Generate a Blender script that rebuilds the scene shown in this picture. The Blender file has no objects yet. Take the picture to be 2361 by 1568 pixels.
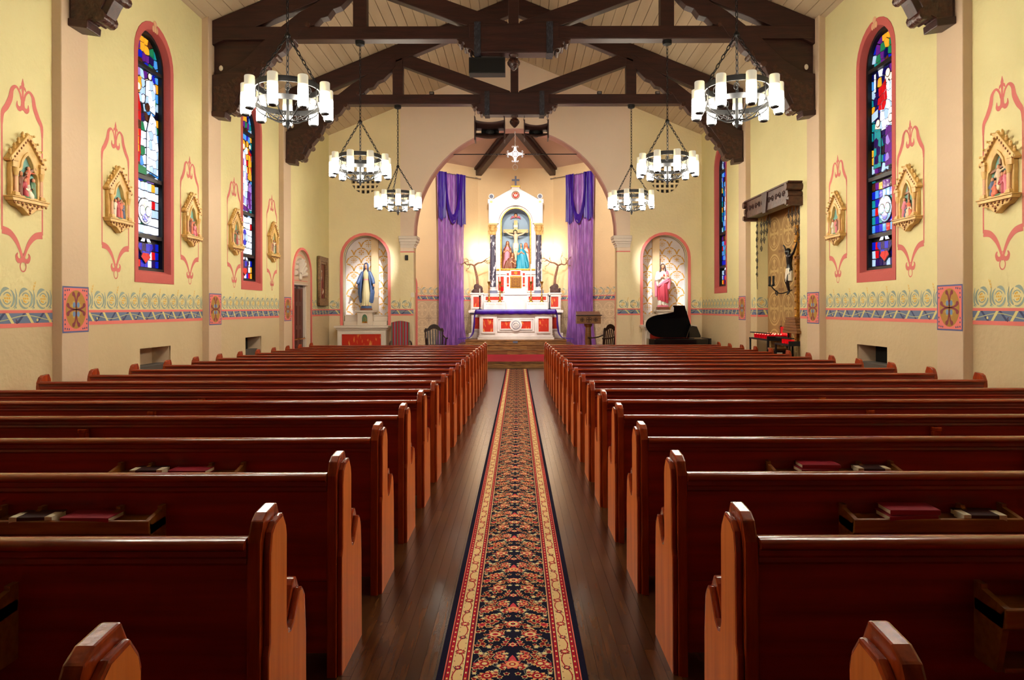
import bpy, bmesh, math, random
from math import sin, cos, pi, radians, sqrt, atan2
from mathutils import Vector, Matrix
random.seed(7)
SC = bpy.context.scene
COLL = SC.collection

# ---------------------------------------------------------------- camera
F = 1650.0                       # focal length in pixels of the 2361 x 1568 frame
CX, CY = 1193.0, 711.5           # vanishing point of the nave
CAMX, EYE = 0.055, 1.6
cd = bpy.data.cameras.new('camera')
cam = bpy.data.objects.new('camera', cd)
COLL.objects.link(cam)
cd.sensor_fit = 'HORIZONTAL'; cd.sensor_width = 36.0
cd.lens = F / 2361.0 * 36.0
cd.shift_x = -(CX - 1180.5) / 2361.0
cd.shift_y = -(784.0 - CY) / 2361.0
cd.clip_start = 0.05; cd.clip_end = 100
cam.location = (CAMX, 0, EYE)
cam.rotation_euler = (Matrix.Rotation(pi/2, 3, 'X') @ Matrix.Rotation(-0.0022, 3, 'Z')).to_euler()
SC.camera = cam

# ---------------------------------------------------------------- world, exposure
w = bpy.data.worlds.new('world'); SC.world = w; w.use_nodes = True
w.node_tree.nodes['Background'].inputs[0].default_value = (0.75, 0.85, 1, 1)
w.node_tree.nodes['Background'].inputs[1].default_value = 0.6
SC.view_settings.view_transform = 'Standard'
SC.view_settings.look = 'None'
SC.view_settings.gamma = 1.0
SC.view_settings.use_curve_mapping = False
SC.view_settings.exposure = 0.0

def light(name, kind, loc, energy, col=(1, .86, .68), size=.1, target=None, spot=60, blend=.6):
    l = bpy.data.lights.new(name, kind); l.energy = energy; l.color = col
    if kind == 'AREA': l.size = size
    else: l.shadow_soft_size = size
    if kind == 'SPOT': l.spot_size = radians(spot); l.spot_blend = blend
    o = bpy.data.objects.new(name, l); COLL.objects.link(o); o.location = loc
    if target is not None:
        o.rotation_euler = (Vector(target) - Vector(loc)).to_track_quat('-Z', 'Y').to_euler()
    return o
LAMP = 135.0                      # emission of the candle lamps
# floodlights behind the altar columns, spots inside the chancel arch, spots over the side niches, added fill in the chancel
for s in (-1, 1):
    light('altar_floodlight', 'POINT', (s*1.17, 26.45, 3.75), 40, (1, .84, .62), .06)
    light('arch_spot', 'SPOT', (s*1.9, 20.9, 5.6), 720, (1, .93, .86), .1, (s*.2, 25.9, 2.4), 42)
    light('niche_spot', 'SPOT', (s*1.9, 16.30, 6.10), 2700, (.95, .96, 1), .05, (s*4.21, 20.35, 2.30), 16, .9)
    light('chancel_fill_spot', 'SPOT', (s*.7, 21.0, 6.0), 800, (1, .93, .82), .15, (s*2.5, 25.4, 3.4), 96)  # unseen fill lamps added to brighten the chancel walls

light('cross_spot', 'SPOT', (0, 17.2, 6.25), 520, (1, .97, 1), .03, (0, 20.12, 5.93), 9, .4)

# ---------------------------------------------------------------- helpers
def C(r, g, b):
    f = lambda c: (c/255/12.92) if c/255 <= .04045 else ((c/255 + .055)/1.055)**2.4
    return (f(r), f(g), f(b), 1.0)

def nd(nt, t, **kw):
    n = nt.nodes.new(t)
    for k, v in kw.items(): setattr(n, k, v)
    return n

def mat(name, col, rough=.6, col2=None, scale=4.0, stretch=(1, 1, 1), bump=0.0, bscale=None, metal=0.0,
        spec=.5, coat=0.0, attr=False, detail=3.0, lo=.35, hi=.7, emit=None, estr=0.0, trans=0.0, alpha=1.0, dist=.02):
    m = bpy.data.materials.new(name); m.use_nodes = True
    nt = m.node_tree; P = nt.nodes['Principled BSDF']
    P.inputs['Roughness'].default_value = rough
    P.inputs['Metallic'].default_value = metal
    P.inputs['Specular IOR Level'].default_value = spec
    P.inputs['Coat Weight'].default_value = coat
    P.inputs['Coat Roughness'].default_value = .12
    P.inputs['Base Color'].default_value = col
    src = None
    if attr:
        a = nd(nt, 'ShaderNodeAttribute', attribute_name='Col'); src = a.outputs['Color']
        nt.links.new(src, P.inputs['Base Color'])
    tc = nd(nt, 'ShaderNodeTexCoord')
    mp = nd(nt, 'ShaderNodeMapping'); mp.inputs['Scale'].default_value = stretch
    nt.links.new(tc.outputs['Object'], mp.inputs['Vector'])
    if col2 is not None:
        nz = nd(nt, 'ShaderNodeTexNoise'); nz.inputs['Scale'].default_value = scale; nz.inputs['Detail'].default_value = detail
        nt.links.new(mp.outputs[0], nz.inputs['Vector'])
        mr = nd(nt, 'ShaderNodeMapRange'); mr.inputs[1].default_value = lo; mr.inputs[2].default_value = hi
        nt.links.new(nz.outputs['Fac'], mr.inputs[0])
        mx = nd(nt, 'ShaderNodeMix', data_type='RGBA')
        if src: nt.links.new(src, mx.inputs[6])
        else: mx.inputs[6].default_value = col
        mx.inputs[7].default_value = col2
        nt.links.new(mr.outputs[0], mx.inputs[0])
        nt.links.new(mx.outputs[2], P.inputs['Base Color'])
    if bump:
        n2 = nd(nt, 'ShaderNodeTexNoise'); n2.inputs['Scale'].default_value = bscale or scale*4; n2.inputs['Detail'].default_value = 4
        nt.links.new(mp.outputs[0], n2.inputs['Vector'])
        b = nd(nt, 'ShaderNodeBump'); b.inputs['Strength'].default_value = bump; b.inputs['Distance'].default_value = dist
        nt.links.new(n2.outputs['Fac'], b.inputs['Height'])
        nt.links.new(b.outputs[0], P.inputs['Normal'])
    if emit:
        P.inputs['Emission Color'].default_value = emit; P.inputs['Emission Strength'].default_value = estr
    if trans: P.inputs['Transmission Weight'].default_value = trans
    if alpha < 1: P.inputs['Alpha'].default_value = alpha
    return m

def wall_mat(name, up, lowc, zsplit):
    m = mat(name, up, .85, bump=.22, bscale=16, dist=.03)
    nt = m.node_tree; P = nt.nodes['Principled BSDF']
    g = nd(nt, 'ShaderNodeNewGeometry'); sx = nd(nt, 'ShaderNodeSeparateXYZ')
    nt.links.new(g.outputs['Position'], sx.inputs[0])
    gt = nd(nt, 'ShaderNodeMath', operation='GREATER_THAN'); gt.inputs[1].default_value = zsplit
    nt.links.new(sx.outputs['Z'], gt.inputs[0])
    mx = nd(nt, 'ShaderNodeMix', data_type='RGBA'); mx.inputs[6].default_value = lowc; mx.inputs[7].default_value = up
    nt.links.new(gt.outputs[0], mx.inputs[0])
    nz = nd(nt, 'ShaderNodeTexNoise'); nz.inputs['Scale'].default_value = 1.3; nz.inputs['Detail'].default_value = 4
    nt.links.new(g.outputs['Position'], nz.inputs['Vector'])
    m2 = nd(nt, 'ShaderNodeMix', data_type='RGBA', blend_type='MULTIPLY'); m2.inputs[0].default_value = .22
    nt.links.new(mx.outputs[2], m2.inputs[6]); nt.links.new(nz.outputs['Color'], m2.inputs[7])
    m3 = nd(nt, 'ShaderNodeMix', data_type='RGBA'); m3.inputs[0].default_value = .12
    nt.links.new(mx.outputs[2], m3.inputs[6]); 
    cr = nd(nt, 'ShaderNodeHueSaturation'); nt.links.new(mx.outputs[2], cr.inputs['Color'])
    mr = nd(nt, 'ShaderNodeMapRange'); mr.inputs[3].default_value = .9; mr.inputs[4].default_value = 1.06
    nt.links.new(nz.outputs['Fac'], mr.inputs[0]); nt.links.new(mr.outputs[0], cr.inputs['Value'])
    nt.links.new(cr.outputs[0], P.inputs['Base Color'])
    return m

M = {}
M['wall'] = wall_mat('plaster_wall', C(228, 217, 160), C(208, 186, 146), 1.5)
M['wallback'] = wall_mat('plaster_wall_end', C(243, 226, 178), C(226, 204, 166), 1.5)
M['cream'] = mat('plaster_cream', C(236, 214, 190), .85, bump=.1, bscale=30)
M['apse'] = mat('plaster_apse', C(236, 206, 158), .85, bump=.1, bscale=30)
M['apselow'] = mat('plaster_apse_low', C(198, 172, 138), .85)
M['pil'] = mat('plaster_pilaster', C(208, 182, 152), .85, bump=.16, bscale=18)
M['soffit'] = mat('soffit_pink', C(206, 158, 148), .8)
M['rose'] = mat('plaster_rose', C(196, 92, 86), .8, bump=.12, bscale=30)
M['pink'] = mat('paint_pink', C(232, 124, 116), .75)
M['paint'] = mat('stencil_paint', C(200, 200, 200), .8, attr=True)
M['ceil'] = mat('ceiling_board_paint', C(192, 172, 142), .7, col2=C(178, 156, 126), scale=.8, stretch=(4, .3, 4))
M['ceilgap'] = mat('ceiling_gap', C(70, 52, 36), .9)
M['chceil'] = mat('chancel_ceiling_paint', C(190, 158, 138), .75)
M['beam'] = mat('dark_beam', C(62, 29, 24), .42, col2=C(36, 15, 14), scale=3, stretch=(.6, 6, 6), bump=.15, bscale=9, lo=.3, hi=.75)
M['carve'] = mat('carved_beam', C(70, 36, 26), .3, col2=C(40, 19, 15), scale=14, bump=.8, bscale=11, dist=.04)
M['iron'] = mat('black_iron', C(38, 38, 40), .45, metal=.6)
M['strap'] = mat('strap_iron', C(26, 27, 36), .6, col2=C(60, 60, 74), scale=18, stretch=(6, 1, 1), lo=.5, hi=.62)
M['pew'] = mat('pew_mahogany', C(156, 54, 14), .22, col2=C(112, 28, 6), scale=5, stretch=(.5, 9, 9), bump=.05, bscale=8, lo=.3, hi=.75, coat=.3)
M['pewback'] = mat('pew_back_board', C(156, 33, 6), .36, col2=C(96, 15, 3), scale=2.2, stretch=(.5, 6, 9), bump=.04, bscale=8, lo=.3, hi=.8, coat=.15)
M['pewface'] = mat('pew_end_face', C(236, 132, 58), .45, col2=C(208, 104, 40), scale=3.5, stretch=(8, 8, .5), bump=.05, bscale=6, lo=.3, hi=.7, spec=.35)
M['pewend'] = mat('pew_end_wood', C(176, 66, 18), .26, col2=C(120, 34, 8), scale=5, stretch=(7, 7, .8), bump=.05, bscale=8, lo=.3, hi=.75, coat=.35)
M['oak'] = mat('rack_oak', C(150, 92, 36), .4, col2=C(120, 66, 22), scale=5, stretch=(1, 8, 8))
M['floor'] = mat('floor_oak', C(84, 48, 24), .26, col2=C(54, 28, 14), scale=2.2, stretch=(14, 1.2, 1), bump=.04, bscale=3, lo=.3, hi=.75, spec=.4)
for i, (a, b) in enumerate((((96, 56, 28), (64, 34, 16)), ((78, 42, 20), (52, 26, 12)), ((94, 55, 27), (68, 38, 18)))):
    M['plank%d' % i] = mat('floor_plank_%s' % 'abc'[i], C(*a), .27, col2=C(*b), scale=3, stretch=(12, 1.2, 1), lo=.3, hi=.75, spec=.4)
M['step'] = mat('altar_step_wood', C(176, 124, 66), .38, col2=C(96, 58, 28), scale=4, stretch=(.9, 3, 7), lo=.3, hi=.72)
M['redcarpet'] = mat('red_carpet', C(196, 22, 62), .9, bump=.3, bscale=200)
M['marble'] = mat('white_marble', C(228, 218, 214), .32, col2=C(208, 196, 194), scale=3, detail=6, lo=.45, hi=.75)
M['trimwhite'] = mat('painted_white', C(222, 208, 192), .5)
M['redmarble'] = mat('red_marble', C(196, 50, 34), .25, col2=C(238, 170, 80), scale=5, detail=8, lo=.57, hi=.72, stretch=(2.6, 2.6, .9))
M['darkmarble'] = mat('dark_marble', C(70, 66, 82), .25, col2=C(226, 220, 226), scale=8, detail=8, lo=.55, hi=.64, stretch=(1.6, 1.6, .7))
M['bluegrey'] = mat('blue_grey_paint', C(106, 112, 138), .5)
M['niche'] = mat('niche_blue', C(158, 178, 196), .8)
M['gold'] = mat('gilt', C(214, 160, 66), .34, col2=C(150, 98, 34), scale=20, metal=.75)
M['brass'] = mat('brass', C(190, 146, 62), .25, metal=.9)
M['copper'] = mat('bronze', C(140, 92, 54), .35, metal=.7)
M['ochre'] = mat('gilded_plaster', C(232, 194, 122), .45, col2=C(208, 164, 88), scale=9, bump=.15, bscale=30)
M['rosecol'] = mat('rose_plaster', C(228, 174, 132), .5)
M['teal'] = mat('station_teal', C(128, 182, 172), .8)
M['skin'] = mat('painted_skin', C(216, 150, 112), .5)
M['paleskin'] = mat('painted_pale_skin', C(232, 202, 164), .5)
M['blackskin'] = mat('black_corpus', C(20, 20, 24), .25)
M['hair'] = mat('painted_hair', C(64, 38, 26), .6)
M['clothwhite'] = mat('painted_cloth_white', C(226, 218, 196), .6)
M['clothcream'] = mat('painted_cloth_cream', C(184, 168, 122), .55)
M['clothblue'] = mat('painted_cloth_blue', C(66, 86, 122), .5)
M['clothteal'] = mat('painted_cloth_teal', C(30, 140, 168), .45)
M['clothred'] = mat('painted_cloth_red', C(184, 58, 72), .45)
M['clothpink'] = mat('painted_cloth_pink', C(224, 122, 140), .5)
M['clothbrown'] = mat('painted_cloth_brown', C(122, 66, 38), .5)
M['clothorange'] = mat('painted_cloth_orange', C(222, 112, 78), .5)
M['clothgreen'] = mat('painted_cloth_green', C(86, 126, 92), .5)
M['purple'] = mat('purple_satin', C(62, 18, 150), .38, col2=C(42, 8, 116), scale=5, stretch=(1, 1, .3))
M['sheer'] = mat('sheer_purple', C(124, 62, 172), .4, col2=C(176, 108, 220), scale=7, stretch=(3, 3, .35), alpha=.74, lo=.42, hi=.68)
M['silver'] = mat('white_wrought_iron', C(240, 236, 240), .4)
M['steel'] = mat('steel', C(150, 150, 158), .3, metal=.9)
M['black'] = mat('piano_black', C(6, 6, 10), .18, coat=.4)
M['blackbox'] = mat('matt_black', C(5, 5, 6), .6)
M['horn'] = mat('speaker_brown', C(58, 34, 30), .5)
M['dkwood'] = mat('dark_chair_wood', C(52, 26, 22), .35, col2=C(34, 16, 16), scale=8, stretch=(4, 4, .6))
M['ltwood'] = mat('lectern_oak', C(140, 92, 44), .4, col2=C(108, 66, 30), scale=6, stretch=(.6, 5, 6))
M['bark'] = mat('bark', C(150, 104, 84), .8, col2=C(110, 70, 54), scale=20, bump=.4, bscale=40)
M['rock'] = mat('root_stump', C(92, 66, 62), .85, col2=C(64, 42, 40), scale=14, bump=.8, bscale=20)
M['candle'] = mat('wax', C(240, 228, 206), .5)
M['came'] = mat('lead_came', C(10, 10, 14), .5)
M['dwood'] = mat('door_wood', C(92, 26, 18), .4, col2=C(66, 16, 12), scale=5, stretch=(6, 6, .6))
M['frieze'] = mat('hood_wood', C(84, 48, 32), .4, col2=C(52, 28, 20), scale=10, bump=.5, bscale=16)
M['tanstencil'] = mat('alcove_tan', C(160, 124, 74), .85)
M['ventdark'] = mat('vent_grey', C(74, 66, 58), .8)
M['redbook'] = mat('red_book_cloth', C(146, 12, 40), .5)
M['page'] = mat('book_page', C(222, 208, 182), .8)
M['bookcover'] = mat('missal_cover', C(50, 14, 16), .45)
M['dark'] = mat('void_dark', C(8, 7, 8), .9)
M['rug'] = mat('rug_pile', C(20, 16, 40), .95, attr=True, bump=.35, bscale=260, dist=.004, spec=.1)
M['pad'] = mat('kneeler_pad', C(60, 22, 14), .5)

def lamp_mat():
    m = bpy.data.materials.new('candle_lamp_glass'); m.use_nodes = True
    nt = m.node_tree; P = nt.nodes['Principled BSDF']
    P.inputs['Base Color'].default_value = C(150, 138, 96); P.inputs['Roughness'].default_value = .5
    tc = nd(nt, 'ShaderNodeTexCoord'); sx = nd(nt, 'ShaderNodeSeparateXYZ')
    nt.links.new(tc.outputs['Generated'], sx.inputs[0])
    mr = nd(nt, 'ShaderNodeMapRange'); mr.inputs[1].default_value = .05; mr.inputs[2].default_value = .72
    mr.inputs[3].default_value = 1.0; mr.inputs[4].default_value = 0.0; mr.interpolation_type = 'SMOOTHSTEP'
    nt.links.new(sx.outputs['Z'], mr.inputs[0])
    ma = nd(nt, 'ShaderNodeMath', operation='MULTIPLY_ADD'); ma.inputs[1].default_value = LAMP; ma.inputs[2].default_value = .45
    nt.links.new(mr.outputs[0], ma.inputs[0]); nt.links.new(ma.outputs[0], P.inputs['Emission Strength'])
    P.inputs['Emission Color'].default_value = (1, .92, .76, 1)
    return m
M['lamp'] = lamp_mat()

GLASS = {}
def glass(key):
    if key in GLASS: return GLASS[key]
    cols = {'blue': (10, 30, 190), 'deep': (6, 8, 90), 'sky': (70, 150, 235), 'white': (225, 235, 255), 'pale': (170, 205, 240),
            'red': (190, 10, 20), 'gold': (230, 165, 40), 'green': (20, 120, 80), 'purple': (90, 30, 130), 'teal': (20, 140, 150),
            'brown': (80, 40, 25), 'skin': (240, 215, 200), 'lilac': (150, 120, 210), 'dark': (12, 10, 40)}
    st = {'white': .85, 'pale': .6, 'sky': .6, 'skin': .95, 'gold': .65, 'dark': .2, 'deep': .4, 'brown': .3}.get(key, .55)
    c = C(*cols[key])
    m = mat('stained_glass_' + key, c, .15, emit=c, estr=st, bump=.2, bscale=25)
    GLASS[key] = m
    return m

# -- mesh building
class MB:
    def __init__(s): s.v = []; s.f = []; s.c = []; s.col = None
    def add(s, vs, fs):
        o = len(s.v); s.v += [tuple(v) for v in vs]
        for f in fs: s.f.append([o + i for i in f]); s.c.append(s.col)
    def box(s, x0, x1, y0, y1, z0, z1):
        v = [(x, y, z) for z in (z0, z1) for y in (y0, y1) for x in (x0, x1)]
        s.add(v, [(0, 2, 3, 1), (4, 5, 7, 6), (0, 1, 5, 4), (2, 6, 7, 3), (0, 4, 6, 2), (1, 3, 7, 5)])
    def prism(s, poly, a, b, ax='y'):
        n = len(poly)
        f = {'x': lambda p, t: (t, p[0], p[1]), 'y': lambda p, t: (p[0], t, p[1]), 'z': lambda p, t: (p[0], p[1], t)}[ax]
        s.add([f(p, a) for p in poly] + [f(p, b) for p in poly],
              [list(range(n)), list(range(2*n - 1, n - 1, -1))] + [(i, n + i, n + (i+1) % n, (i+1) % n) for i in range(n)])
    def bar(s, p, q, w, h, up=(0, 0, 1)):
        p = Vector(p); q = Vector(q); d = (q - p).normalized(); u = Vector(up)
        if abs(d.dot(u)) > .98: u = Vector((0, 1, 0))
        r = d.cross(u).normalized(); u = r.cross(d)
        vs = [e + r*a*w/2 + u*b*h/2 for e in (p, q) for a, b in ((-1, -1), (1, -1), (1, 1), (-1, 1))]
        s.add(vs, [(3, 2, 1, 0), (4, 5, 6, 7), (0, 1, 5, 4), (1, 2, 6, 5), (2, 3, 7, 6), (3, 0, 4, 7)])
    def tube(s, pts, r, n=6, closed=False):
        pts = [Vector(p) for p in pts]; m = len(pts)
        rs = r if isinstance(r, (list, tuple)) else [r]*m
        rings = []; prev = None
        for i, p in enumerate(pts):
            if closed: t = pts[(i+1) % m] - pts[i-1]
            else: t = pts[min(i+1, m-1)] - pts[max(i-1, 0)]
            t.normalize()
            if prev is None:
                a = Vector((0, 0, 1)) if abs(t.z) < .9 else Vector((1, 0, 0)); u = t.cross(a).normalized()
            else:
                u = prev - t*prev.dot(t)
                u = u.normalized() if u.length > 1e-6 else t.orthogonal().normalized()
            prev = u; w_ = t.cross(u)
            rings.append([p + (u*cos(2*pi*k/n) + w_*sin(2*pi*k/n))*rs[i] for k in range(n)])
        vs = [v for rg in rings for v in rg]; fs = []
        for i in range(m if closed else m - 1):
            j = (i+1) % m
            fs += [(i*n + k, i*n + (k+1) % n, j*n + (k+1) % n, j*n + k) for k in range(n)]
        if not closed: fs += [list(range(n))[::-1], [(m-1)*n + k for k in range(n)]]
        s.add(vs, fs)
    def lathe(s, prof, c=(0, 0, 0), n=16, sx=1, sy=1, fold=None):
        m = len(prof); vs = []
        for i, (r, z) in enumerate(prof):
            for k in range(n):
                a = 2*pi*k/n; rr = r*(fold(a, z) if fold else 1)
                vs.append((c[0] + rr*cos(a)*sx, c[1] + rr*sin(a)*sy, c[2] + z))
        fs = [(i*n + k, i*n + (k+1) % n, (i+1)*n + (k+1) % n, (i+1)*n + k) for i in range(m-1) for k in range(n)]
        fs += [list(range(n))[::-1], [(m-1)*n + k for k in range(n)]]
        s.add(vs, fs)
    def ell(s, c, r, n=10, m=6):
        if not isinstance(r, (list, tuple)): r = (r, r, r)
        vs = [(c[0], c[1], c[2] - r[2])]
        for i in range(1, m):
            t = -pi/2 + pi*i/m
            vs += [(c[0] + r[0]*cos(t)*cos(2*pi*k/n), c[1] + r[1]*cos(t)*sin(2*pi*k/n), c[2] + r[2]*sin(t)) for k in range(n)]
        vs.append((c[0], c[1], c[2] + r[2])); L = len(vs) - 1
        fs = [(0, 1 + (k+1) % n, 1 + k) for k in range(n)]
        fs += [(1 + i*n + k, 1 + i*n + (k+1) % n, 1 + (i+1)*n + (k+1) % n, 1 + (i+1)*n + k) for i in range(m-2) for k in range(n)]
        fs += [(L, 1 + (m-2)*n + k, 1 + (m-2)*n + (k+1) % n) for k in range(n)]
        s.add(vs, fs)
    # flat paint: 2D points mapped on a plane by fn(u, v, layer)
    def poly(s, pts, fn, lay=0): s.add([fn(u, v, lay) for u, v in pts], [list(range(len(pts)))])
    def disc(s, c, r, fn, lay=0, n=14, ry=None):
        s.poly([(c[0] + r*cos(2*pi*k/n), c[1] + (ry or r)*sin(2*pi*k/n)) for k in range(n)], fn, lay)
    def rect(s, u0, u1, v0, v1, fn, lay=0): s.poly([(u0, v0), (u1, v0), (u1, v1), (u0, v1)], fn, lay)
    def ribbon(s, pts, w, fn, lay=0, closed=False):
        m = len(pts); L = []; R = []
        ws = w if isinstance(w, (list, tuple)) else [w]*m
        for i, p in enumerate(pts):
            a = pts[i-1] if (closed or i > 0) else pts[0]; b = pts[(i+1) % m] if (closed or i < m-1) else pts[-1]
            dx, dy = b[0]-a[0], b[1]-a[1]; l = math.hypot(dx, dy) or 1
            nx, ny = -dy/l*ws[i]/2, dx/l*ws[i]/2
            L.append((p[0]+nx, p[1]+ny)); R.append((p[0]-nx, p[1]-ny))
        vs = [fn(u, v, lay) for u, v in L + R]
        s.add(vs, [(i, m + i, m + (i+1) % m, (i+1) % m) for i in range(m if closed else m - 1)])
    def build(s, name, m, parent=None, smooth=False, kind=None, local=False, ang=40):
        v = s.v
        if parent is not None and not local:
            o = Vector((0, 0, 0)); q = parent
            while q is not None: o += q.location; q = q.parent
            v = [(a - o.x, b - o.y, c - o.z) for a, b, c in v]
        me = bpy.data.meshes.new(name); me.from_pydata(v, [], s.f); 
        return fin(me, name, m, parent, smooth, kind, s.c, ang)

def fin(me, name, m, parent=None, smooth=False, kind=None, cols=None, ang=40):
    if m is not None: me.materials.append(M[m] if isinstance(m, str) else m)
    if cols and any(c is not None for c in cols):
        a = me.color_attributes.new('Col', 'FLOAT_COLOR', 'CORNER'); data = []
        for p, c in zip(me.polygons, cols): data += list(c or (1, 1, 1, 1))*p.loop_total
        a.data.foreach_set('color', data)
    if smooth:
        me.polygons.foreach_set('use_smooth', [True]*len(me.polygons))
        me.set_sharp_from_angle(angle=radians(ang))
    me.update()
    o = bpy.data.objects.new(name, me); COLL.objects.link(o)
    if parent is not None: o.parent = parent
    if kind: o['kind'] = kind
    return o

def rebev(o, w=.004, seg=2, ang=35):
    """bake a bevel into a mesh object"""
    bm = bmesh.new(); bm.from_mesh(o.data)
    es = [e for e in bm.edges if len(e.link_faces) == 2 and e.calc_face_angle(0) > radians(ang)]
    bmesh.ops.bevel(bm, geom=es, offset=w, segments=seg, profile=.6, affect='EDGES', clamp_overlap=True)
    bm.to_mesh(o.data); bm.free(); o.data.update(); return o

def slab(loops, t, bev=0.0, res=2):
    """flat plate with holes in XY, thickness along Z; returns a mesh"""
    cu = bpy.data.curves.new('slab', 'CURVE'); cu.dimensions = '2D'; cu.fill_mode = 'BOTH'
    cu.extrude = t/2 - bev; cu.bevel_depth = bev; cu.bevel_resolution = res
    for lp in loops:
        sp = cu.splines.new('POLY'); sp.points.add(len(lp) - 1)
        for p, (x, y) in zip(sp.points, lp): p.co = (x, y, 0, 1)
        sp.use_cyclic_u = True
    o = bpy.data.objects.new('slab', cu); COLL.objects.link(o)
    dg = bpy.context.evaluated_depsgraph_get()
    me = bpy.data.meshes.new_from_object(o.evaluated_get(dg), depsgraph=dg)
    bpy.data.objects.remove(o); bpy.data.curves.remove(cu)
    return me

def plate(name, loops, t, m, parent, org, u, v, bev=0.0, kind=None, smooth=False, mid=0.0):
    """slab placed with axes u, v; thickness runs along u x v, centred on mid"""
    me = slab(loops, t, bev); u = Vector(u); v = Vector(v); n = u.cross(v); o = Vector(org)
    off = Vector((0, 0, 0)); q = parent
    while q is not None: off += q.location; q = q.parent
    for ve in me.vertices: ve.co = o + u*ve.co.x + v*ve.co.y + n*(ve.co.z + mid) - off
    me.materials.clear()
    for p in me.polygons: p.material_index = 0
    return fin(me, name, m, parent, smooth, kind, None, 35)

def blob(name, prims, m, parent, vox=.012, local=True):
    """one continuous body: tapered capsules and ellipsoids fused by a voxel remesh"""
    b = MB()
    for p in prims:
        if p[0] == 'e': b.ell(p[1], p[2], 12, 8)
        else:
            _, a, c, ra, rc = p
            b.tube([a, c], [ra, rc], 10); b.ell(a, ra, 10, 6); b.ell(c, rc, 10, 6)
    me = bpy.data.meshes.new(name); me.from_pydata(b.v, [], b.f)
    o = bpy.data.objects.new(name, me); COLL.objects.link(o)
    md = o.modifiers.new('r', 'REMESH'); md.mode = 'VOXEL'; md.voxel_size = vox; md.use_smooth_shade = True
    ms = o.modifiers.new('s', 'SMOOTH'); ms.iterations = 3; ms.factor = .5
    dg = bpy.context.evaluated_depsgraph_get()
    m2 = bpy.data.meshes.new_from_object(o.evaluated_get(dg), depsgraph=dg)
    bpy.data.objects.remove(o); bpy.data.meshes.remove(me)
    m2.name = name
    m2.materials.clear()
    return fin(m2, name, m, parent, True, None, None, 70)

def thing(name, label, cat, loc=(0, 0, 0), group=None, rz=0):
    o = bpy.data.objects.new(name, None); COLL.objects.link(o); o.location = loc; o.rotation_euler = (0, 0, rz)
    o.empty_display_size = .1
    o['label'] = label; o['category'] = cat
    if group: o['group'] = group
    return o
def tag(o, label, cat, group=None):
    o['label'] = label; o['category'] = cat
    if group: o['group'] = group
    return o
def struct(name, label=None):
    o = bpy.data.objects.new(name, None); COLL.objects.link(o); o['kind'] = 'structure'
    o['label'] = label or name; o['category'] = name.split('_')[0]
    return o
def S(o, label):
    o['kind'] = 'structure'; o['label'] = label; o['category'] = o.name.split('_')[0].split('.')[0]; return o
def dup(o, parent=None):
    c = o.copy(); COLL.objects.link(c); c.parent = parent
    for ch in list(o.children): dup(ch, c)
    return c
def X_(px, d): return (px - CX)*d/F + CAMX
def Z_(py, d): return EYE - (py - CY)*d/F
def floor_z(y): return .1 - .0135*min(y, 17.0)
def arc(cx, cy, r, a0, a1, n=16, ry=None):
    return [(cx + r*cos(radians(a0 + (a1-a0)*k/n)), cy + (ry or r)*sin(radians(a0 + (a1-a0)*k/n))) for k in range(n+1)]
def smooth(pts, k=5):
    """Catmull-Rom through 2D/3D points"""
    P = [Vector(p) for p in pts]; out = []
    for i in range(len(P)-1):
        a = P[max(i-1, 0)]; b = P[i]; c = P[i+1]; d = P[min(i+2, len(P)-1)]
        for j in range(k):
            t = j/k
            out.append(tuple(.5*((2*b) + (c-a)*t + (2*a-5*b+4*c-d)*t*t + (3*b-a-3*c+d)*t**3)))
    out.append(tuple(P[-1])); return out
def archloop(c, hw, z0, zs, n=14, rz=None):
    """rectangle from z0 to the spring line zs closed by a round arch"""
    return [(c - hw, z0), (c + hw, z0)] + [(c + hw*cos(pi*k/n), zs + (rz or hw)*sin(pi*k/n)) for k in range(n+1)]
# ================================================================ the setting
W = 5.21; PW = 5.10; YE = 20.0
PILY = [4.25, 8.10, 11.96, 15.81]; PILW = .505
TRY = [8.35, 12.21, 16.06]
zc = lambda x: 6.45 + .411*(W - abs(x))           # underside of the ceiling
c_blue = C(106, 122, 152); c_dkblue = C(62, 72, 110); c_pink = C(232, 124, 114); c_cream = C(218, 208, 138)
c_scroll = C(150, 166, 156); c_yel = C(226, 176, 62); c_rose = C(212, 116, 108); c_gold = C(176, 132, 58)
c_mar = C(136, 58, 68); c_ochre = C(214, 160, 72)

# floor: the nave rakes down towards the altar
b = MB(); b.prism([(-3.2, .143), (17, floor_z(17)), (20.9, floor_z(17)), (20.9, -.6), (-3.2, -.6)], -5.6, 5.6, 'x')
floor = S(b.build('floor', 'floor'), 'dark oak nave floor')
planks = []
random.seed(3)
for side in (-1, 1):
    cols = [(-.700 + i*.0575, -.700 + i*.0575 + .056) for i in range(7)] if side < 0 else [(.335 + i*.0575, .335 + i*.0575 + .056) for i in range(7)]
    for (x0, x1) in cols:
        y = 2.3 + random.random()*.4
        while y < 10.5:
            L = random.choice((.45, .6, .75, .9)); y1 = y + L
            b = MB(); z0 = floor_z(y); z1 = floor_z(y1 - .001)
            vs = [(x, yy, z + d) for d in (-.004, .0028 + random.random()*.0006) for (yy, z) in ((y, z0), (y1 - .001, z1)) for x in (x0, x1)]
            b.add(vs, [(0, 2, 3, 1), (4, 5, 7, 6), (0, 1, 5, 4), (2, 6, 7, 3), (0, 4, 6, 2), (1, 3, 7, 5)])
            if len(planks) < 296: planks.append(b.build('floor_board', 'plank%d' % random.choice((0, 0, 1, 1, 2)), floor))
            y = y1

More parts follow.
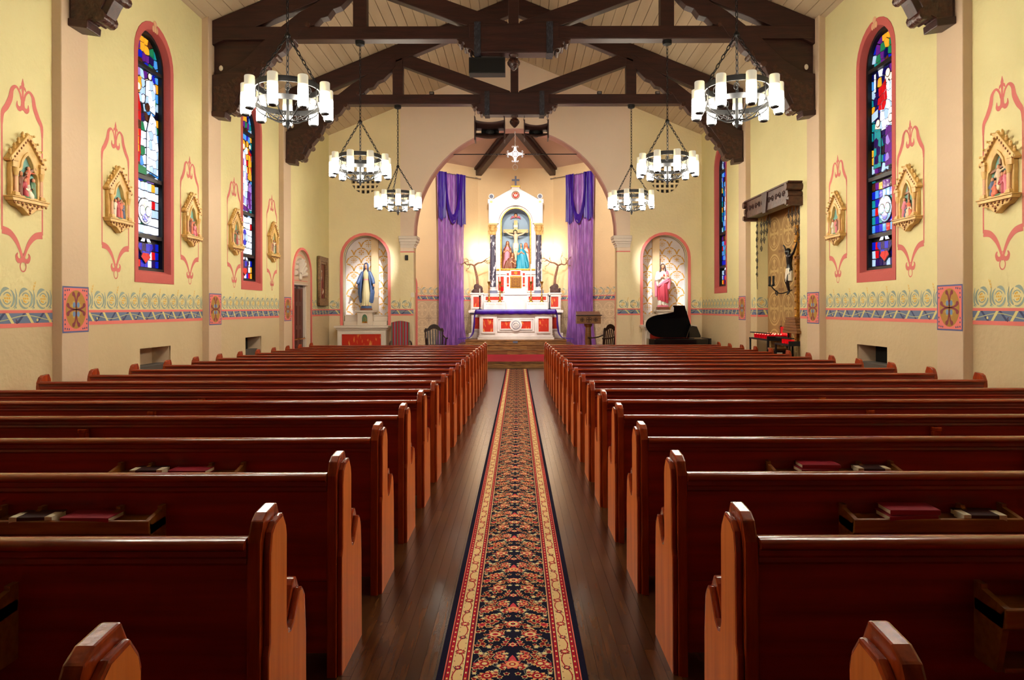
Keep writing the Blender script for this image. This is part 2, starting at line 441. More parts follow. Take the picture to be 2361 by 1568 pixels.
# chancel landing and altar steps
b = MB(); b.box(-4.2, 4.2, 20.9, 27.2, -.5, .05); b.box(-2.9, 2.9, 20.86, 20.95, .022, .05)
landing = S(b.build('floor_chancel', 'step'), 'raised wooden chancel landing')
side_fl = MB()
for s in (-1, 1): side_fl.box(min(s*1.75, s*5.2), max(s*1.75, s*5.2), 18.75, 20.35, -.5, .05)
S(side_fl.build('floor_side_platforms', 'step'), 'low wooden platforms under the side altars')
steps = struct('trim_1', 'three wooden altar steps')
random.seed(11)
for k, (y0, z0, z1, hw) in enumerate(((24.0, .05, .217, 2.2), (24.22, .217, .385, 1.95), (24.44, .385, .525, 1.72))):
    b = MB(); b.box(-hw, hw, y0, 26.6, z0 - .02, z1 - .03); b.build('step_core', 'step', steps)
    b = MB(); b.box(-hw - .02, hw + .02, y0 - .03, 26.6, z1 - .03, z1); rebev(b.build('tread', 'step', steps), .008)
    x = -hw
    while x < hw - .05:
        L = min(random.uniform(.5, 1.2), hw - x)
        b = MB(); b.box(x + .003, x + L - .003, y0 - .016, y0 + .002, z0 + .004, z1 - .034)
        b.build('riser_board', ('step', 'ltwood', 'step')[random.randrange(3)], steps); x += L

# ---- walls of the nave
win = {-1: [10.4, 14.2], 1: [10.3, 18.15]}
def vloop(y0, y1, z0, z1): return [(y0, z0), (y1, z0), (y1, z1), (y0, z1)]
VENT = {-1: [(9.98, 10.86), (13.85, 14.7)], 1: [(9.98, 10.86)]}
walls = {}
for s, nm in ((-1, 'wall_left'), (1, 'wall_right')):
    loops = [vloop(-3.2, YE + .3, -.7, 6.6)]
    loops += [archloop(c, .47, 2.12, 5.17) for c in win[s]]
    loops += [vloop(a, c, .62, 1.05) for a, c in VENT[s]]
    if s < 0: loops.append(archloop(17.5, .70, -.6, 2.44, rz=.60))
    else: loops.append(vloop(13.05, 15.42, -.6, 3.62))
    walls[s] = S(plate(nm, loops, .3, 'wall', None, (s*W, 0, 0), (0, 1, 0), (0, 0, 1), mid=s*.15), 'plaster side wall, yellow above and tan below')
# pilasters
for s in (-1, 1):
    for y in PILY:
        b = MB(); b.box(min(s*PW, s*(W+.01)), max(s*PW, s*(W+.01)), y, y + PILW, -.5, 6.5)
        rebev(b.build('pilaster', 'pil', walls[s]), .012)
b = MB(); b.box(-5.6, 5.6, -3.4, -3.2, -.5, 9)
S(b.build('wall_rear', 'dkwood'), 'unseen wall behind the pews, kept dark to cut bounced light')  # unseen wall, darkened so little light bounces onto the pew backs

# ---- end wall with chancel arch, two niches and two round grilles
AR, AS, AZ = 2.83, 3.62, 3.0                        # arch half width, spring, rise
arch_pts = lambda r, rz, n=32: [(r*cos(pi*k/n), AS + rz*sin(pi*k/n)) for k in range(n+1)]
arch_loop = [(-AR, -.6), (AR, -.6)] + arch_pts(AR, AZ)
NX, NHW, NZ0, NZS = 4.19, .63, 1.14, 3.02
GZ, GR = 5.22, .40
gable = [(-5.5, -.6), (5.5, -.6), (5.5, 6.55), (0, 8.75), (-5.5, 6.55)]
loops = [gable, arch_loop]
for s in (-1, 1):
    loops.append(archloop(s*NX, NHW, NZ0, NZS))
    loops.append(arc(s*NX, GZ, GR, 0, 345, 23))
wall_end = S(plate('wall_end', loops, .34, 'wallback', None, (0, YE, 0), (1, 0, 0), (0, 0, 1), mid=-.17), 'plaster end wall around the chancel arch')
fr = [(-3.2, -.6), (3.2, -.6), (3.2, zc(3.2) + .05), (0, zc(0) + .05), (-3.2, zc(3.2) + .05)]
plate('arch_surround', [fr, arch_loop], .07, 'cream', wall_end, (0, YE, 0), (1, 0, 0), (0, 0, 1), mid=.03)
for s in (-1, 1):                                   # lower strip of the surround painted yellow
    b = MB(); b.box(min(s*2.832, s*3.2), max(s*2.832, s*3.2), YE - .072, YE - .06, -.3, 3.2); b.build('jamb_face', 'wallback', wall_end)
ring = arch_pts(AR, AZ) + arch_pts(AR - .035, AZ - .035)[::-1]
plate('arch_soffit', [ring], .41, 'soffit', wall_end, (0, YE, 0), (1, 0, 0), (0, 0, 1), mid=-.135)
for s in (-1, 1):                                   # imposts
    b = MB()
    for (e, z0, z1) in ((.015, 3.30, 3.36), (.03, 3.36, 3.40), (.06, 3.40, 3.46), (.10, 3.46, 3.54), (.12, 3.54, 3.62)):
        x0, x1 = 2.83 - e, 3.2 + e*.3
        b.box(min(s*x0, s*x1), max(s*x0, s*x1), YE - .07 - e, YE + .34, z0, z1)
    rebev(b.build('impost', 'trimwhite', wall_end), .008)
    b = MB(); b.box(min(s*2.826, s*3.2), max(s*2.826, s*3.2), YE - .078, YE + .1, 3.17, 3.20); b.build('impost_line', 'pink', wall_end)
    b = MB(); b.box(s*2.829 - .004, s*2.829 + .004, YE + .25, YE + .345, -.2, 2.06); b.build('jamb_edge', 'pink', wall_end)
# niche recesses
for s in (-1, 1):
    c = s*NX
    b = MB(); d = .44
    pts = archloop(c, NHW + .02, NZ0 - .02, NZS)
    outer = archloop(c, NHW + .06, NZ0 - .06, NZS)
    plate('niche_shell', [outer, pts], d, 'trimwhite', wall_end, (0, YE + .01, 0), (1, 0, 0), (0, 0, 1), mid=-d/2)
    plate('niche_back', [outer], .04, 'marble', wall_end, (0, YE + d, 0), (1, 0, 0), (0, 0, 1), mid=-.02)
    rim_o = archloop(c, NHW + .075, NZ0 - .0, NZS); rim_i = archloop(c, NHW, NZ0 - .01, NZS)
    rim = [p for p in rim_o[1:]] + [rim_o[0]] + [rim_i[0]] + [p for p in rim_i[1:]][::-1]
    plate('niche_rim', [rim], .03, 'pink', wall_end, (0, YE, 0), (1, 0, 0), (0, 0, 1), mid=.012)
    # stencilled soffit line seen on the reveal
    for dd in (.12, .30):
        o1 = archloop(c, NHW - .001, NZ0, NZS); o2 = archloop(c, NHW - .006, NZ0 + .01, NZS)
        line = o1[1:] + [o1[0]] + [o2[0]] + o2[1:][::-1]
        plate('soffit_line', [line], .035, 'bluegrey', wall_end, (0, YE + dd, 0), (1, 0, 0), (0, 0, 1))
    # gold fan stencil on the back panel
    p = MB(); fn = lambda u, v, l: (u, YE + d - .0025 - l*.0012, v)
    def inside(u, v):
        if abs(u - c) > NHW + .02 or v < NZ0 + .1: return False
        return v < NZS or math.hypot(u - c, v - NZS) < NHW + .02
    R = .217; row = 0; z = NZ0 - .05
    while z < 3.6:
        for i in range(-4, 5):
            u0 = c + (i + (.5 if row % 2 else 0))*2*R*.97
            for a0, a1 in ((3, 50), (55, 87), (93, 125), (130, 177)):
                pts = arc(u0, z, R*.95, a0, a1, 6); p.col = c_ochre
                if all(inside(*q) for q in pts): p.ribbon(pts, .034, fn)
            v0 = z + R*.42
            if inside(u0 - .09, v0) and inside(u0 + .09, v0) and inside(u0, v0 + .09):
                kind = (i + row) % 3
                for k in range(4):
                    a = pi/2*k; ca, sa = cos(a), sin(a)
                    if kind == 0: q = [(0, -.022), (.085, 0), (0, .022)]
                    elif kind == 1: q = [(0, -.008), (.085, -.010), (.085, .010), (0, .008)]
                    else: q = [(.01, -.006), (.06, -.022), (.085, 0), (.06, .022), (.01, .006)]
                    p.poly([(u0 + x*ca - y*sa, v0 + x*sa + y*ca) for x, y in q], fn, .3 + .25*k)
                    a += pi/4; ca, sa = cos(a), sin(a)
                    q = [(.045, -.006), (.085, -.009), (.085, .009), (.045, .006)]
                    p.poly([(u0 + x*ca - y*sa, v0 + x*sa + y*ca) for x, y in q], fn)
        z += .226; row += 1
    p.build('fan_stencil', 'paint', wall_end)
    # round grille
    b = MB(); b.box(c - .5, c + .5, YE + .2, YE + .24, GZ - .5, GZ + .5); b.build('grille_void', 'ventdark', wall_end)
    b = MB()
    for k in range(-3, 4):
        t = k*.135 + .0675*0; h = sqrt(max(GR*GR - t*t, .0))
        if h > .05:
            b.box(c + t - .026, c + t + .026, YE + .02, YE + .09, GZ - h, GZ + h)
            b.box(c - h, c + h, YE + .018, YE + .088, GZ + t - .026, GZ + t + .026)
    b.build('grille_bars', 'wallback', wall_end)

# ---- chancel: side walls, half octagon apse, boarded ceiling with two hip beams
M['apsewall'] = wall_mat('plaster_apse_wall', C(238, 208, 162), C(206, 182, 148), 1.93)
CW, Y1, Y2, BX, CZ = 3.90, 24.36, 26.85, 1.41, 6.86
for s, nm in ((-1, 'left'), (1, 'right')):
    S(plate('wall_chancel_' + nm, [vloop(YE + .34, Y1, -.2, 7.2)], .2, 'apsewall', None, (s*CW, 0, 0), (0, 1, 0), (0, 0, 1), mid=s*.1), 'chancel side wall')
    a = Vector((s*CW, Y1, 0)); e = Vector((s*BX, Y2, 0)); u = (e - a).normalized()
    n = u.cross(Vector((0, 0, 1))); outw = 1 if n.y > 0 else -1
    S(plate('wall_apse_' + nm, [vloop(0, (e-a).length, -.2, 7.2)], .2, 'apsewall', None, a, u, (0, 0, 1), mid=outw*.1), 'angled apse wall behind the purple curtain')
S(plate('wall_apse_back', [vloop(-BX, BX, -.2, 7.2)], .2, 'apsewall', None, (0, Y2, 0), (1, 0, 0), (0, 0, 1), mid=-.1), 'apse wall behind the high altar')
b = MB()
AP = Vector((0, 23.5, 7.78)); R0 = Vector((0, 20.2, 7.78))
def strips(a, e, p, q, n):
    a, e, p, q = map(Vector, (a, e, p, q))
    for i in range(n):
        t0, t1 = i/n, (i+1)/n; d = Vector((0, 0, .012))
        v = [a.lerp(p, t0), e.lerp(q, t0), e.lerp(q, t1) + d, a.lerp(p, t1) + d]
        b.add(v + [x + Vector((0, 0, .04)) for x in v], [(0, 1, 2, 3), (7, 6, 5, 4), (0, 4, 5, 1), (2, 6, 7, 3), (1, 5, 6, 2), (3, 7, 4, 0)])
strips((-BX, Y2, CZ), (BX, Y2, CZ), AP, AP, 16)
for s in (-1, 1):
    strips((s*CW, Y1, CZ), (s*BX, Y2, CZ), AP, AP, 16)
    strips((s*CW, 20.2, CZ), (s*CW, Y1, CZ), R0, AP, 16)
S(b.build('ceiling_chancel', 'chceil'), 'low boarded chancel ceiling')
for s in (-1, 1):
    b = MB(); b.bar((s*(BX - .01), Y2 - .02, CZ - .12), (0, 23.5, 7.62), .22, .34); b.bar((s*(BX - .0), Y2 - .02, CZ - .04), (0, 23.5, 7.70), .34, .09)
    tag(rebev(b.build('hip_beam', 'beam'), .006), 'dark %s hip beam under the chancel ceiling' % ('left' if s < 0 else 'right'), 'beam')

# ---- nave ceiling of long painted boards
ceiling = MB()
for s in (-1, 1):
    ceiling.add([(s*5.6, -3.3, zc(5.6) + .05), (s*5.6, YE + .3, zc(5.6) + .05), (0, YE + .3, zc(0) + .05), (0, -3.3, zc(0) + .05),
                 (s*5.6, -3.3, zc(5.6) + .15), (s*5.6, YE + .3, zc(5.6) + .15), (0, YE + .3, zc(0) + .15), (0, -3.3, zc(0) + .15)],
                [(0, 1, 2, 3), (7, 6, 5, 4), (0, 4, 5, 1), (1, 5, 6, 2), (2, 6, 7, 3), (3, 7, 4, 0)])
ceiling = S(ceiling.build('ceiling', 'ceilgap'), 'pitched nave ceiling of cream boards')
sl = sqrt(1 + .411**2); wd = .205/sl
for s in (-1, 1):
    x = W + .1; me = None
    while x > .02:
        x1 = max(x - wd + .010, .004); b = MB()
        v = [(s*xx, yy, zc(xx) + dz) for dz in (0, .04) for yy in (-3.2, YE) for xx in (x, x1)]
        b.add(v, [(0, 2, 3, 1), (4, 5, 7, 6), (0, 1, 5, 4), (2, 6, 7, 3), (0, 4, 6, 2), (1, 3, 7, 5)])
        b.build('ceiling_board', 'ceil', ceiling); x -= wd

# ---- painted ornament on the walls
def rosette(p, u, z, h, fn, k):
    p.col = c_scroll; r = h*.50; r1 = r*.60
    p.ribbon(arc(u, z, r, -60, 60, 6), [0.0125, 0.025, 0.03, 0.0325, 0.0275, 0.0175, 0.0075], fn)
    p.ribbon(arc(u, z, r, 75, 170, 7), [0.0075, 0.02, 0.035, 0.0425, 0.0375, 0.0275, 0.015, 0.0075], fn)
    p.ribbon(arc(u, z, r, 185, 290, 7), [0.01, 0.0225, 0.0275, 0.0275, 0.025, 0.02, 0.0125, 0.0075], fn)
    p.ribbon(arc(u, z, r1, 20, 150, 6), .012, fn, .3); p.ribbon(arc(u, z, r1, 190, 330, 6), .012, fn, .3)
    p.ribbon([(u + r*1.05, z - r*1.1), (u + r*1.3, z - r*.5), (u + r*1.35, z + r*.3), (u + r*1.15, z + r)], [.006, .026, .020, .006], fn, .2)
    p.ribbon([(u + r*1.35, z - r), (u + r*1.1, z - r*.75), (u + r*.8, z - r*1.0)], [.02, .014, .004], fn, .1)
    p.col = c_yel
    for a, e in ((0, 0), (1, 0), (-1, 0), (0, 1), (0, -1), (.8, .8), (-.8, -.8)):
        p.disc((u + a*r*.3, z + e*r*.34), r*.12, fn, .2, 6)
    if k % 2 == 0:
        for j in range(3):
            p.ribbon([(u + r*1.25 + j*.012, z + r*.9 + j*.035), (u + r*1.32 + j*.014, z + r*1.2 + j*.035)], [.012, .004], fn)
            p.ribbon([(u + r*1.20 + j*.008, z + r*.9 + j*.035), (u + r*1.12 + j*.008, z + r*1.2 + j*.03)], [.010, .004], fn)
def frieze(p, u0, u1, fn, zt=1.595, h=.205, pink=True, flip=1):
    zb0, zb1, zb2, zb3 = zt - .185, zt - .14, zt - .032, zt
    p.col = c_pink; p.rect(u0, u1, zb0, zb1, fn); p.rect(u0, u1, zb2, zb3, fn)
    p.col = c_blue; p.rect(u0, u1, zb1, zb2, fn)
    n = max(1, round((u1 - u0)/.285)); st = (u1 - u0)/n
    for k in range(n): rosette(p, u0 + st*(k + .42), zt + .02 + h*.5, h, fn, k)
    n = max(1, round((u1 - u0)/.30)); st = (u1 - u0)/n; hh = zb2 - zb1
    for k in range(n):
        u = u0 + st*k
        p.col = c_dkblue; p.poly([(u + .02, zb1), (u + .06, zb1), (u + .17, zb2), (u + .13, zb2)], fn, .3)
        p.col = c_cream; p.poly([(u + st*.55, zb2), (u + st*.55 + .045, zb2), (u + st - .005, zb1), (u + st - .05, zb1)], fn, .6)
        p.disc((u + .21*st/.3, zb1 + hh*.72), .022, fn, .45, 6)
        if k % 3 == 1: p.disc((u + .05, zb1 + hh*.3), .018, fn, .45, 5)
        p.col = C(84, 40, 70)
        if k % 2:
            for j in range(4): p.disc((u + .02 + (j % 2)*.012, zb1 + hh*.34 - j*.012), .009, fn, .8, 5)
    p.col = C(190, 188, 140)
    m = max(4, int((u1 - u0)/.05))
    p.ribbon([(u0 + (u1-u0)*i/m, (zb1 + zb2)/2 + .028*sin((u1-u0)*i/m*7)) for i in range(m + 1)], .010, fn, .5)
def medallion(p, c, z, hw, hh, fn):
    p.col = C(96, 100, 150); p.rect(c - hw, c + hw, z - hh, z + hh, fn)
    p.col = c_pink; p.rect(c - hw + .02, c + hw - .02, z - hh + .018, z + hh - .018, fn, 1)
    p.col = c_gold; p.disc((c, z), hw*.78, fn, 2, 28, hh*.84)
    for k in range(4):
        L = hh*.72 if k % 2 else hw*.66
        a = pi/2*k; ca, sa = cos(a), sin(a); tr = lambda q: [(c + x*ca - y*sa, z + x*sa + y*ca) for x, y in q]
        p.col = c_mar
        for sg in (-1, 1):
            p.ribbon(tr([(0, 0), (L*.45, sg*.006), (L*.75, sg*.022), (L*.95, sg*.05)]), [.010, .02, .026, .05], fn, 3)
            q = tr([(L*.93, sg*.05)])[0]; p.disc(q, .028, fn, 3.2, 8)
        p.col = C(184, 160, 84)
        q = tr([(L*.42, .045)])[0]; p.disc(q, .022, fn, 3.4, 7); q = tr([(L*.42, -.045)])[0]; p.disc(q, .022, fn, 3.4, 7)
        p.col = C(110, 140, 184)
        for sg in (1,):
            a2 = a + pi/4; p.disc((c + .055*cos(a2), z + .075*sin(a2)), .027, fn, 4, 8, .034)
        p.col = C(80, 84, 120)
        sx, sy = (1 if cos(a + pi/4) > 0 else -1), (1 if sin(a + pi/4) > 0 else -1)
        for (dx, dy) in ((.045, .05), (.085, .045), (.045, .10), (.12, .042), (.043, .15)):
            p.poly([(c + sx*(hw - dx) + ex, z + sy*(hh - dy) + ey) for ex, ey in ((-.013, 0), (0, -.015), (.013, 0), (0, .015))], fn, 3)
def cartouche(p0, c, fn):
    class G:
        def __setattr__(s, k, v): setattr(p0, k, v)
        def ribbon(s, q, w, f, l=0, cl=False): p0.ribbon(q, [x*1.45 for x in w] if isinstance(w, list) else w*1.3, f, l, cl)
    p = G()
    """rose painted frame around a station: ogee head with a lily, swept foot with a ring"""
    p.col = c_rose
    for s in (-1, 1):
        f = lambda q: [(c + s*u, v) for u, v in q]
        p.ribbon(f([(.31, 2.42), (.31, 3.55)]), .018, fn)
        p.ribbon(f(smooth([(.31, 3.5), (.30, 3.62), (.24, 3.70), (.185, 3.80), (.16, 3.90), (.10, 3.945), (.045, 3.90), (.02, 3.83)], 4)),
                 [.018 + .028*sin(pi*min(1, i/20)) for i in range(29)], fn, .2)
        p.ribbon(f(smooth([(.018, 3.86), (.015, 3.76), (.05, 3.725), (.085, 3.75), (.085, 3.80)], 4)), [.014, .016, .018, .02, .024, .028, .032, .036, .036, .036, .034, .03, .026, .02, .014, .01, .006], fn, .4)
        p.ribbon(f(smooth([(.31, 2.42), (.20, 2.40), (.11, 2.33), (.05, 2.24), (.012, 2.15)], 4)), [.055, .054, .052, .05, .048, .046, .044, .042, .04, .036, .033, .03, .028, .026, .024, .022, .02], fn, .2)
        p.ribbon(f(smooth([(.012, 2.20), (.025, 2.13), (.075, 2.12), (.10, 2.165), (.08, 2.20)], 4)), [.012, .014, .018, .022, .026, .03, .034, .036, .036, .034, .03, .028, .024, .02, .016, .012, .006], fn, .4)
        p.ribbon(f([(.0, 3.98), (.035, 3.955), (.05, 3.93)]), [.02, .02, .006], fn, .6)
    p.ribbon([(c, 3.72), (c, 3.80), (c, 3.9), (c, 4.0), (c, 4.06)], [.012, .026, .020, .032, .004], fn, .7)
    p.ribbon([(c, 2.16), (c, 2.1)], .012, fn, .7)
    p.ribbon(arc(c, 2.06, .045, 0, 340, 17, .055), .011, fn, .8, True)

ST_L = [7.62, 9.38, 11.5, 13.3, 15.35]; ST_R = [7.6, 9.38, 11.5]
for s in (-1, 1):
    fn = lambda u, v, l: (s*(W - .0025 - l*.001), u, v)
    p = MB()
    segs = [(PILY[i] + PILW, PILY[i+1]) for i in range(3)]
    segs = [(1.5, 4.25)] + segs[:2] + ([(PILY[2] + PILW, PILY[3]), (PILY[3] + PILW, 16.72), (18.28, YE - .01)] if s < 0 else
            [(12.47, 13.04), (15.43, PILY[3]), (PILY[3] + PILW, YE - .01)])
    for a, e in segs: frieze(p, a, e, fn)
    for c in (ST_L if s < 0 else ST_R): cartouche(p, c, fn)
    p.build('stencil_frieze', 'paint', walls[s])
    p = MB(); fn2 = lambda u, v, l: (s*(PW - .0025 - l*.001), u, v)
    for y in PILY: medallion(p, y + PILW/2, 1.60, PILW/2 - .004, .268, fn2)
    p.build('pilaster_medallions', 'paint', walls[s])
# end wall friezes
p = MB(); fn = lambda u, v, l: (u, YE - .0025 - l*.001, v)
for s in (-1, 1):
    for a, e in ((s*(NX + NHW + .08), s*W), (s*3.2, s*(NX - NHW - .08))): frieze(p, min(a, e), max(a, e), fn)
fn = lambda u, v, l: (u, YE - .0745 - l*.001, v)
for s in (-1, 1): frieze(p, min(s*2.84, s*3.2), max(s*2.84, s*3.2), fn)
p.build('stencil_frieze', 'paint', wall_end)
# chancel friezes and roundel stencils
c_st = C(226, 204, 168); c_st2 = C(176, 152, 128)
def roundels(p, u0, u1, z0, z1, fn, r, c1, c2):
    n = max(1, round((u1-u0)/(2*r))); st = (u1-u0)/n; z = z1 - r
    while z > z0:
        for k in range(n):
            u = u0 + st*(k+.5); p.col = c1
            p.ribbon(arc(u, z, st*.44, 0, 345, 23), st*.045, fn, 0, True); p.ribbon(arc(u, z, st*.36, 0, 345, 23), st*.02, fn, 0, True)
            for j in range(4):
                a = pi/2*j; ca, sa = cos(a), sin(a)
                p.poly([(u + x*ca - y*sa, z + x*sa + y*ca) for x, y in ((.01, -st*.03), (st*.2, -st*.03), (st*.28, -st*.1), (st*.33, 0), (st*.28, st*.1), (st*.2, st*.03), (.01, st*.03))], fn, .4)
                a += pi/4; ca, sa = cos(a), sin(a)
                p.poly([(u + x*ca - y*sa, z + x*sa + y*ca) for x, y in ((st*.1, -st*.03), (st*.24, 0), (st*.1, st*.03))], fn, .4)
            p.ribbon(arc(u + st/2, z, st*.07, 0, 330, 11), st*.03, fn, .6, True) if k < n-1 else None
            if k < n-1:
                for j in range(4):
                    a = pi/2*j; ca, sa = cos(a), sin(a); p.col = c2
                    p.poly([(u + st/2 + x*ca - y*sa, z - st/2 + x*sa + y*ca) for x, y in ((.0, -st*.02), (st*.16, -st*.05), (st*.2, 0), (st*.16, st*.05), (0, st*.02))], fn, .5)
                    p.col = c1
        z -= st
for s in (-1, 1):
    p = MB(); fn = lambda u, v, l: (s*(CW - .003 - l*.001), u, v)
    frieze(p, YE + .36, Y1, fn, 2.07, .25); roundels(p, YE + .36, Y1, .1, 1.85, fn, .29, c_st, c_st2)
    a = Vector((s*CW, Y1, 0)); e = Vector((s*BX, Y2, 0)); L = (e-a).length; u_ = (e-a).normalized(); n_ = Vector((-s*sin(radians(45)), -cos(radians(45)), 0))
    fn = lambda u, v, l: tuple(a + u_*u + n_*(.003 + l*.001) + Vector((0, 0, v)))
    frieze(p, .01, L - .01, fn, 2.07, .25); roundels(p, .01, L - .01, .1, 1.85, fn, .29, c_st, c_st2)
    if s < 0:
        p.col = c_rose
        p.ribbon([(.2 + .45*sin(pi*k/20), 2.4 + .5*cos(pi*k/20)) for k in range(11)] + [(.65, .06)], .08, fn, 2)
    p.build('chancel_stencil', 'paint', bpy.data.objects['wall_apse_' + ('left' if s < 0 else 'right')])

# ---- vents, door recess, alcove
for s in (-1, 1):
    for a, e in VENT[s]:
        b = MB(); x0, x1 = sorted((s*(W + .02), s*(W + .30)))
        b.box(x0, x1, a - .03, a + .004, .6, 1.07); b.box(x0, x1, e - .004, e + .03, .6, 1.07); b.box(x0, x1, a, e, .58, .624); b.box(x0, x1, a, e, 1.046, 1.08)
        b.build('vent_lining', 'pil', walls[s])
        b = MB(); x0, x1 = sorted((s*(W + .28), s*(W + .31))); b.box(x0, x1, a - .03, e + .03, .58, 1.08); b.build('vent_back', 'pil' if (s < 0 and a < 12) else 'dark', walls[s])  # near left back pale as if lit, the others near-black for recess shade
        b = MB(); x0, x1 = sorted((s*(W + .05), s*(W + .2))); b.box(x0, x1, a + .02, e - .05, .62, .80); rebev(b.build('vent_heater', 'ventdark', walls[s]), .02)
# ================================================================ roof trusses
def truss(y, label):
    t = thing('roof_truss', label, 'roof truss', (0, y, 6.16), 'dark timber roof trusses')
    def pr(name, poly, th, m='beam', bev=.012, off=0.0):
        b = MB(); b.prism(poly, y + off - th/2, y + off + th/2, 'y')
        o = b.build(name, m, t); return rebev(o, bev) if bev else o
    pr('tie_beam', [(-PW, 6.16), (PW, 6.16), (PW, 6.38), (-PW, 6.38)], .22)
    for s in (-1, 1):
        f = lambda q: [(s*(-PW + e), z) for e, z in q]
        pr('rafter', [(s*(PW+.05), zc(PW+.05) - .42), (s*(PW+.05), zc(PW+.05) - .01), (s*.06, zc(.06) - .01), (s*.06, zc(.06) - .40)], .20)
        pr('queen_post', [(s*2.49, 6.36), (s*2.72, 6.36), (s*2.72, zc(2.72) - .35), (s*2.49, zc(2.49) - .35)], .20)
        pr('strut', [(s*2.5, 7.02), (s*2.5, 7.25), (s*2.35, 7.27), (s*.10, 6.46), (s*.10, 6.36), (s*.72, 6.36)], .18)
        low = [(.0, 4.90), (.21, 4.88), (.23, 4.95), (.31, 4.90), (.42, 4.97), (.50, 5.13), (.59, 5.27), (.70, 5.40), (.80, 5.55), (.86, 5.70), (1.0, 5.78),
               (1.05, 5.88), (1.2, 5.96), (1.30, 6.10), (1.46, 6.20), (1.57, 6.37), (1.72, 6.40), (1.84, 6.52), (1.96, 6.55), (2.05, 6.67), (2.18, 6.72), (2.27, 6.81), (2.45, 7.02)]
        up = [(2.45, 7.26), (1.76, 6.78), (1.48, 6.62), (1.17, 6.38), (.81, 6.09), (.52, 5.80), (.2, 5.6), (.0, 5.56)]
        kb = pr('knee_brace', f(low + up), .20, 'beam', .010, -.012)
        # carved layer on the corbel, scroll rolls along the under edge
        inner = [(.03, 4.93), (.20, 4.92), (.30, 4.97), (.38, 5.06), (.46, 5.22), (.56, 5.38), (.68, 5.53), (.76, 5.68), (.66, 5.72), (.45, 5.55), (.25, 5.42), (.03, 5.36)]
        pr('corbel_carving', f(inner), .235, 'carve', .012, -.012)
        b = MB(); b.prism(f([(.0, 4.86), (.0, 4.95), (.23, 4.92), (.22, 4.83)]), y - .14, y + .14, 'y'); rebev(b.build('corbel_block', 'beam', t), .012)
        for e, z, r in ((.36, 4.98, .075), (.54, 5.22, .06), (.73, 5.46, .07), (.88, 5.73, .055), (1.07, 5.89, .05), (1.34, 6.14, .05), (1.62, 6.40, .045)):
            b = MB(); b.tube([(s*(-PW + e), y - .15, z), (s*(-PW + e), y + .13, z)], r, 10); b.build('scroll_roll', 'carve', kb, True)
        gs = pr('gusset', f([(.0, 5.5), (.0, 6.40), (1.15, 6.40), (.5, 5.76), (.2, 5.58)]), .10, 'beam', .006, .03)
        b = MB(); b.ell((s*(-PW + .12), y - .035, 5.70), (.035, .012, .05), 10, 6); b.build('pale_peg', 'candle', gs, True)  # off-white knob put in for a bright spot on the gusset
    pr('king_post', [(-.088, 6.36), (.088, 6.36), (.088, zc(0) - .3), (-.088, zc(0) - .3)], .18)
    bo = pr('bolster', [(-.97, 6.15), (-.92, 6.10), (-.84, 6.10), (-.80, 6.00), (-.72, 5.98), (-.66, 5.92), (.66, 5.92), (.72, 5.98), (.80, 6.00), (.84, 6.10), (.92, 6.10), (.97, 6.15), (.76, 6.18), (.76, 6.42), (-.76, 6.42), (-.76, 6.18)], .27)
    for s in (-1, 1):
        b = MB(); b.box(s*.61 - .055, s*.61 + .055, y - .147, y + .147, 5.905, 6.44); b.build('iron_strap', 'strap', bo)
        for e, z in ((.74, 5.95), (.82, 6.03), (.90, 6.09)): b = MB(); b.tube([(s*e, y - .14, z), (s*e, y + .14, z)], .032, 8); b.build('carved_roll', 'carve', bo, True)
    b = MB(); b.lathe([(.02, 5.66), (.06, 5.70), (.105, 5.76), (.11, 5.80), (.085, 5.85), (.05, 5.87), (.07, 5.89), (.09, 5.93)], (0, y, 0), 8)
    b.build('pendant', 'carve', t)
    return t
truss(4.50, 'roof truss overhead behind the picture edge, nearest the rear pews')
truss(TRY[0], 'roof truss nearest the viewer, only its carved corbels in view beside the first windows')
truss(TRY[1], 'middle roof truss carrying the black box under its bolster')
truss(TRY[2], 'far roof truss with two brown horn speakers hung under its bolster')

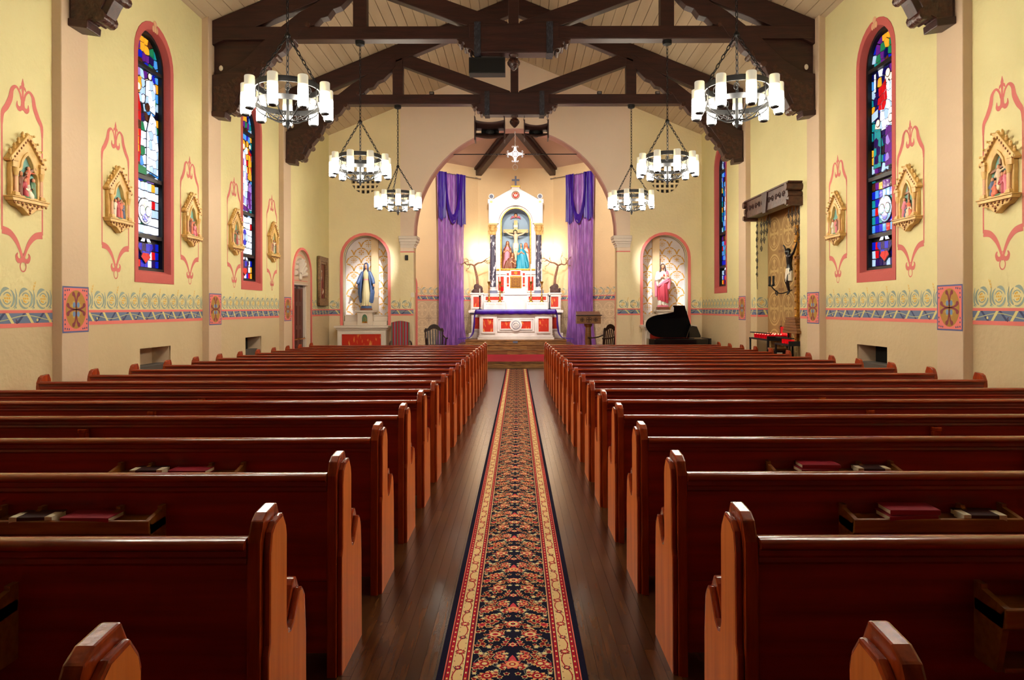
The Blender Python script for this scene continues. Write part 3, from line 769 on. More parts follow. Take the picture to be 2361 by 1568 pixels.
# ================================================================ chandeliers
def chain(b, p, q, w=.032, r=.0065):
    p = Vector(p); q = Vector(q); L = (q-p).length; n = max(2, int(L/.062)); d = (q-p)/n; u = d.normalized()
    a = u.orthogonal().normalized(); c = u.cross(a)
    for i in range(n):
        m = p + d*(i+.5); h = a if i % 2 else c; hl = d.length*.62
        b.tube([m + u*hl*cos(t) + h*w/2*sin(t) for t in [2*pi*k/8 for k in range(8)]], r, 4, True)
def chandelier(x, y, label):
    t = thing('chandelier', label, 'chandelier', (x, y, 3.70), 'iron candle-lamp chandeliers')
    loc = dict(local=True)
    P = lambda z: z - 3.70
    b = MB(); b.lathe([(.03, P(6.08)), (.075, P(6.10)), (.08, P(6.14)), (.08, P(6.16))], n=14); b.build('ceiling_canopy', 'iron', t, True, local=True)
    b = MB(); chain(b, (0, 0, P(4.80)), (0, 0, P(6.08))); b.build('suspension_chain', 'iron', t, True, local=True)
    b = MB(); b.lathe([(.015, P(4.76)), (.035, P(4.78)), (.035, P(4.80)), (.012, P(4.83))], n=10); b.build('chain_hub', 'iron', t, True, local=True)
    for k in range(3):
        a = pi/2 + 2*pi*k/3; b = MB(); chain(b, (.36*cos(a), .36*sin(a), P(4.21)), (.02*cos(a), .02*sin(a), P(4.77))); b.build('hanger_chain', 'iron', t, True, local=True)
    for nm, z0, z1 in (('upper_ring', 4.15, 4.215), ('lower_ring', 3.95, 4.01)):
        b = MB(); n = 40; vs = []
        for r in (.352, .368):
            for z in (z0, z1): vs += [(r*cos(2*pi*k/n), r*sin(2*pi*k/n), P(z)) for k in range(n)]
        fs = []
        for (i, j) in ((0, 1), (1, 3), (3, 2), (2, 0)): fs += [(i*n+k, i*n+(k+1) % n, j*n+(k+1) % n, j*n+k) for k in range(n)]
        b.add(vs, fs); b.build(nm, 'iron', t, True, local=True)
    for k in range(9):
        a = -pi/2 + radians(20 + 40*k); ca, sa = cos(a), sin(a)
        f = lambda r, z: (r*ca, r*sa, P(z))
        b = MB(); b.tube([f(*q) for q in smooth([(.365, 3.98), (.41, 3.90), (.47, 3.845)], 4)], .009, 6)
        b.tube([f(*q) for q in smooth([(.36, 3.97), (.33, 3.90), (.22, 3.83), (.10, 3.79), (.03, 3.80)], 4)], .008, 6)
        sc = [(.14 + .03*cos(q), 3.83 + .03*sin(q)) for q in [pi*1.3*i/8 for i in range(9)]]
        b.tube([f(*q) for q in sc], .006, 5)
        sc = [(.362, 4.08 + .05*cos(q)) for q in [pi*i/5 for i in range(6)]]
        b.tube([(f(.362, 4.15)), (f(.362, 4.0))], .006, 5)
        a2 = a + radians(20); sp = [(a2 + .10*(1 - i/16)*cos(i*.7), 4.08 + .055*(1 - i/16)*sin(i*.7)) for i in range(13)]
        b.tube([(.36*cos(q), .36*sin(q), P(z)) for q, z in sp], .005, 5)
        arm = b.build('lamp_arm', 'iron', t, True, local=True)
        b = MB(); b.lathe([(.012, P(3.83)), (.045, P(3.84)), (.05, P(3.855))], (.47*ca, .47*sa, 0), 12); b.build('lamp_cup', 'iron', arm, True, local=True)
        b = MB(); b.lathe([(.05, P(3.856)), (.057, P(3.87)), (.057, P(4.205)), (.052, P(4.212)), (.047, P(4.205)), (.047, P(3.95))], (.47*ca, .47*sa, 0), 16)
        b.build('candle_lamp', 'lamp', t, True, local=True)
    b = MB(); b.lathe([(.008, P(3.70)), (.014, P(3.72)), (.03, P(3.77)), (.02, P(3.79)), (.02, P(3.83)), (.012, P(4.19))], n=10)
    b.build('finial', 'iron', t, True, local=True)
    return t
names = {(-1, 0): 'large iron chandelier of candle lamps hanging in front of the first left window', (1, 0): 'large iron chandelier of candle lamps hanging in front of the second right pilaster',
         (-1, 1): 'iron chandelier hanging in front of the round grille over the Mary niche', (1, 1): 'iron chandelier hanging in front of the round grille over the right niche',
         (-1, 2): 'small far chandelier beside the left springing of the chancel arch', (1, 2): 'small far chandelier beside the right springing of the chancel arch'}
ch0 = None
for s in (-1, 1):
    for i in range(3):
        if ch0 is None: ch0 = chandelier(s*2.62, TRY[i], names[(s, i)])
        else:
            c = dup(ch0); c.location = (s*2.62, TRY[i], 3.70); c['label'] = names[(s, i)]
            c.rotation_euler = (0, 0, radians({(1, 0): -18, (-1, 1): 12.4, (1, 1): -12.4, (-1, 2): 30, (1, 2): -2}[(s, i)]))
ch0.rotation_euler = (0, 0, radians(18))
for s in (-1, 1):                                   # the pair over the rear pews, just above the picture
    c = dup(ch0); c.location = (s*2.62, 4.50, 3.70); c['label'] = 'iron chandelier over the rear pews on the %s, hung from the rearmost truss' % ('left' if s < 0 else 'right')

# ================================================================ pews
ROWS = [1.21 + .888*i for i in range(19)]
endA = [(0, -.02), (0, .838), (.030, .893), (.066, .912), (.150, .920), (.180, .865), (.188, .82), (.188, .565), (.196, .53), (.215, .518), (.24, .522), (.265, .553), (.30, .605), (.32, .62),
        (.348, .618), (.368, .59), (.385, .565), (.40, .40), (.408, -.02)]
endB = [(.014, -.02), (.014, .50), (.026, .525), (.026, .80), (.042, .858), (.074, .882), (.146, .890), (.178, .848), (.188, .82), (.188, .565), (.196, .505), (.224, .493), (.254, .510), (.28, .545),
        (.318, .590), (.346, .586), (.368, .565), (.385, .545), (.40, .40), (.408, -.02)]
mesh_cache = {}
def pew_end(parent, x, face, th=.040):
    """end panel: dark core with a thinner pale face towards the aisle (face = +1 or -1 in x)"""
    key = ('end', face)
    if key not in mesh_cache:
        b = MB(); b.prism(endA, -th/2, th/2, 'x'); o = rebev(b.build('end_panel', 'pewend', None), .006, 2, 30)
        b = MB(); x0, x1 = sorted((face*th/2, face*(th/2 + .020))); b.prism(endB, x0, x1, 'x'); f = rebev(b.build('end_face', 'pewend', None), .007, 2, 30)
        b = MB(); g = face*(th/2 + .0205)
        pf = [(.021, -.02), (.021, .49), (.036, .53), (.036, .795), (.050, .85), (.080, .872), (.142, .880), (.172, .842), (.181, .81), (.181, .53), (.200, .488), (.226, .482), (.26, .50), (.288, .535), (.322, .578), (.346, .575), (.372, .53), (.390, .39), (.400, -.02)]
        b.add([(g, u, v) for u, v in pf], [list(range(len(pf)))]); fp = b.build('face_veneer', 'pewface', None)
        mesh_cache[key] = (o.data, f.data, fp.data)
        for q in (o, f, fp): bpy.data.objects.remove(q)
    a, c, e = mesh_cache[key]
    o = bpy.data.objects.new('end_panel', a); COLL.objects.link(o); o.parent = parent; o.location = (x, 0, 0)
    f = bpy.data.objects.new('end_face', c); COLL.objects.link(f); f.parent = o
    g = bpy.data.objects.new('face_veneer', e); COLL.objects.link(g); g.parent = o
    return o
railp = [(-.020, .820), (-.027, .830), (-.025, .842), (-.012, .850), (.012, .853), (.034, .850), (.046, .842), (.046, .820)]
def make_pew(x0, x1, aisle, label, group):
    """pew along x; local y = 0 is the rear face of the end panels, people sit towards +y"""
    t = thing('pew', label, 'pew', (0, 0, 0), group)
    pew_end(t, x0 if aisle < 0 else x1, 1 if aisle > 0 else -1); pew_end(t, x1 if aisle < 0 else x0, -1 if aisle > 0 else 1)
    a, c = x0 + .02, x1 - .02
    b = MB(); b.prism(railp, a, c, 'x'); b.build('top_rail', 'pew', t, True, local=True, ang=60)
    b = MB(); b.prism([(.002, .772), (-.002, .780), (.001, .792), (-.004, .800), (-.002, .82), (.03, .82), (.03, .772)], a, c, 'x'); b.build('rail_moulding', 'pewback', t, local=True)
    b = MB(); b.prism([(.006, .40), (.006, .772), (.026, .772), (.056, .44), (.056, .40)], a, c, 'x'); b.build('backrest', 'pewback', t, local=True)
    b = MB(); b.prism([(.008, .10), (.008, .398), (.028, .398), (.028, .10)], a, c, 'x'); b.build('lower_back_board', 'pewback', t, local=True)
    b = MB(); b.prism([(.03, .375), (.03, .40), (.36, .425), (.385, .42), (.385, .395), (.36, .39)], a, c, 'x'); rebev(b.build('seat', 'pew', t, local=True), .006)
    b = MB(); xm = (x0+x1)/2
    b.box(xm - .025, xm + .025, -.035, .006, -.02, .745); b.box(xm - .025, xm + .025, -.05, .006, .745, .772); rebev(b.build('back_bracket', 'pewend', t, local=True), .005)
    k = MB(); k.box(a + .08, c - .08, -.30, -.16, .185, .21); kn = k.build('kneeler', 'pad', t, local=True)
    for xx in (a + .10, xm - .2, c - .10):
        b = MB(); b.bar((xx, -.03, .20), (xx, -.20, .185), .012, .03); b.bar((xx, -.20, .19), (xx, -.26, .0), .014, .03); b.box(xx - .012, xx + .03, -.285, -.245, -.005, .012)
        b.build('kneeler_leg', 'steel', kn, local=True)
    return t
def add_rack(t, xa):
    """book rack on the back of a pew, towards the people behind"""
    w = .68; b = MB()
    b.prism([(.006, .640), (-.12, .630), (-.135, .640), (-.135, .690), (-.125, .695), (-.112, .676), (.006, .680)], xa, xa + w, 'x')
    b.prism([(.006, .50), (-.10, .50), (-.10, .515), (.006, .515)], xa + .02, xa + w - .02, 'x')
    r = rebev(b.build('book_rack', 'oak', t, local=True), .004)
    for xx in (xa, xa + .165, xa + .49, xa + w - .018):
        b = MB()
        b.prism([(.006, .50), (-.09, .50), (-.12, .63), (-.13, .693), (-.03, .712), (-.03, .725), (.006, .725)] if xx in (xa, xa + w - .018) else [(.006, .656), (-.11, .656), (-.11, .69), (-.03, .712), (-.03, .722), (.006, .722)], xx, xx + .018, 'x')
        b.build('rack_divider', 'oak', r, local=True)
ordn = ['rearmost', 'second', 'third', 'fourth', 'fifth', 'sixth', 'seventh', 'eighth', 'ninth', 'tenth', 'eleventh', 'twelfth', 'thirteenth', 'fourteenth', 'fifteenth', 'sixteenth', 'seventeenth', 'eighteenth', 'frontmost']
SLOPE = -math.atan(.0135)
pews = {}
for s in (-1, 1):
    x0, x1 = (-4.93, -.725) if s < 0 else (.745, 4.92)
    side = 'left' if s < 0 else 'right'
    proto = make_pew(x0, x1, 1 if s < 0 else -1, '', 'mahogany pews on the %s of the aisle' % side)
    for i, y in enumerate(ROWS):
        p = proto if i == 0 else dup(proto)
        p.location = (0, y, floor_z(y)); p.rotation_euler = (SLOPE, 0, 0)
        p['label'] = 'polished mahogany pew %s of the aisle, %s row counted from the back' % (side, ordn[i]) if 0 < i < 18 else 'polished mahogany pew %s of the aisle, %s row' % (side, ordn[i] + (' by the altar steps' if i else ''))
        pews[(s, i)] = p
for s in (-1, 1):
    for i in (0, 1, 2, 3):
        for xa in ((-2.10, -4.2) if s < 0 else (1.40, 3.6)): add_rack(pews[(s, i)], xa)
# books lying in the racks that show
def book(name, x, y, z, L, D, T, m, label, rz, group=None):
    t = thing(name, label, 'book', (x, y, z), group, rz)
    b = MB(); b.box(-L/2, L/2, -D/2, D/2, 0, .003); b.box(-L/2, L/2, -D/2, D/2, T - .003, T); b.box(-L/2, L/2, -D/2, -D/2 + .003, .003, T - .003); rebev(b.build('cover', m, t, local=True), .0012, 1)
    b = MB(); b.box(-L/2 + .004, L/2 - .004, -D/2 + .004, D/2 - .005, .003, T - .003); b.build('pages', 'page', t, local=True)
    if name == 'missal':
        for e in (-1, 1): b = MB(); x0, x1 = sorted((e*(L/2 - .028), e*(L/2 + .001))); b.box(x0, x1, -D/2 - .0015, D/2*.3, -.0005, T + .001); b.build('spine_tape', 'page', t, local=True)
    return t
for s in (-1, 1):
    side = 'left' if s < 0 else 'right'
    for i, lab in ((1, 'second'), (2, 'third'), (3, 'fourth')):
        y = ROWS[i]; z = floor_z(y) + .684
        xa = -2.10 if s < 0 else 1.40
        xr, xm = (xa + .42, xa + .20) if s < 0 else (xa + .24, xa + .53)
        yb = y - .065
        book('hymnal', xr, yb, z, .20, .115, .022, 'redbook', 'red cloth hymnal lying in the rack of the %s %s pew' % (lab, side), radians(2*s))
        if s > 0: book('hymnal', xr + .012, yb + .006, z + .0225, .20, .115, .022, 'redbook', 'red cloth hymnal on top of another in the rack of the %s right pew' % lab, radians(-1.5))
        book('missal', xm, yb, z, .165, .11, .024, 'bookcover', 'dark missal with pale taped spine ends in the rack of the %s %s pew' % (lab, side), radians(-3*s))

# ================================================================ aisle runner
def rug():
    x0c, hw = .030, .315; ya, ye = 2.2, 20.35
    b = MB()
    fz = lambda y: floor_z(y) + .0032
    fn = lambda u, v, l: (x0c + u, v, fz(v) + .009 + l*.0005)
    navy = C(18, 16, 44); red = C(186, 30, 52); dred = C(140, 20, 38); beige = C(244, 212, 152); sal = C(232, 112, 100); pin = C(222, 70, 86); crm = C(246, 226, 164); gry = C(156, 160, 148); ora = C(248, 188, 124)
    n = 60; ys = [ya + (ye-ya)*i/n for i in range(n+1)]
    def band(u0, u1, col, lay):
        b.col = col
        for a, e in zip(ys, ys[1:]):
            b.rect(u0, u1, a, e, fn, lay)
    b.col = navy
    for a, e in zip(ys, ys[1:]):
        vs = [(x0c + u, y, fz(y) + d) for d in (0, .009) for y in (a, e) for u in (-hw, hw)]
        b.add(vs, [(0, 2, 3, 1), (4, 5, 7, 6), (0, 1, 5, 4), (2, 6, 7, 3), (0, 4, 6, 2), (1, 3, 7, 5)])
    for s in (-1, 1):
        g = lambda a, c: (min(s*a, s*c), max(s*a, s*c))
        band(*g(.176, .290), navy, .3)
        band(*g(.282, .288), sal, .6); band(*g(.262, .279), red, .6); band(*g(.257, .260), crm, .6)
        band(*g(.208, .257), beige, .6); band(*g(.205, .208), crm, .6); band(*g(.187, .202), red, .6); band(*g(.180, .183), sal, .6); band(*g(.176, .179), crm, .6)
    def flower(u, v, r, cols, k=8, lay=2, petal=.55, sq=1.0):
        b.col = cols[0]
        ns = 2 if v > 11 else 4; pts = []
        for i in range(k*ns):
            a = 2*pi*i/(k*ns); rr = r*((1 + petal)/2 + (1 - petal)/2*cos(k*a)); pts.append((u + rr*sin(a), v + rr*cos(a)*sq))
        b.poly(pts, fn, lay)
        f = .62
        for j, c in enumerate(cols[1:]):
            b.col = c; b.disc((u, v), r*f, fn, lay + .5 + j*.4, 8, r*f*sq); f *= .55
    def leaf(u, v, du, dv, w, c1, c2=None, lay=1.5):
        b.col = c1; nx, ny = -dv, du; l = math.hypot(nx, ny); nx, ny = nx/l*w, ny/l*w
        b.poly([(u, v), (u + du*.35 + nx, v + dv*.35 + ny), (u + du*.8 + nx*.6, v + dv*.8 + ny*.6), (u + du, v + dv), (u + du*.6 - nx*.8, v + dv*.6 - ny*.8), (u + du*.2 - nx*.7, v + dv*.2 - ny*.7)], fn, lay)
        if c2:
            b.col = c2; b.poly([(u + du*.1, v + dv*.1), (u + du*.5 + nx*.4, v + dv*.5 + ny*.4), (u + du*.85, v + dv*.85), (u + du*.5 - nx*.3, v + dv*.5 - ny*.3)], fn, lay + .4)
    T = .58; y = ya + .12; rnd = random.Random(5)
    small = [(rnd.uniform(.02, .165), rnd.uniform(0, T), rnd.choice((0, 1, 2, 3)), rnd.uniform(.011, .018)) for _ in range(120)]
    while y < ye - .4:
        far = y > 11
        flower(0, y, .036, (sal, crm, navy, red) , 12, 3, .82); 
        if not far: b.col = crm; b.disc((0, y), .024, fn, 3.3, 10); b.col = pin; b.disc((0, y), .010, fn, 3.6, 6)
        # palmettes on the centre line
        yy = y + T*.30
        flower(0, yy, .046, (sal, ora, red, crm), 7, 3, .6); 
        b.col = pin; b.poly([(-.03, yy - .02), (.03, yy - .02), (.012, yy + .06), (0, yy + .085), (-.012, yy + .06)], fn, 2.6)
        flower(0, y + T*.62, .026, (pin, crm, red), 6, 3)
        for s in (-1, 1):
            flower(s*.105, y + .075, .042, (ora, red, crm, red), 7, 3, .5)
            flower(s*.082, y - .115, .046, (sal, crm, pin, red), 8, 3, .55, .8)
            flower(s*.12, y - .11 + T*.5, .036, (ora, red, crm), 7, 3, .6)
            flower(s*.055, y + T*.42, .028, (pin, ora, red), 7, 3, .6)
            flower(s*.150, y + T*.30, .026, (red, sal, crm), 6, 3)
            flower(s*.150, y - .01, .028, (ora, pin, red), 6, 3)
            leaf(s*.02, y + T*.40, s*.065, .02, .012, gry, red); leaf(s*.10, y + T*.40, s*.05, .045, .012, sal, red)
            leaf(s*.045, y - .03, s*.06, -.035, .012, crm, pin); leaf(s*.06, y + .17, s*.045, .06, .011, gry, pin)
            leaf(s*.15, y + .14, -s*.05, .05, .010, pin, crm); leaf(s*.03, y + T*.52, s*.05, -.03, .01, sal, crm)
            b.col = gry
            b.ribbon([(s*u, v) for u, v in smooth([(.02, y + .02), (.06, y + .06), (.05, y + .13), (.10, y + .18), (.15, y + .22), (.11, y + .30), (.05, y + .33), (.02, y + .45)], 3)], .0028, fn, 1)
            b.ribbon([(s*u, v) for u, v in smooth([(.165, y - .05), (.12, y + .02), (.16, y + .1), (.165, y + .2), (.13, y + .27), (.165, y + .38), (.08, y + .5)], 3)], .0028, fn, 1)
            for u, v, c, r in small:
                if far and r < .012: continue
                flower(s*u, y + v, r, ((crm, red), (gry, crm), (ora, dred), (crm, dred))[c], 5, 2, .6)
            # border
            for j in range(2 if far else 4):
                v = y + T*j/4; e = s*.2325
                flower(e, v, .026 if j % 2 == 0 else .019, (dred, sal, crm) if j % 2 == 0 else (navy, pin, crm), 8, 3, .62)
                b.col = red
                b.ribbon([(e + s*.018*sin(k*pi/6 + j*pi), v + T/4*k/6) for k in range(7)], .005, fn, 1.5)
                if not far:
                    for k in range(6):
                        b.col = dred; b.disc((e + (.019 if k % 2 else -.019), v + T/4*(k + .5)/6), .0035, fn, 1.6, 5)
            for lane in (.2705, .1945):
                for k in range(6 if far else 12):
                    v = y + T*k/(6 if far else 12); b.col = ora if k % 2 else crm
                    b.rect(s*lane - .0035, s*lane + .0035, v, v + .014, fn, 1.2)
        y += T
    o = b.build('aisle_runner', 'rug')
    tag(o, 'long navy floral carpet runner with beige borders down the aisle', 'carpet')
rug()

# ================================================================ stained glass windows
def clip(poly, p, q):
    """keep the part of poly nearer to p than to q"""
    mx, my = (p[0]+q[0])/2, (p[1]+q[1])/2; nx, ny = q[0]-p[0], q[1]-p[1]; out = []
    for i in range(len(poly)):
        a, c = poly[i-1], poly[i]
        da = (a[0]-mx)*nx + (a[1]-my)*ny; dc = (c[0]-mx)*nx + (c[1]-my)*ny
        if da*dc < 0: t = da/(da-dc); out.append((a[0] + (c[0]-a[0])*t, a[1] + (c[1]-a[1])*t))
        if dc <= 0: out.append(c)
    return out
def inset(poly, d):
    cx = sum(p[0] for p in poly)/len(poly); cy = sum(p[1] for p in poly)/len(poly)
    out = []
    for x, y in poly:
        l = math.hypot(x-cx, y-cy) or 1; k = max(0, 1 - d*1.25/l); out.append((cx + (x-cx)*k, cy + (y-cy)*k))
    return out
def scene_color(u, v, kind, rnd):
    """colour of a pane, u across 0..1, v up 0..1 of the whole light"""
    def e(cu, cv, ru, rv): return ((u-cu)/ru)**2 + ((v-cv)/rv)**2 < 1
    bright = kind in (0, 1)
    if v < .135:
        if abs(u-.5) > .4: return rnd.choice(('gold', 'pale', 'blue'))
        if e(.5, .075, .2, .03): return rnd.choice(('blue', 'red'))
        if e(.5, .10, .3, .03): return rnd.choice(('white', 'pale'))
        return rnd.choice(('deep', 'red', 'white', 'blue', 'pale')) if bright else rnd.choice(('deep', 'deep', 'blue', 'red', 'pale'))
    if v < .385:
        if v > .345: return rnd.choice(('white', 'gold', 'white', 'pale')) if bright else rnd.choice(('purple', 'gold', 'brown'))
        if e(.5, .25, .22, .055): return rnd.choice(('blue', 'pale', 'green')) if bright else rnd.choice(('teal', 'purple', 'blue'))
        if rnd.random() < .08: return 'red'
        return rnd.choice(('white', 'white', 'white', 'pale', 'white')) if bright else rnd.choice(('sky', 'blue', 'sky', 'teal', 'blue'))
    if v > .86:
        if e(.5, .965, .22, .03): return 'gold'
        if abs(u-.5) > .3: return rnd.choice(('teal', 'sky', 'pale', 'blue'))
        return rnd.choice(('deep', 'purple', 'green', 'brown', 'blue'))
    if abs(u-.5) > .44: return rnd.choice(('pale', 'teal', 'sky', 'gold'))
    if kind == 0:                                   # bishop in red with a kneeling figure in white
        if e(.22, .735, .10, .022): return 'skin'
        if e(.25, .765, .17, .045): return 'gold'
        if e(.2, .62, .24, .13): return rnd.choice(('red', 'red', 'gold', 'red'))
        if e(.2, .50, .22, .07): return rnd.choice(('red', 'white'))
        if e(.62, .66, .09, .02): return 'brown'
        if e(.68, .55, .24, .115): return rnd.choice(('white', 'white', 'pale', 'white'))
        if e(.7, .43, .22, .05): return rnd.choice(('pale', 'sky', 'lilac'))
        if e(.55, .80, .09, .022): return 'skin'
        if e(.58, .73, .22, .07): return rnd.choice(('white', 'pale', 'sky'))
        if v > .74: return rnd.choice(('purple', 'blue', 'lilac', 'pale'))
        return rnd.choice(('deep', 'blue', 'dark', 'sky', 'green'))
    if kind == 1:
        if e(.3, .72, .12, .10): return rnd.choice(('white', 'pale', 'gold'))
        if e(.7, .70, .13, .11): return rnd.choice(('red', 'gold', 'white', 'blue'))
        if e(.45, .55, .3, .10): return rnd.choice(('white', 'white', 'pale', 'lilac'))
        if e(.6, .45, .24, .05): return rnd.choice(('purple', 'lilac', 'red'))
        return rnd.choice(('deep', 'blue', 'sky', 'pale', 'dark'))
    if kind == 2:                                   # priest with red cape over children in blue
        if e(.55, .80, .11, .022): return 'skin'
        if e(.40, .735, .17, .035): return 'red'
        if e(.62, .74, .10, .04): return rnd.choice(('white', 'gold'))
        if e(.52, .66, .19, .07): return rnd.choice(('white', 'white', 'pale'))
        if abs(u-.25) < .06 and v > .76 or abs(u-.85) < .05 and v > .76: return rnd.choice(('white', 'gold'))
        if e(.25, .60, .10, .018) or e(.62, .605, .10, .02) or e(.88, .60, .09, .018): return 'skin'
        if e(.62, .52, .19, .075): return rnd.choice(('purple', 'lilac', 'purple'))
        if e(.25, .51, .14, .09): return rnd.choice(('teal', 'deep', 'sky'))
        if e(.88, .53, .12, .07): return 'blue'
        if e(.45, .43, .4, .03): return rnd.choice(('pale', 'purple', 'dark'))
        return rnd.choice(('deep', 'dark', 'deep', 'blue', 'purple'))
    if e(.5, .6, .22, .16): return rnd.choice(('white', 'pale', 'sky'))
    return rnd.choice(('deep', 'blue', 'sky', 'teal', 'dark'))
def circ(u, z, r, n=10): return [(u*.42 + r*cos(2*pi*k/n), z + r*sin(2*pi*k/n)) for k in range(n)]
def P4(*q): return [(u*.42, z) for u, z in q]
FIG = {
 0: [(('red', 'red', 'red', 'brown'), P4((-.96, 3.66), (-.3, 3.62), (-.22, 4.15), (-.2, 4.5), (-.4, 4.74), (-.82, 4.74), (-.98, 4.35))), (('gold',), P4((-.62, 4.68), (-.48, 4.68), (-.34, 3.86), (-.52, 3.86))),
     (('gold',), circ(-.42, 4.84, .105)), (('skin',), circ(-.38, 4.80, .055)), (('white', 'pale', 'white'), P4((.05, 4.55), (.72, 4.5), (.75, 4.92), (.5, 5.0), (.1, 4.94))), (('skin',), circ(.36, 5.03, .05)),
     (('white', 'white', 'pale'), P4((.12, 3.64), (.9, 3.60), (.94, 4.0), (.76, 4.42), (.42, 4.50), (.14, 4.22))), (('brown',), circ(.2, 4.56, .06)), (('green', 'blue'), P4((-.9, 3.56), (.1, 3.56), (.1, 3.66), (-.9, 3.70)))],
 1: [(('white', 'pale', 'white', 'lilac'), P4((-.5, 3.7), (.35, 3.65), (.4, 4.3), (.15, 4.72), (-.3, 4.72), (-.55, 4.3))), (('gold',), circ(-.06, 4.86, .10)), (('skin',), circ(-.06, 4.83, .055)),
     (('red', 'red', 'gold'), P4((.45, 4.2), (.92, 4.2), (.9, 4.75), (.55, 4.8))), (('skin',), circ(.7, 4.88, .05)), (('purple', 'lilac'), P4((.4, 3.62), (.92, 3.62), (.9, 4.12), (.5, 4.16))), (('blue', 'sky'), P4((-.94, 3.7), (-.6, 3.7), (-.6, 4.5), (-.92, 4.5)))],
 2: [(('white', 'white', 'pale'), P4((-.42, 4.18), (.48, 4.18), (.46, 4.68), (.2, 4.88), (-.34, 4.6))), (('red',), P4((-.5, 4.5), (-.3, 4.82), (.0, 4.90), (.12, 4.6), (-.1, 4.46))), (('skin',), circ(.15, 4.97, .062)),
     (('white',), P4((.3, 4.55), (.5, 4.5), (.5, 4.82), (.36, 4.84))), (('pale',), P4((-.95, 4.36), (-.5, 4.40), (-.5, 4.52), (-.95, 4.48))), (('pale',), P4((.55, 4.5), (.95, 4.58), (.95, 4.70), (.55, 4.62))),
     (('teal', 'deep', 'teal'), P4((-.82, 3.66), (-.3, 3.66), (-.3, 4.2), (-.74, 4.24))), (('skin',), circ(-.5, 4.31, .055)), (('purple', 'lilac', 'purple'), P4((0, 3.64), (.56, 3.64), (.62, 4.16), (.06, 4.22))), (('skin',), circ(.35, 4.30, .06)),
     (('blue', 'blue', 'deep'), P4((.68, 3.74), (.98, 3.74), (.98, 4.22), (.72, 4.24))), (('skin',), circ(.85, 4.31, .055)), (('white',), P4((-.72, 4.78), (-.6, 4.78), (-.6, 5.05), (-.72, 5.05))), (('white',), P4((.66, 4.84), (.8, 4.84), (.8, 5.07), (.66, 5.07)))],
 3: [(('white', 'pale', 'sky'), P4((-.4, 3.7), (.5, 3.65), (.45, 4.4), (.1, 4.75), (-.3, 4.6))), (('gold',), circ(.05, 4.88, .09)), (('skin',), circ(.05, 4.85, .05)), (('red', 'purple'), P4((.5, 3.9), (.92, 3.9), (.85, 4.6), (.55, 4.6)))]}
for k_ in FIG:
    br = k_ < 2
    FIG[k_] += [(('white' if br else 'sky',), circ(0, 3.03, .19, 16)), (('blue', 'green', 'blue') if br else ('teal', 'purple', 'blue'), circ(0, 3.11, .085)), (('blue',), circ(0, 2.95, .085)), (('pale' if br else 'teal',), circ(-.19, 3.03, .075)), (('pale' if br else 'teal',), circ(.19, 3.03, .075)),
                (('deep', 'blue'), P4((-.5, 2.50), (0, 2.30), (.5, 2.50), (.45, 2.56), (-.45, 2.56))), (('red',), P4((-.3, 2.36), (0, 2.27), (.3, 2.36), (.2, 2.42), (-.2, 2.42))), (('white',), P4((-.35, 2.58), (-.08, 2.58), (-.02, 2.64), (-.2, 2.645))), (('white',), P4((.08, 2.58), (.35, 2.58), (.2, 2.645), (.02, 2.64)))]
def hull_clip(poly, conv):
    """convex polygon clipped by another (Sutherland-Hodgman)"""
    area = sum(conv[i-1][0]*conv[i][1] - conv[i][0]*conv[i-1][1] for i in range(len(conv)))
    if area < 0: conv = conv[::-1]
    out = poly
    for i in range(len(conv)):
        (ax, ay), (bx, by) = conv[i-1], conv[i]; inp, out = out, []
        for j in range(len(inp)):
            p, q = inp[j-1], inp[j]; dp = (bx-ax)*(p[1]-ay) - (by-ay)*(p[0]-ax); dq = (bx-ax)*(q[1]-ay) - (by-ay)*(q[0]-ax)
            if dp*dq < 0: t = dp/(dp-dq); out.append((p[0] + (q[0]-p[0])*t, p[1] + (q[1]-p[1])*t))
            if dq >= 0: out.append(q)
        if len(out) < 3: return []
    return out
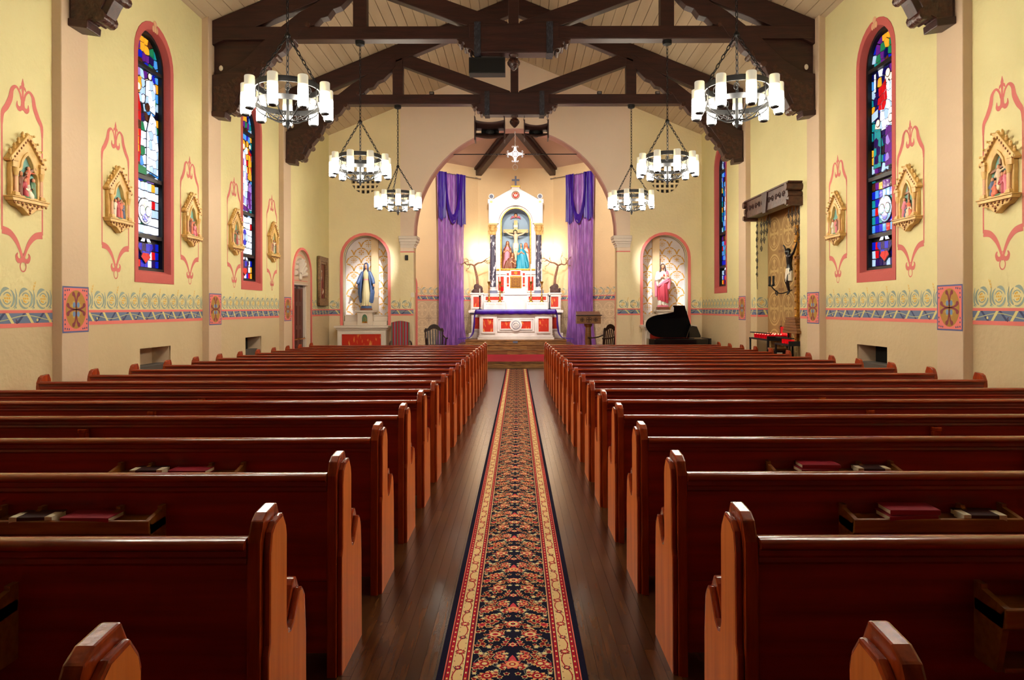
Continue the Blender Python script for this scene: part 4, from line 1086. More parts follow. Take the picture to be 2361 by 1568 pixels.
def window(n, s, yc, kind, label):
    t = struct('window_%d' % n, label)
    xg = W + .15; hw, z0, zs = .42, 2.20, 5.17
    A = lambda c, h, a, e: archloop(c, h, a, e)
    fr = plate('window_frame', [A(yc, hw + .045, z0 - .05, zs), A(yc, hw, z0, zs)], .10, 'came', t, (s*xg, 0, 0), (0, 1, 0), (0, 0, 1))
    plate('lead_backing', [A(yc, hw + .02, z0 - .02, zs)], .01, 'came', t, (s*(xg + .03), 0, 0), (0, 1, 0), (0, 0, 1))
    H = zs + hw - z0
    bars = [z0 + H*k for k in (.135, .385, .86)]
    for z in bars:
        b = MB(); x0, x1 = sorted((s*(xg - .045), s*(xg + .03))); b.box(x0, x1, yc - hw, yc + hw, z - .028, z + .028); b.build('frame_bar', 'came', fr)
    # rose painted surround and splayed reveal
    rm = A(yc, .56, 1.98, 5.19); ri = A(yc, .468, 2.12, 5.17)
    plate('painted_surround', [rm, ri], .008, 'rose', t, (s*(W - .003), 0, 0), (0, 1, 0), (0, 0, 1))
    plate('reveal', [A(yc, .49, 2.09, 5.17), A(yc, .467, 2.125, 5.17)], .14, 'rose', t, (s*(W + .07), 0, 0), (0, 1, 0), (0, 0, 1))
    b = MB(); x0, x1 = s*(W - .005), s*(W + .16)
    b.prism([(x0, 2.08), (x0, 2.11), (x1, 2.19), (x1, 2.08)], yc - .47, yc + .47, 'y'); b.build('sloped_sill', 'rose', t)
    b = MB(); xx = s*(W - .010)                       # small keystone ornament
    b.ell((xx, yc, 5.74), (.012, .05, .05), 8, 5); b.ell((xx, yc, 5.68), (.012, .03, .07), 8, 5)
    for e in (-1, 1): b.ell((xx, yc + e*.05, 5.66), (.01, .035, .05), 8, 5)
    b.build('keystone', 'rosecol', t, True)
    rnd = random.Random(20 + n); pts = []
    # pane seeds: dense quasi-regular grid, tidy quarries in the lower light
    nz = 27
    for i in range(nz):
        v = (i + .5)/nz; z = z0 + H*v
        half = hw if z < zs else sqrt(max(.0, hw*hw - (z-zs)**2))
        nc = max(1, round(half*2/.11))
        for j in range(nc):
            jit = .25 if v < .385 else 1.0
            u = yc - half + (j + .5 + (0.5 if i % 2 and jit == 1 else 0)*.6)*2*half/nc
            pts.append((u + rnd.uniform(-.027, .027)*jit, z + rnd.uniform(-.027, .027)*jit))
    outline = A(yc, hw - .008, z0 + .008, zs)
    lim = [z0] + bars + [z0 + H]
    cnt = 0; cells = []
    for i, p in enumerate(pts):
        poly = list(outline)
        k = max(q for q in range(4) if p[1] >= lim[q] - 1e-6)
        za, zb = lim[k] + (.03 if k else 0), lim[k+1] - .03
        for q in ((p[0], 2*za - p[1]), (p[0], 2*zb - p[1])):
            if poly: poly = clip(poly, p, q)
        for q in pts:
            if q is not p and abs(q[0]-p[0]) < .4 and abs(q[1]-p[1]) < .4 and poly: poly = clip(poly, p, q)
        if len(poly) < 3: continue
        cells.append(poly)
        poly = inset(poly, .0095)
        key = scene_color((p[0]-yc)*s*-1/(2*hw) + .5, (p[1]-z0)/H, kind, rnd)
        b = MB(); m = len(poly); x0, x1 = s*(xg + .004), s*(xg + .020)
        b.prism(poly, x0, x1, 'x'); b.build('pane', glass(key), t); cnt += 1
    # figures: leaded outlines with their own panes a little proud of the ground
    for li, (keys, fig) in enumerate(FIG[kind]):
        fig = [(yc + (-s)*u, z) for u, z in fig]; e = .0012*(li + 1)
        b = MB(); x0, x1 = s*(xg + .004 - e), s*(xg + .02); b.prism(inset(fig, -.006), x0, x1, 'x'); b.build('lead_outline', 'came', t)
        small = max(q[1] for q in fig) - min(q[1] for q in fig) < .26
        for poly in ([fig] if small else cells):
            q = poly if small else hull_clip(poly, fig)
            if len(q) < 3: continue
            ar = abs(sum(q[i-1][0]*q[i][1] - q[i][0]*q[i-1][1] for i in range(len(q))))/2
            if ar < .0009: continue
            q = inset(q, .004); b = MB(); b.prism(q, s*(xg + .003 - e - .0008), s*(xg + .012), 'x'); b.build('pane', glass(rnd.choice(keys)), t); cnt += 1
    return cnt
window(1, -1, 10.4, 0, 'tall stained window with a red-robed bishop, first on the left')
window(2, -1, 14.2, 1, 'second stained window on the left wall, behind the chandelier')
window(3, 1, 10.3, 2, 'tall blue stained window with a priest in red cape, on the right')
window(4, 1, 18.15, 3, 'narrow far stained window on the right beyond the alcove')
# ================================================================ figures
def loft(b, rings, n=28, a0=0, a1=360, folds=0, amp=0.0, th=.012):
    """cloth shell through elliptical rings (cx, cy, z, rx, ry, tilt); folds grow towards the hem"""
    full = a1 - a0 >= 360; m = n if full else n + 1; zs = [r[2] for r in rings]; z0, z1 = min(zs), max(zs)
    def ring(r, d):
        out = []
        for k in range(m):
            a = radians(a0 + (a1 - a0)*k/n); q = 1 + amp*(1 - (r[2]-z0)/(z1-z0 + 1e-6))*sin(folds*a + 6*r[2])
            tl = r[5] if len(r) > 5 else 0
            out.append((r[0] + (r[3]-d)*q*cos(a), r[1] + (r[4]-d)*q*sin(a), r[2] + tl*cos(a)))
        return out
    vs = []; L = len(rings)
    for r in rings: vs += ring(r, 0)
    if full:
        fs = [(i*m+k, i*m+(k+1) % m, (i+1)*m+(k+1) % m, (i+1)*m+k) for i in range(L-1) for k in range(m)]
        fs += [list(range(m))[::-1], [(L-1)*m+k for k in range(m)]]
    else:
        for r in rings: vs += ring(r, th)
        o = L*m; fs = []
        for i in range(L-1):
            for k in range(m-1):
                fs.append((i*m+k, i*m+k+1, (i+1)*m+k+1, (i+1)*m+k)); fs.append((o+i*m+k, o+(i+1)*m+k, o+(i+1)*m+k+1, o+i*m+k+1))
            fs.append((i*m, (i+1)*m, o+(i+1)*m, o+i*m)); k = m-1; fs.append((i*m+k, o+i*m+k, o+(i+1)*m+k, (i+1)*m+k))
        for i in (0, L-1):
            for k in range(m-1):
                q = (i*m+k, o+i*m+k, o+i*m+k+1, i*m+k+1); fs.append(q if i == 0 else q[::-1])
    b.add(vs, fs)
def hand(c, d, s=1.0, side=1):
    """palm, four curled fingers and a thumb, pointing along d"""
    c = Vector(c); d = Vector(d).normalized(); u = d.orthogonal().normalized(); v = d.cross(u); out = [('c', tuple(c), tuple(c + d*.035*s), .017*s, .019*s)]
    for j, l in enumerate((.030, .036, .034, .026)):
        p = c + d*.04*s + u*(j-1.5)*.011*s; out.append(('c', tuple(p), tuple(p + d*l*s + v*.008*s), .0065*s, .005*s))
    out.append(('c', tuple(c + d*.01*s + u*.018*s), tuple(c + d*.035*s + u*.036*s), .0075*s, .006*s))
    return out
def head(c, s=1.0, tilt=0.0):
    x, y, z = c
    return [('e', c, (.050*s, .058*s, .068*s)), ('e', (x, y-.015*s, z-.035*s), (.036*s, .040*s, .036*s)), ('e', (x, y-.060*s, z-.008*s), (.009*s, .012*s, .018*s)),
            ('e', (x-.05*s, y+.005*s, z-.005*s), (.008*s, .012*s, .018*s)), ('e', (x+.05*s, y+.005*s, z-.005*s), (.008*s, .012*s, .018*s)),
            ('e', (x, y-.052*s, z-.036*s), (.016*s, .008*s, .006*s)), ('e', (x, y-.05*s, z+.018*s), (.034*s, .012*s, .008*s)),
            ('c', (x, y+.012*s, z-.05*s), (x, y+.022*s, z-.13*s), .030*s, .036*s)]
def face_marks(parent, c, s=1.0):
    x, y, z = c; b = MB()
    for e in (-1, 1): b.ell((x + e*.02*s, y - .053*s, z + .004*s), (.009*s, .006*s, .005*s), 8, 4)
    b.build('eyes', 'hair', parent, True, local=True)

def mary(loc):
    t = thing('mary_statue', 'painted statue of a woman in blue mantle and cream dress with open hands', 'statue', loc)
    b = MB(); b.lathe([(.17, 0), (.17, .04), (.155, .05)], n=20, sy=.75); b.build('plinth', 'clothbrown', t, True, local=True)
    b = MB(); b.lathe([(.15, .045), (.16, .08), (.15, .115), (.10, .13)], n=20, sy=.75); b.build('globe_base', 'clothblue', t, True, local=True)
    hc = (0, -.012, 1.235)
    pr = head(hc) + [('c', (0, .01, .95), (0, .01, 1.08), .075, .06), ('e', (0, 0, 1.07), (.10, .06, .04))]
    for e in (-1, 1): pr += [('c', (e*.10, 0, 1.06), (e*.18, -.02, .88), .035, .03), ('c', (e*.18, -.02, .88), (e*.232, -.10, .73), .03, .02)] + hand((e*.235, -.105, .725), (e*.12, -.25, -1))
    for e in (-1, 1): pr.append(('c', (e*.05, -.06, .14), (e*.055, -.12, .135), .025, .018))
    pr += [('c', (0, 0, .5), (0, .01, .95), .06, .07), ('c', (-.04, 0, .5), (-.05, -.05, .15), .05, .025), ('c', (.04, 0, .5), (.05, -.05, .15), .05, .025)]
    bd = blob('body', pr, 'skin', t, .0075); face_marks(bd, hc)
    b = MB(); loft(b, [(0, -.01, .125, .135, .115), (0, -.01, .2, .128, .11), (.005, -.01, .45, .118, .10), (0, 0, .7, .095, .085), (0, 0, .84, .078, .072), (0, 0, .87, .08, .075), (0, 0, .98, .098, .083), (0, 0, 1.06, .10, .070), (0, 0, 1.10, .055, .05), (0, 0, 1.12, .04, .04)], 40, folds=13, amp=.14)
    b.build('dress', 'clothcream', t, True, local=True, ang=60)
    b = MB(); b.lathe([(.080, .845), (.083, .855), (.081, .868)], n=24, sy=.93); b.build('girdle', 'clothpink', t, True, local=True)
    b = MB(); loft(b, [(0, .01, .20, .17, .10), (0, .01, .32, .20, .12), (0, .01, .5, .225, .13), (0, .0, .68, .215, .13), (0, 0, .80, .19, .12), (0, 0, .95, .150, .105), (0, 0, 1.06, .122, .085), (0, 0, 1.12, .080, .078), (0, 0, 1.2, .074, .078), (0, 0, 1.28, .066, .072), (0, .0, 1.325, .042, .045), (0, 0, 1.335, .01, .01)], 36, -90 + 36, -90 + 324, folds=9, amp=.10)
    b.build('mantle', 'clothblue', t, True, local=True, ang=60)
    pr = []
    for e in (-1, 1): pr += [('c', (e*.105, -.01, 1.045), (e*.175, -.03, .88), .052, .060), ('c', (e*.175, -.03, .88), (e*.215, -.085, .765), .060, .052), ('c', (e*.20, -.03, .80), (e*.20, -.01, .60), .05, .03)]
    blob('sleeves', pr, 'clothblue', t, .011)
    pr = [('e', (0, .005, 1.27), (.058, .05, .055))]
    for e in (-1, 1): pr += [('c', (e*.046, -.02, 1.26), (e*.066, -.05, 1.09), .018, .020)]
    blob('hair', pr, 'hair', t, .009)
def sacred_heart(loc):
    t = thing('sacred_heart_statue', 'painted statue of a bearded man in rose mantle touching his chest', 'statue', loc)
    b = MB(); b.box(-.165, .165, -.12, .12, 0, .07); rebev(b.build('plinth', 'clothbrown', t, local=True), .006)
    b = MB(); b.lathe([(.16, .07), (.165, .10), (.13, .13)], n=18, sy=.75); b.build('rock_base', 'clothpink', t, True, local=True)
    hc = (0, -.02, 1.20)
    pr = head(hc) + [('c', (0, .01, .9), (0, .01, 1.04), .085, .07), ('e', (0, 0, 1.035), (.125, .07, .045))]
    pr += [('c', (-.13, 0, 1.03), (-.165, -.03, .84), .04, .035), ('c', (-.165, -.03, .84), (-.06, -.13, .90), .034, .022)] + hand((-.055, -.135, .905), (1, -.1, .12))
    pr += [('c', (.13, 0, 1.03), (.165, -.04, .86), .04, .035), ('c', (.165, -.04, .86), (.13, -.13, .93), .034, .022)] + hand((.125, -.135, .935), (-.5, -.1, .6))
    pr += [('c', (0, 0, .5), (0, .01, .9), .07, .08), ('c', (-.05, 0, .5), (-.05, -.03, .15), .055, .03), ('c', (.05, 0, .5), (.05, -.03, .15), .055, .03), ('c', (-.05, -.05, .14), (-.05, -.12, .135), .026, .018)]
    bd = blob('body', pr, 'skin', t, .0075); face_marks(bd, hc)
    b = MB(); loft(b, [(0, 0, .125, .13, .105), (0, 0, .25, .125, .10), (0, 0, .5, .12, .10), (0, 0, .75, .112, .095), (0, 0, .9, .118, .095), (0, 0, 1.0, .125, .085), (0, 0, 1.055, .10, .07), (0, 0, 1.08, .05, .045)], 40, folds=12, amp=.15)
    b.build('robe', 'clothwhite', t, True, local=True, ang=60)
    pr = [('c', (-.135, 0, 1.02), (-.17, -.03, .85), .06, .07), ('c', (-.17, -.03, .85), (-.11, -.10, .87), .065, .05), ('c', (-.17, -.02, .84), (-.15, -.03, .68), .055, .03),
          ('c', (.135, 0, 1.02), (.17, -.04, .87), .058, .06), ('c', (.17, -.04, .87), (.145, -.09, .90), .055, .045)]
    blob('sleeves', pr, 'clothwhite', t, .011)
    b = MB(); loft(b, [(0, -.01, .22, .135, .115, -.05), (0, -.01, .34, .15, .125, -.05), (0, -.01, .5, .15, .125, .02), (0, -.01, .64, .145, .122, .07), (0, -.01, .73, .14, .118, .10), (0, 0, .76, .125, .105, .11)], 48, folds=9, amp=.17)
    b.build('mantle_skirt', 'clothred', t, True, local=True, ang=60)
    pr = [('c', (.10, -.07, 1.06), (.17, -.07, .82), .035, .042), ('c', (.17, -.07, .82), (.15, -.06, .60), .042, .05), ('c', (-.10, .02, 1.06), (-.19, .02, .80), .03, .035), ('c', (-.19, .02, .80), (-.19, -.0, .38), .04, .035),
          ('c', (-.13, -.10, .68), (.12, -.11, .86), .028, .034), ('c', (-.13, -.10, .66), (.13, -.11, .80), .028, .03)]
    blob('mantle_folds', pr, 'clothpink', t, .011)
    pr = [('e', (0, .01, 1.235), (.060, .058, .058))]
    for e in (-1, 1): pr += [('c', (e*.05, -.01, 1.23), (e*.075, -.035, 1.07), .022, .026)]
    pr += [('c', (0, -.058, 1.15), (0, -.066, 1.125), .022, .012)]
    blob('hair_and_beard', pr, 'hair', t, .009)
    b = MB(); b.ell((.012, -.105, .955), (.024, .014, .028), 10, 6); b.ell((.012, -.105, .99), (.010, .01, .02), 8, 5); b.build('heart', 'redmarble', t, True, local=True)
def corpus(t, hz, arm, skin, cloth, hair, s, loin='clothwhite', y=-.05, drop=.22, skirt=.74):
    """crucified body hanging from hands at height hz; s scales a 1.75 m man; arm = half span; hands raised by .25 s"""
    sh = hz - drop*s
    pr = head((-.03*s, y - .06*s, sh + .16*s), 1.6*s)
    pr += [('c', (0, y, sh - .02*s), (0, y - .01*s, sh - .30*s), .135*s, .10*s), ('e', (0, y, sh - .02*s), (.19*s, .09*s, .08*s)), ('c', (0, y, sh - .30*s), (.01*s, y, sh - .48*s), .10*s, .125*s)]
    for e in (-1, 1):
        el = (e*(arm*.62), y + .01, hz - drop*.72*s); h = (e*arm, y + .02, hz)
        pr += [('c', (e*.17*s, y, sh), el, .058*s, .045*s), ('c', el, h, .045*s, .03*s)] + hand(h, (e*.7, -.3, .5), 1.4*s)
        kn = (e*.07*s, y - .10*s, sh - .92*s); ft = (e*.03*s, y - .01*s, sh - 1.32*s)
        pr += [('c', (e*.08*s, y, sh - .50*s), kn, .085*s, .06*s), ('c', kn, ft, .058*s, .036*s), ('c', ft, (e*.025*s, y - .09*s, sh - 1.44*s), .038*s, .022*s)]
    bd = blob('body', pr, skin, t, max(.008, .018*s))
    b = MB(); loft(b, [(0, y - .015*s, sh - skirt*s, .155*s, .13*s, .03*s), (0, y - .01*s, sh - .6*s, .16*s, .13*s), (0, y, sh - .46*s, .145*s, .12*s)], 28, folds=9, amp=.10); b.build('loincloth', loin, t, True, local=True, ang=60)
    blob('hair', [('e', (-.03*s, y - .03*s, sh + .20*s), (.10*s, .10*s, .11*s)), ('c', (-.11*s, y - .05*s, sh + .18*s), (-.12*s, y - .06*s, sh + .02*s), .035*s, .03*s), ('c', (.05*s, y - .05*s, sh + .18*s), (.06*s, y - .06*s, sh + .02*s), .035*s, .03*s)], hair, t, max(.008, .016*s))
    b = MB(); b.tube([(-.03*s + .105*s*cos(q), y - .05*s + .10*s*sin(q), sh + .23*s + .012*s*(-1)**i) for i, q in enumerate([2*pi*k/14 for k in range(14)])], .014*s, 5, True); b.build('crown_of_thorns', 'clothgreen' if skin != 'blackskin' else 'blackskin', t, True, local=True)
def mourner(name, label, loc, h, robe, mant, face, lean=0, kneel=False, group=None):
    t = thing(name, label, 'statue', loc, group)
    hz = h - .10; pr = head((lean, -.02, hz), .95) + [('c', (lean*.8, 0, hz - .12), (lean*.3, 0, h*.45), .06, .07), ('e', (lean*.8, 0, hz - .16), (.10, .06, .04)),
          ('c', (lean*.8 - .10, 0, hz - .17), (lean*.8 - .12, -.05, hz - .34), .034, .03), ('c', (lean*.8 - .12, -.05, hz - .34), (lean*.8 - .02, -.12, hz - .27), .028, .02),
          ('c', (lean*.8 + .10, 0, hz - .17), (lean*.8 + .12, -.05, hz - .34), .034, .03), ('c', (lean*.8 + .12, -.05, hz - .34), (lean*.8 + .02, -.12, hz - .27), .028, .02)]
    pr += hand((lean*.8 - .02, -.12, hz - .27), (.5, -.2, .6), .9) + hand((lean*.8 + .02, -.12, hz - .27), (-.5, -.2, .6), .9)
    bd = blob('body', pr, 'skin', t, .009); face_marks(bd, (lean, -.02, hz), .95)
    b = MB(); loft(b, [(0, 0, 0, .19, .13), (0, 0, h*.2, .17, .12), (lean*.2, 0, h*.45, .14, .10), (lean*.6, 0, h*.65, .12, .09), (lean*.8, 0, hz - .17, .105, .07), (lean*.85, 0, hz - .12, .05, .05)], 36, folds=11, amp=.16); b.build('robe', robe, t, True, local=True, ang=60)
    b = MB(); loft(b, [(lean*.1, .01, .03, .215, .145, .03), (lean*.2, .01, h*.25, .20, .14, .03), (lean*.4, .01, h*.5, .175, .12), (lean*.7, 0, hz - .22, .15, .10), (lean*.85, 0, hz - .12, .075, .07), (lean, 0, hz, .066, .072), (lean, .005, hz + .06, .05, .055), (lean, .01, hz + .082, .01, .01)], 32, -90 + 32, -90 + 328, folds=10, amp=.2); b.build('mantle', mant, t, True, local=True, ang=60)
    return t

# ================================================================ high altar
def boxp(name, m, t, x0, x1, y0, y1, z0, z1, bev=0.006, sym=False):
    for s in ((-1, 1) if sym else (1,)):
        a, c = sorted((s*x0, s*x1)); b = MB(); b.box(a, c, y0, y1, z0, z1); o = b.build(name, m, t)
        if bev: rebev(o, bev, 2)
    return o
def framed(t, x0, x1, z0, z1, y, m='redmarble', fw=.05, sym=False):
    """recessed marble panel with a raised white moulding"""
    for s in ((-1, 1) if sym else (1,)):
        a, c = sorted((s*x0, s*x1))
        q = [(a, z0), (c, z0), (c, z1), (a, z1)]; i = [(a+fw, z0+fw), (c-fw, z0+fw), (c-fw, z1-fw), (a+fw, z1-fw)]
        fr_ = plate('panel_frame', [q, i], .035, 'marble', t, (0, y, 0), (1, 0, 0), (0, 0, 1), bev=.006, mid=.0175)
        b = MB(); b.box(a+fw-.005, c-fw+.005, y - .010, y + .01, z0+fw-.005, z1-fw+.005); b.build('marble_inset', m, fr_)
ALT = thing('altar_table', 'white marble altar table with red marble panels under a purple cloth', 'altar', (0, 25.2, .525))
b = MB(); b.box(-1.33, 1.33, 24.82, 25.5, .525, .60); rebev(b.build('base', 'marble', ALT), .01)
b = MB(); b.box(-1.30, 1.30, 24.85, 25.48, .60, .66); rebev(b.build('base_moulding', 'marble', ALT), .025, 3)
boxp('body', 'marble', ALT, -1.25, 1.25, 24.93, 25.46, .66, 1.42)
boxp('pier', 'marble', ALT, .66, 1.265, 24.89, 25.2, .66, 1.40, sym=True)
framed(ALT, .73, 1.20, .74, 1.31, 24.885, sym=True)
framed(ALT, -.64, .64, .80, 1.26, 24.93, 'marble', .03)
framed(ALT, -.56, .56, .86, 1.20, 24.905, 'redmarble', .035)
b = MB(); b.prism(arc(0, 1.03, .215, 0, 348, 29), 24.85, 24.92, 'y'); md = rebev(b.build('medallion', 'marble', ALT), .008)
b = MB(); b.prism(arc(0, 1.03, .150, 0, 348, 29), 24.838, 24.852, 'y'); b.build('medallion_ring', 'bluegrey', md)
b = MB(); b.prism(arc(0, 1.03, .128, 0, 348, 29), 24.830, 24.840, 'y'); b.build('medallion_disc', 'marble', md)
b = MB()                                                # lamb lying on a book, in relief lines
fn = lambda u, v, l: (u, 24.828 - l*.001, v); b.col = C(70, 74, 90)
b.ribbon(smooth([(-.09, 1.02), (-.05, 1.07), (.03, 1.08), (.08, 1.05), (.09, 1.01)], 4), .012, fn); b.ribbon([(-.10, 1.0), (.10, 1.0)], .010, fn)
b.ribbon(smooth([(-.09, 1.02), (-.075, 1.06), (-.04, 1.09)], 3), .012, fn); b.ribbon([(-.01, 1.08), (.02, 1.13)], .008, fn); b.ribbon([(-.08, .965), (.08, .965)], .012, fn); b.ribbon([(-.05, .935), (.05, .935)], .008, fn)
b.build('lamb_emblem', 'paint', md)
boxp('mensa', 'marble', ALT, -1.36, 1.36, 24.84, 25.485, 1.42, 1.555, .012)
# cloth
cl = MB(); n = 60; y0, y1 = 24.815, 25.49; top = 1.562
vs = []; fs = []
for i in range(n+1):
    x = -1.40 + 2.80*i/n; wv = .008*sin(i*1.7) + .006*sin(i*.63)
    vs += [(x, y0 + wv*.6 - .012, 1.405 + .008*sin(i*.9)), (x, y0 + wv*.4 - .006, 1.50), (x, y0, top - .006), (x, y0 + .015, top + .004), (x, y1, top + .004), (x, y1 + .006, 1.42)]
for i in range(n): fs += [(i*6+k, (i+1)*6+k, (i+1)*6+k+1, i*6+k+1) for k in range(5)]
cl.add(vs, fs)
for s in (-1, 1):                                       # long tails gathered down the ends to the step
    path = smooth([(1.37, 1.565), (1.405, 1.52), (1.44, 1.30), (1.46, 1.0), (1.50, .76), (1.60, .60), (1.78, .552), (2.0, .545)], 4); vs = []; m = 9
    for i, (x, z) in enumerate(path):
        t_ = i/(len(path)-1); hwid = .40 - .27*sin(pi*min(1, t_*1.25)) + (.22*max(0, t_-.7)/.3)
        for k in range(m):
            g = k/(m-1); f = .022*sin(k*2.4 + i*.25)*(.3 + sin(pi*t_))
            fl = t_ > .78
            vs.append((s*(x + (0 if fl else f)), 25.02 + (g-.5)*2*hwid*.6 - .1*t_, z + (abs(f)*1.4 if fl else 0)))
    cl.add(vs, [(i*m+k, i*m+k+1, (i+1)*m+k+1, (i+1)*m+k) for i in range(len(path)-1) for k in range(m-1)])
co = cl.build('altar_cloth', 'purple', None, True, ang=80)
md_ = co.modifiers.new('thick', 'SOLIDIFY'); md_.thickness = .006; md_.offset = 1
tag(co, 'purple satin cloth over the altar table with tails reaching the step', 'altar cloth')

RET = thing('high_altar', 'tall white marble reredos with red panels, dark columns and arched niche', 'altar', (0, 26.2, .525))
boxp('lower_base', 'marble', RET, -1.70, 1.70, 25.66, 26.6, .525, .72, .03)
boxp('lower_body', 'marble', RET, -1.60, 1.60, 25.72, 26.6, .72, 1.42)
framed(RET, 1.18, 1.55, .82, 1.34, 25.715, sym=True)
boxp('cornice', 'marble', RET, -1.70, 1.70, 25.62, 26.6, 1.45, 1.54, .012); boxp('cornice_moulding', 'bluegrey', RET, -1.65, 1.65, 25.67, 26.55, 1.41, 1.455, .01)
boxp('pedestal', 'marble', RET, 1.17, 1.62, 25.70, 26.4, 1.54, 2.12, sym=True); boxp('pedestal_cap', 'marble', RET, 1.14, 1.65, 25.67, 26.42, 2.115, 2.165, .01, sym=True)
framed(RET, 1.20, 1.58, 1.60, 2.08, 25.695, sym=True)
boxp('predella', 'marble', RET, -1.17, 1.17, 25.78, 26.5, 1.54, 2.10); boxp('predella_shelf', 'marble', RET, -1.17, 1.17, 25.74, 26.5, 2.09, 2.145, .01)
framed(RET, .42, 1.13, 1.86, 2.07, 25.775, fw=.035, sym=True)
boxp('candle_step', 'marble', RET, .37, 1.15, 25.50, 25.80, 1.54, 1.83, sym=True)
b = MB(); b.col = C(206, 176, 96); fn = lambda u, v, l: (u, 25.497, v)     # worn gilt inscription strokes
rnd = random.Random(9)
for s in (-1, 1):
    u = .46 if s > 0 else -1.04
    b.ribbon([(u - .02, 1.755), (u + .02, 1.755)], .008, fn); b.ribbon([(u, 1.735), (u, 1.775)], .008, fn); u += .07
    for k in range(15):
        if k == 7: u += .035; continue
        b.ribbon([(u, 1.735), (u, 1.775)], .006, fn)
        if rnd.random() < .7: b.ribbon([(u, 1.775), (u + .018, 1.765), (u + .018, 1.75)], .005, fn)
        else: b.ribbon([(u, 1.755), (u + .02, 1.735)], .005, fn)
        u += .033
b.build('gilt_inscription', 'paint', RET)
# tabernacle zone
boxp('tabernacle_base', 'marble', RET, -.40, .40, 25.80, 26.5, 2.145, 2.33, .01)
boxp('tabernacle', 'marble', RET, -.365, .365, 25.84, 26.5, 2.33, 2.93); boxp('tabernacle_head', 'marble', RET, -.20, .20, 25.80, 26.0, 2.78, 2.985)
boxp('marble_inset', 'redmarble', RET, -.165, .165, 25.79, 25.82, 2.81, 2.955, 0)
b = MB(); b.prism(arc(0, 2.885, .062, 0, 340, 17), 25.775, 25.80, 'y'); b.build('host_emblem', 'gold', RET)
for z0, z1 in ((2.40, 2.47), (2.50, 2.74), (2.80, 2.88)): boxp('marble_inset', 'redmarble', RET, .25, .325, 25.83, 25.85, z0, z1, 0, sym=True)
boxp('door_surround', 'gold', RET, -.205, .205, 25.82, 25.86, 2.335, 2.77, .008)
td = boxp('tabernacle_door', 'copper', RET, -.165, .165, 25.805, 25.83, 2.375, 2.735, .006)
b = MB(); b.box(-.008, .008, 25.795, 25.808, 2.42, 2.71); b.box(-.07, .07, 25.795, 25.808, 2.61, 2.625)
for s in (-1, 1):
    b.tube([(s*(.07 + .05*cos(q)), 25.80, 2.47 + .05*sin(q)) for q in [2*pi*k/12 for k in range(12)]], .008, 5, True); b.tube([(s*.11, 25.80, 2.55), (s*.10, 25.80, 2.68), (s*.05, 25.80, 2.7)], .007, 5)
b.build('door_relief', 'gold', td)
framed(RET, .39, .68, 2.20, 2.80, 25.90, fw=.04, sym=True); boxp('side_panel_back', 'marble', RET, .36, .72, 25.90, 26.5, 2.145, 2.83, sym=True)
boxp('niche_sill', 'gold', RET, -.70, .70, 25.84, 26.5, 2.97, 3.04, .012); boxp('niche_sill_moulding', 'marble', RET, -.72, .72, 25.86, 26.5, 2.83, 2.975, .02)
# columns
for s in (-1, 1):
    x = s*.835
    b = MB(); b.box(x - .17, x + .17, 25.86, 26.22, 2.145, 2.26); rebev(b.build('column_plinth', 'bluegrey', RET), .01)
    b = MB(); b.lathe([(.155, 2.26), (.155, 2.30), (.135, 2.32), (.14, 2.35), (.118, 2.38)], (x, 26.03, 0), 24); b.build('column_base', 'marble', RET, True)
    b = MB(); b.lathe([(.118, 2.38), (.117, 3.0), (.104, 4.28)], (x, 26.03, 0), 24); b.build('column_shaft', 'darkmarble', RET, True)
    cp = MB(); cp.lathe([(.108, 4.27), (.122, 4.29), (.11, 4.32), (.12, 4.5), (.15, 4.62)], (x, 26.03, 0), 16); cp.box(x - .17, x + .17, 25.87, 26.19, 4.63, 4.69); cpo = cp.build('capital', 'ochre', RET, True)
    lf = MB()
    for row, (z, r, h) in enumerate(((4.31, .12, .12), (4.42, .135, .13))):
        for k in range(8):
            a = 2*pi*(k + .5*row)/8; ca, sa = cos(a), sin(a)
            lf.tube([(x + rr*ca, 26.03 + rr*sa, zz) for rr, zz in ((r, z), (r + .01, z + h*.6), (r + .04, z + h*.95), (r + .055, z + h*.8))], [.028, .03, .022, .01], 5)
    for k in range(4):
        a = pi/4 + pi/2*k; lf.ell((x + .17*cos(a), 26.03 + .17*sin(a), 4.59), (.035, .035, .035), 8, 5)
    lf.build('acanthus', 'ochre', cpo, True)
# upper body with arched niche
NH, NS, NB = .52, 4.72, 3.04
hood = [(-.97, 4.69), (.97, 4.69), (.97, 5.42), (1.0, 5.42), (1.0, 5.56), (.80, 5.56), (.14, 5.93), (.14, 6.02), (-.14, 6.02), (-.14, 5.93), (-.80, 5.56), (-1.0, 5.56), (-1.0, 5.42), (-.97, 5.42)]
hole = [(-NH-.10, 4.6), (NH+.10, 4.6)] + [((NH+.10)*cos(pi*k/24), NS + .62*sin(pi*k/24)) for k in range(25)]
outl = hood[:2] + hood[2:]
hh = [(-.97, 4.69), (-NH-.10, 4.69)] + [((NH+.10)*cos(pi - pi*k/24), NS + .62*sin(pi*k/24)) for k in range(25)] + [(NH+.10, 4.69)] + hood[1:]
plate('gable_hood', [hh], .30, 'marble', RET, (0, 25.88, 0), (1, 0, 0), (0, 0, 1), bev=.012, mid=-.15)
body = [(-.72, NB - .05), (.72, NB - .05), (.72, 5.3), (-.72, 5.3)]
nl = archloop(0, NH, NB, NS)
plate('niche_wall', [body, nl], .10, 'marble', RET, (0, 25.98, 0), (1, 0, 0), (0, 0, 1), mid=-.05)
rim = archloop(0, NH + .025, NB, NS); rin = archloop(0, NH - .005, NB, NS)
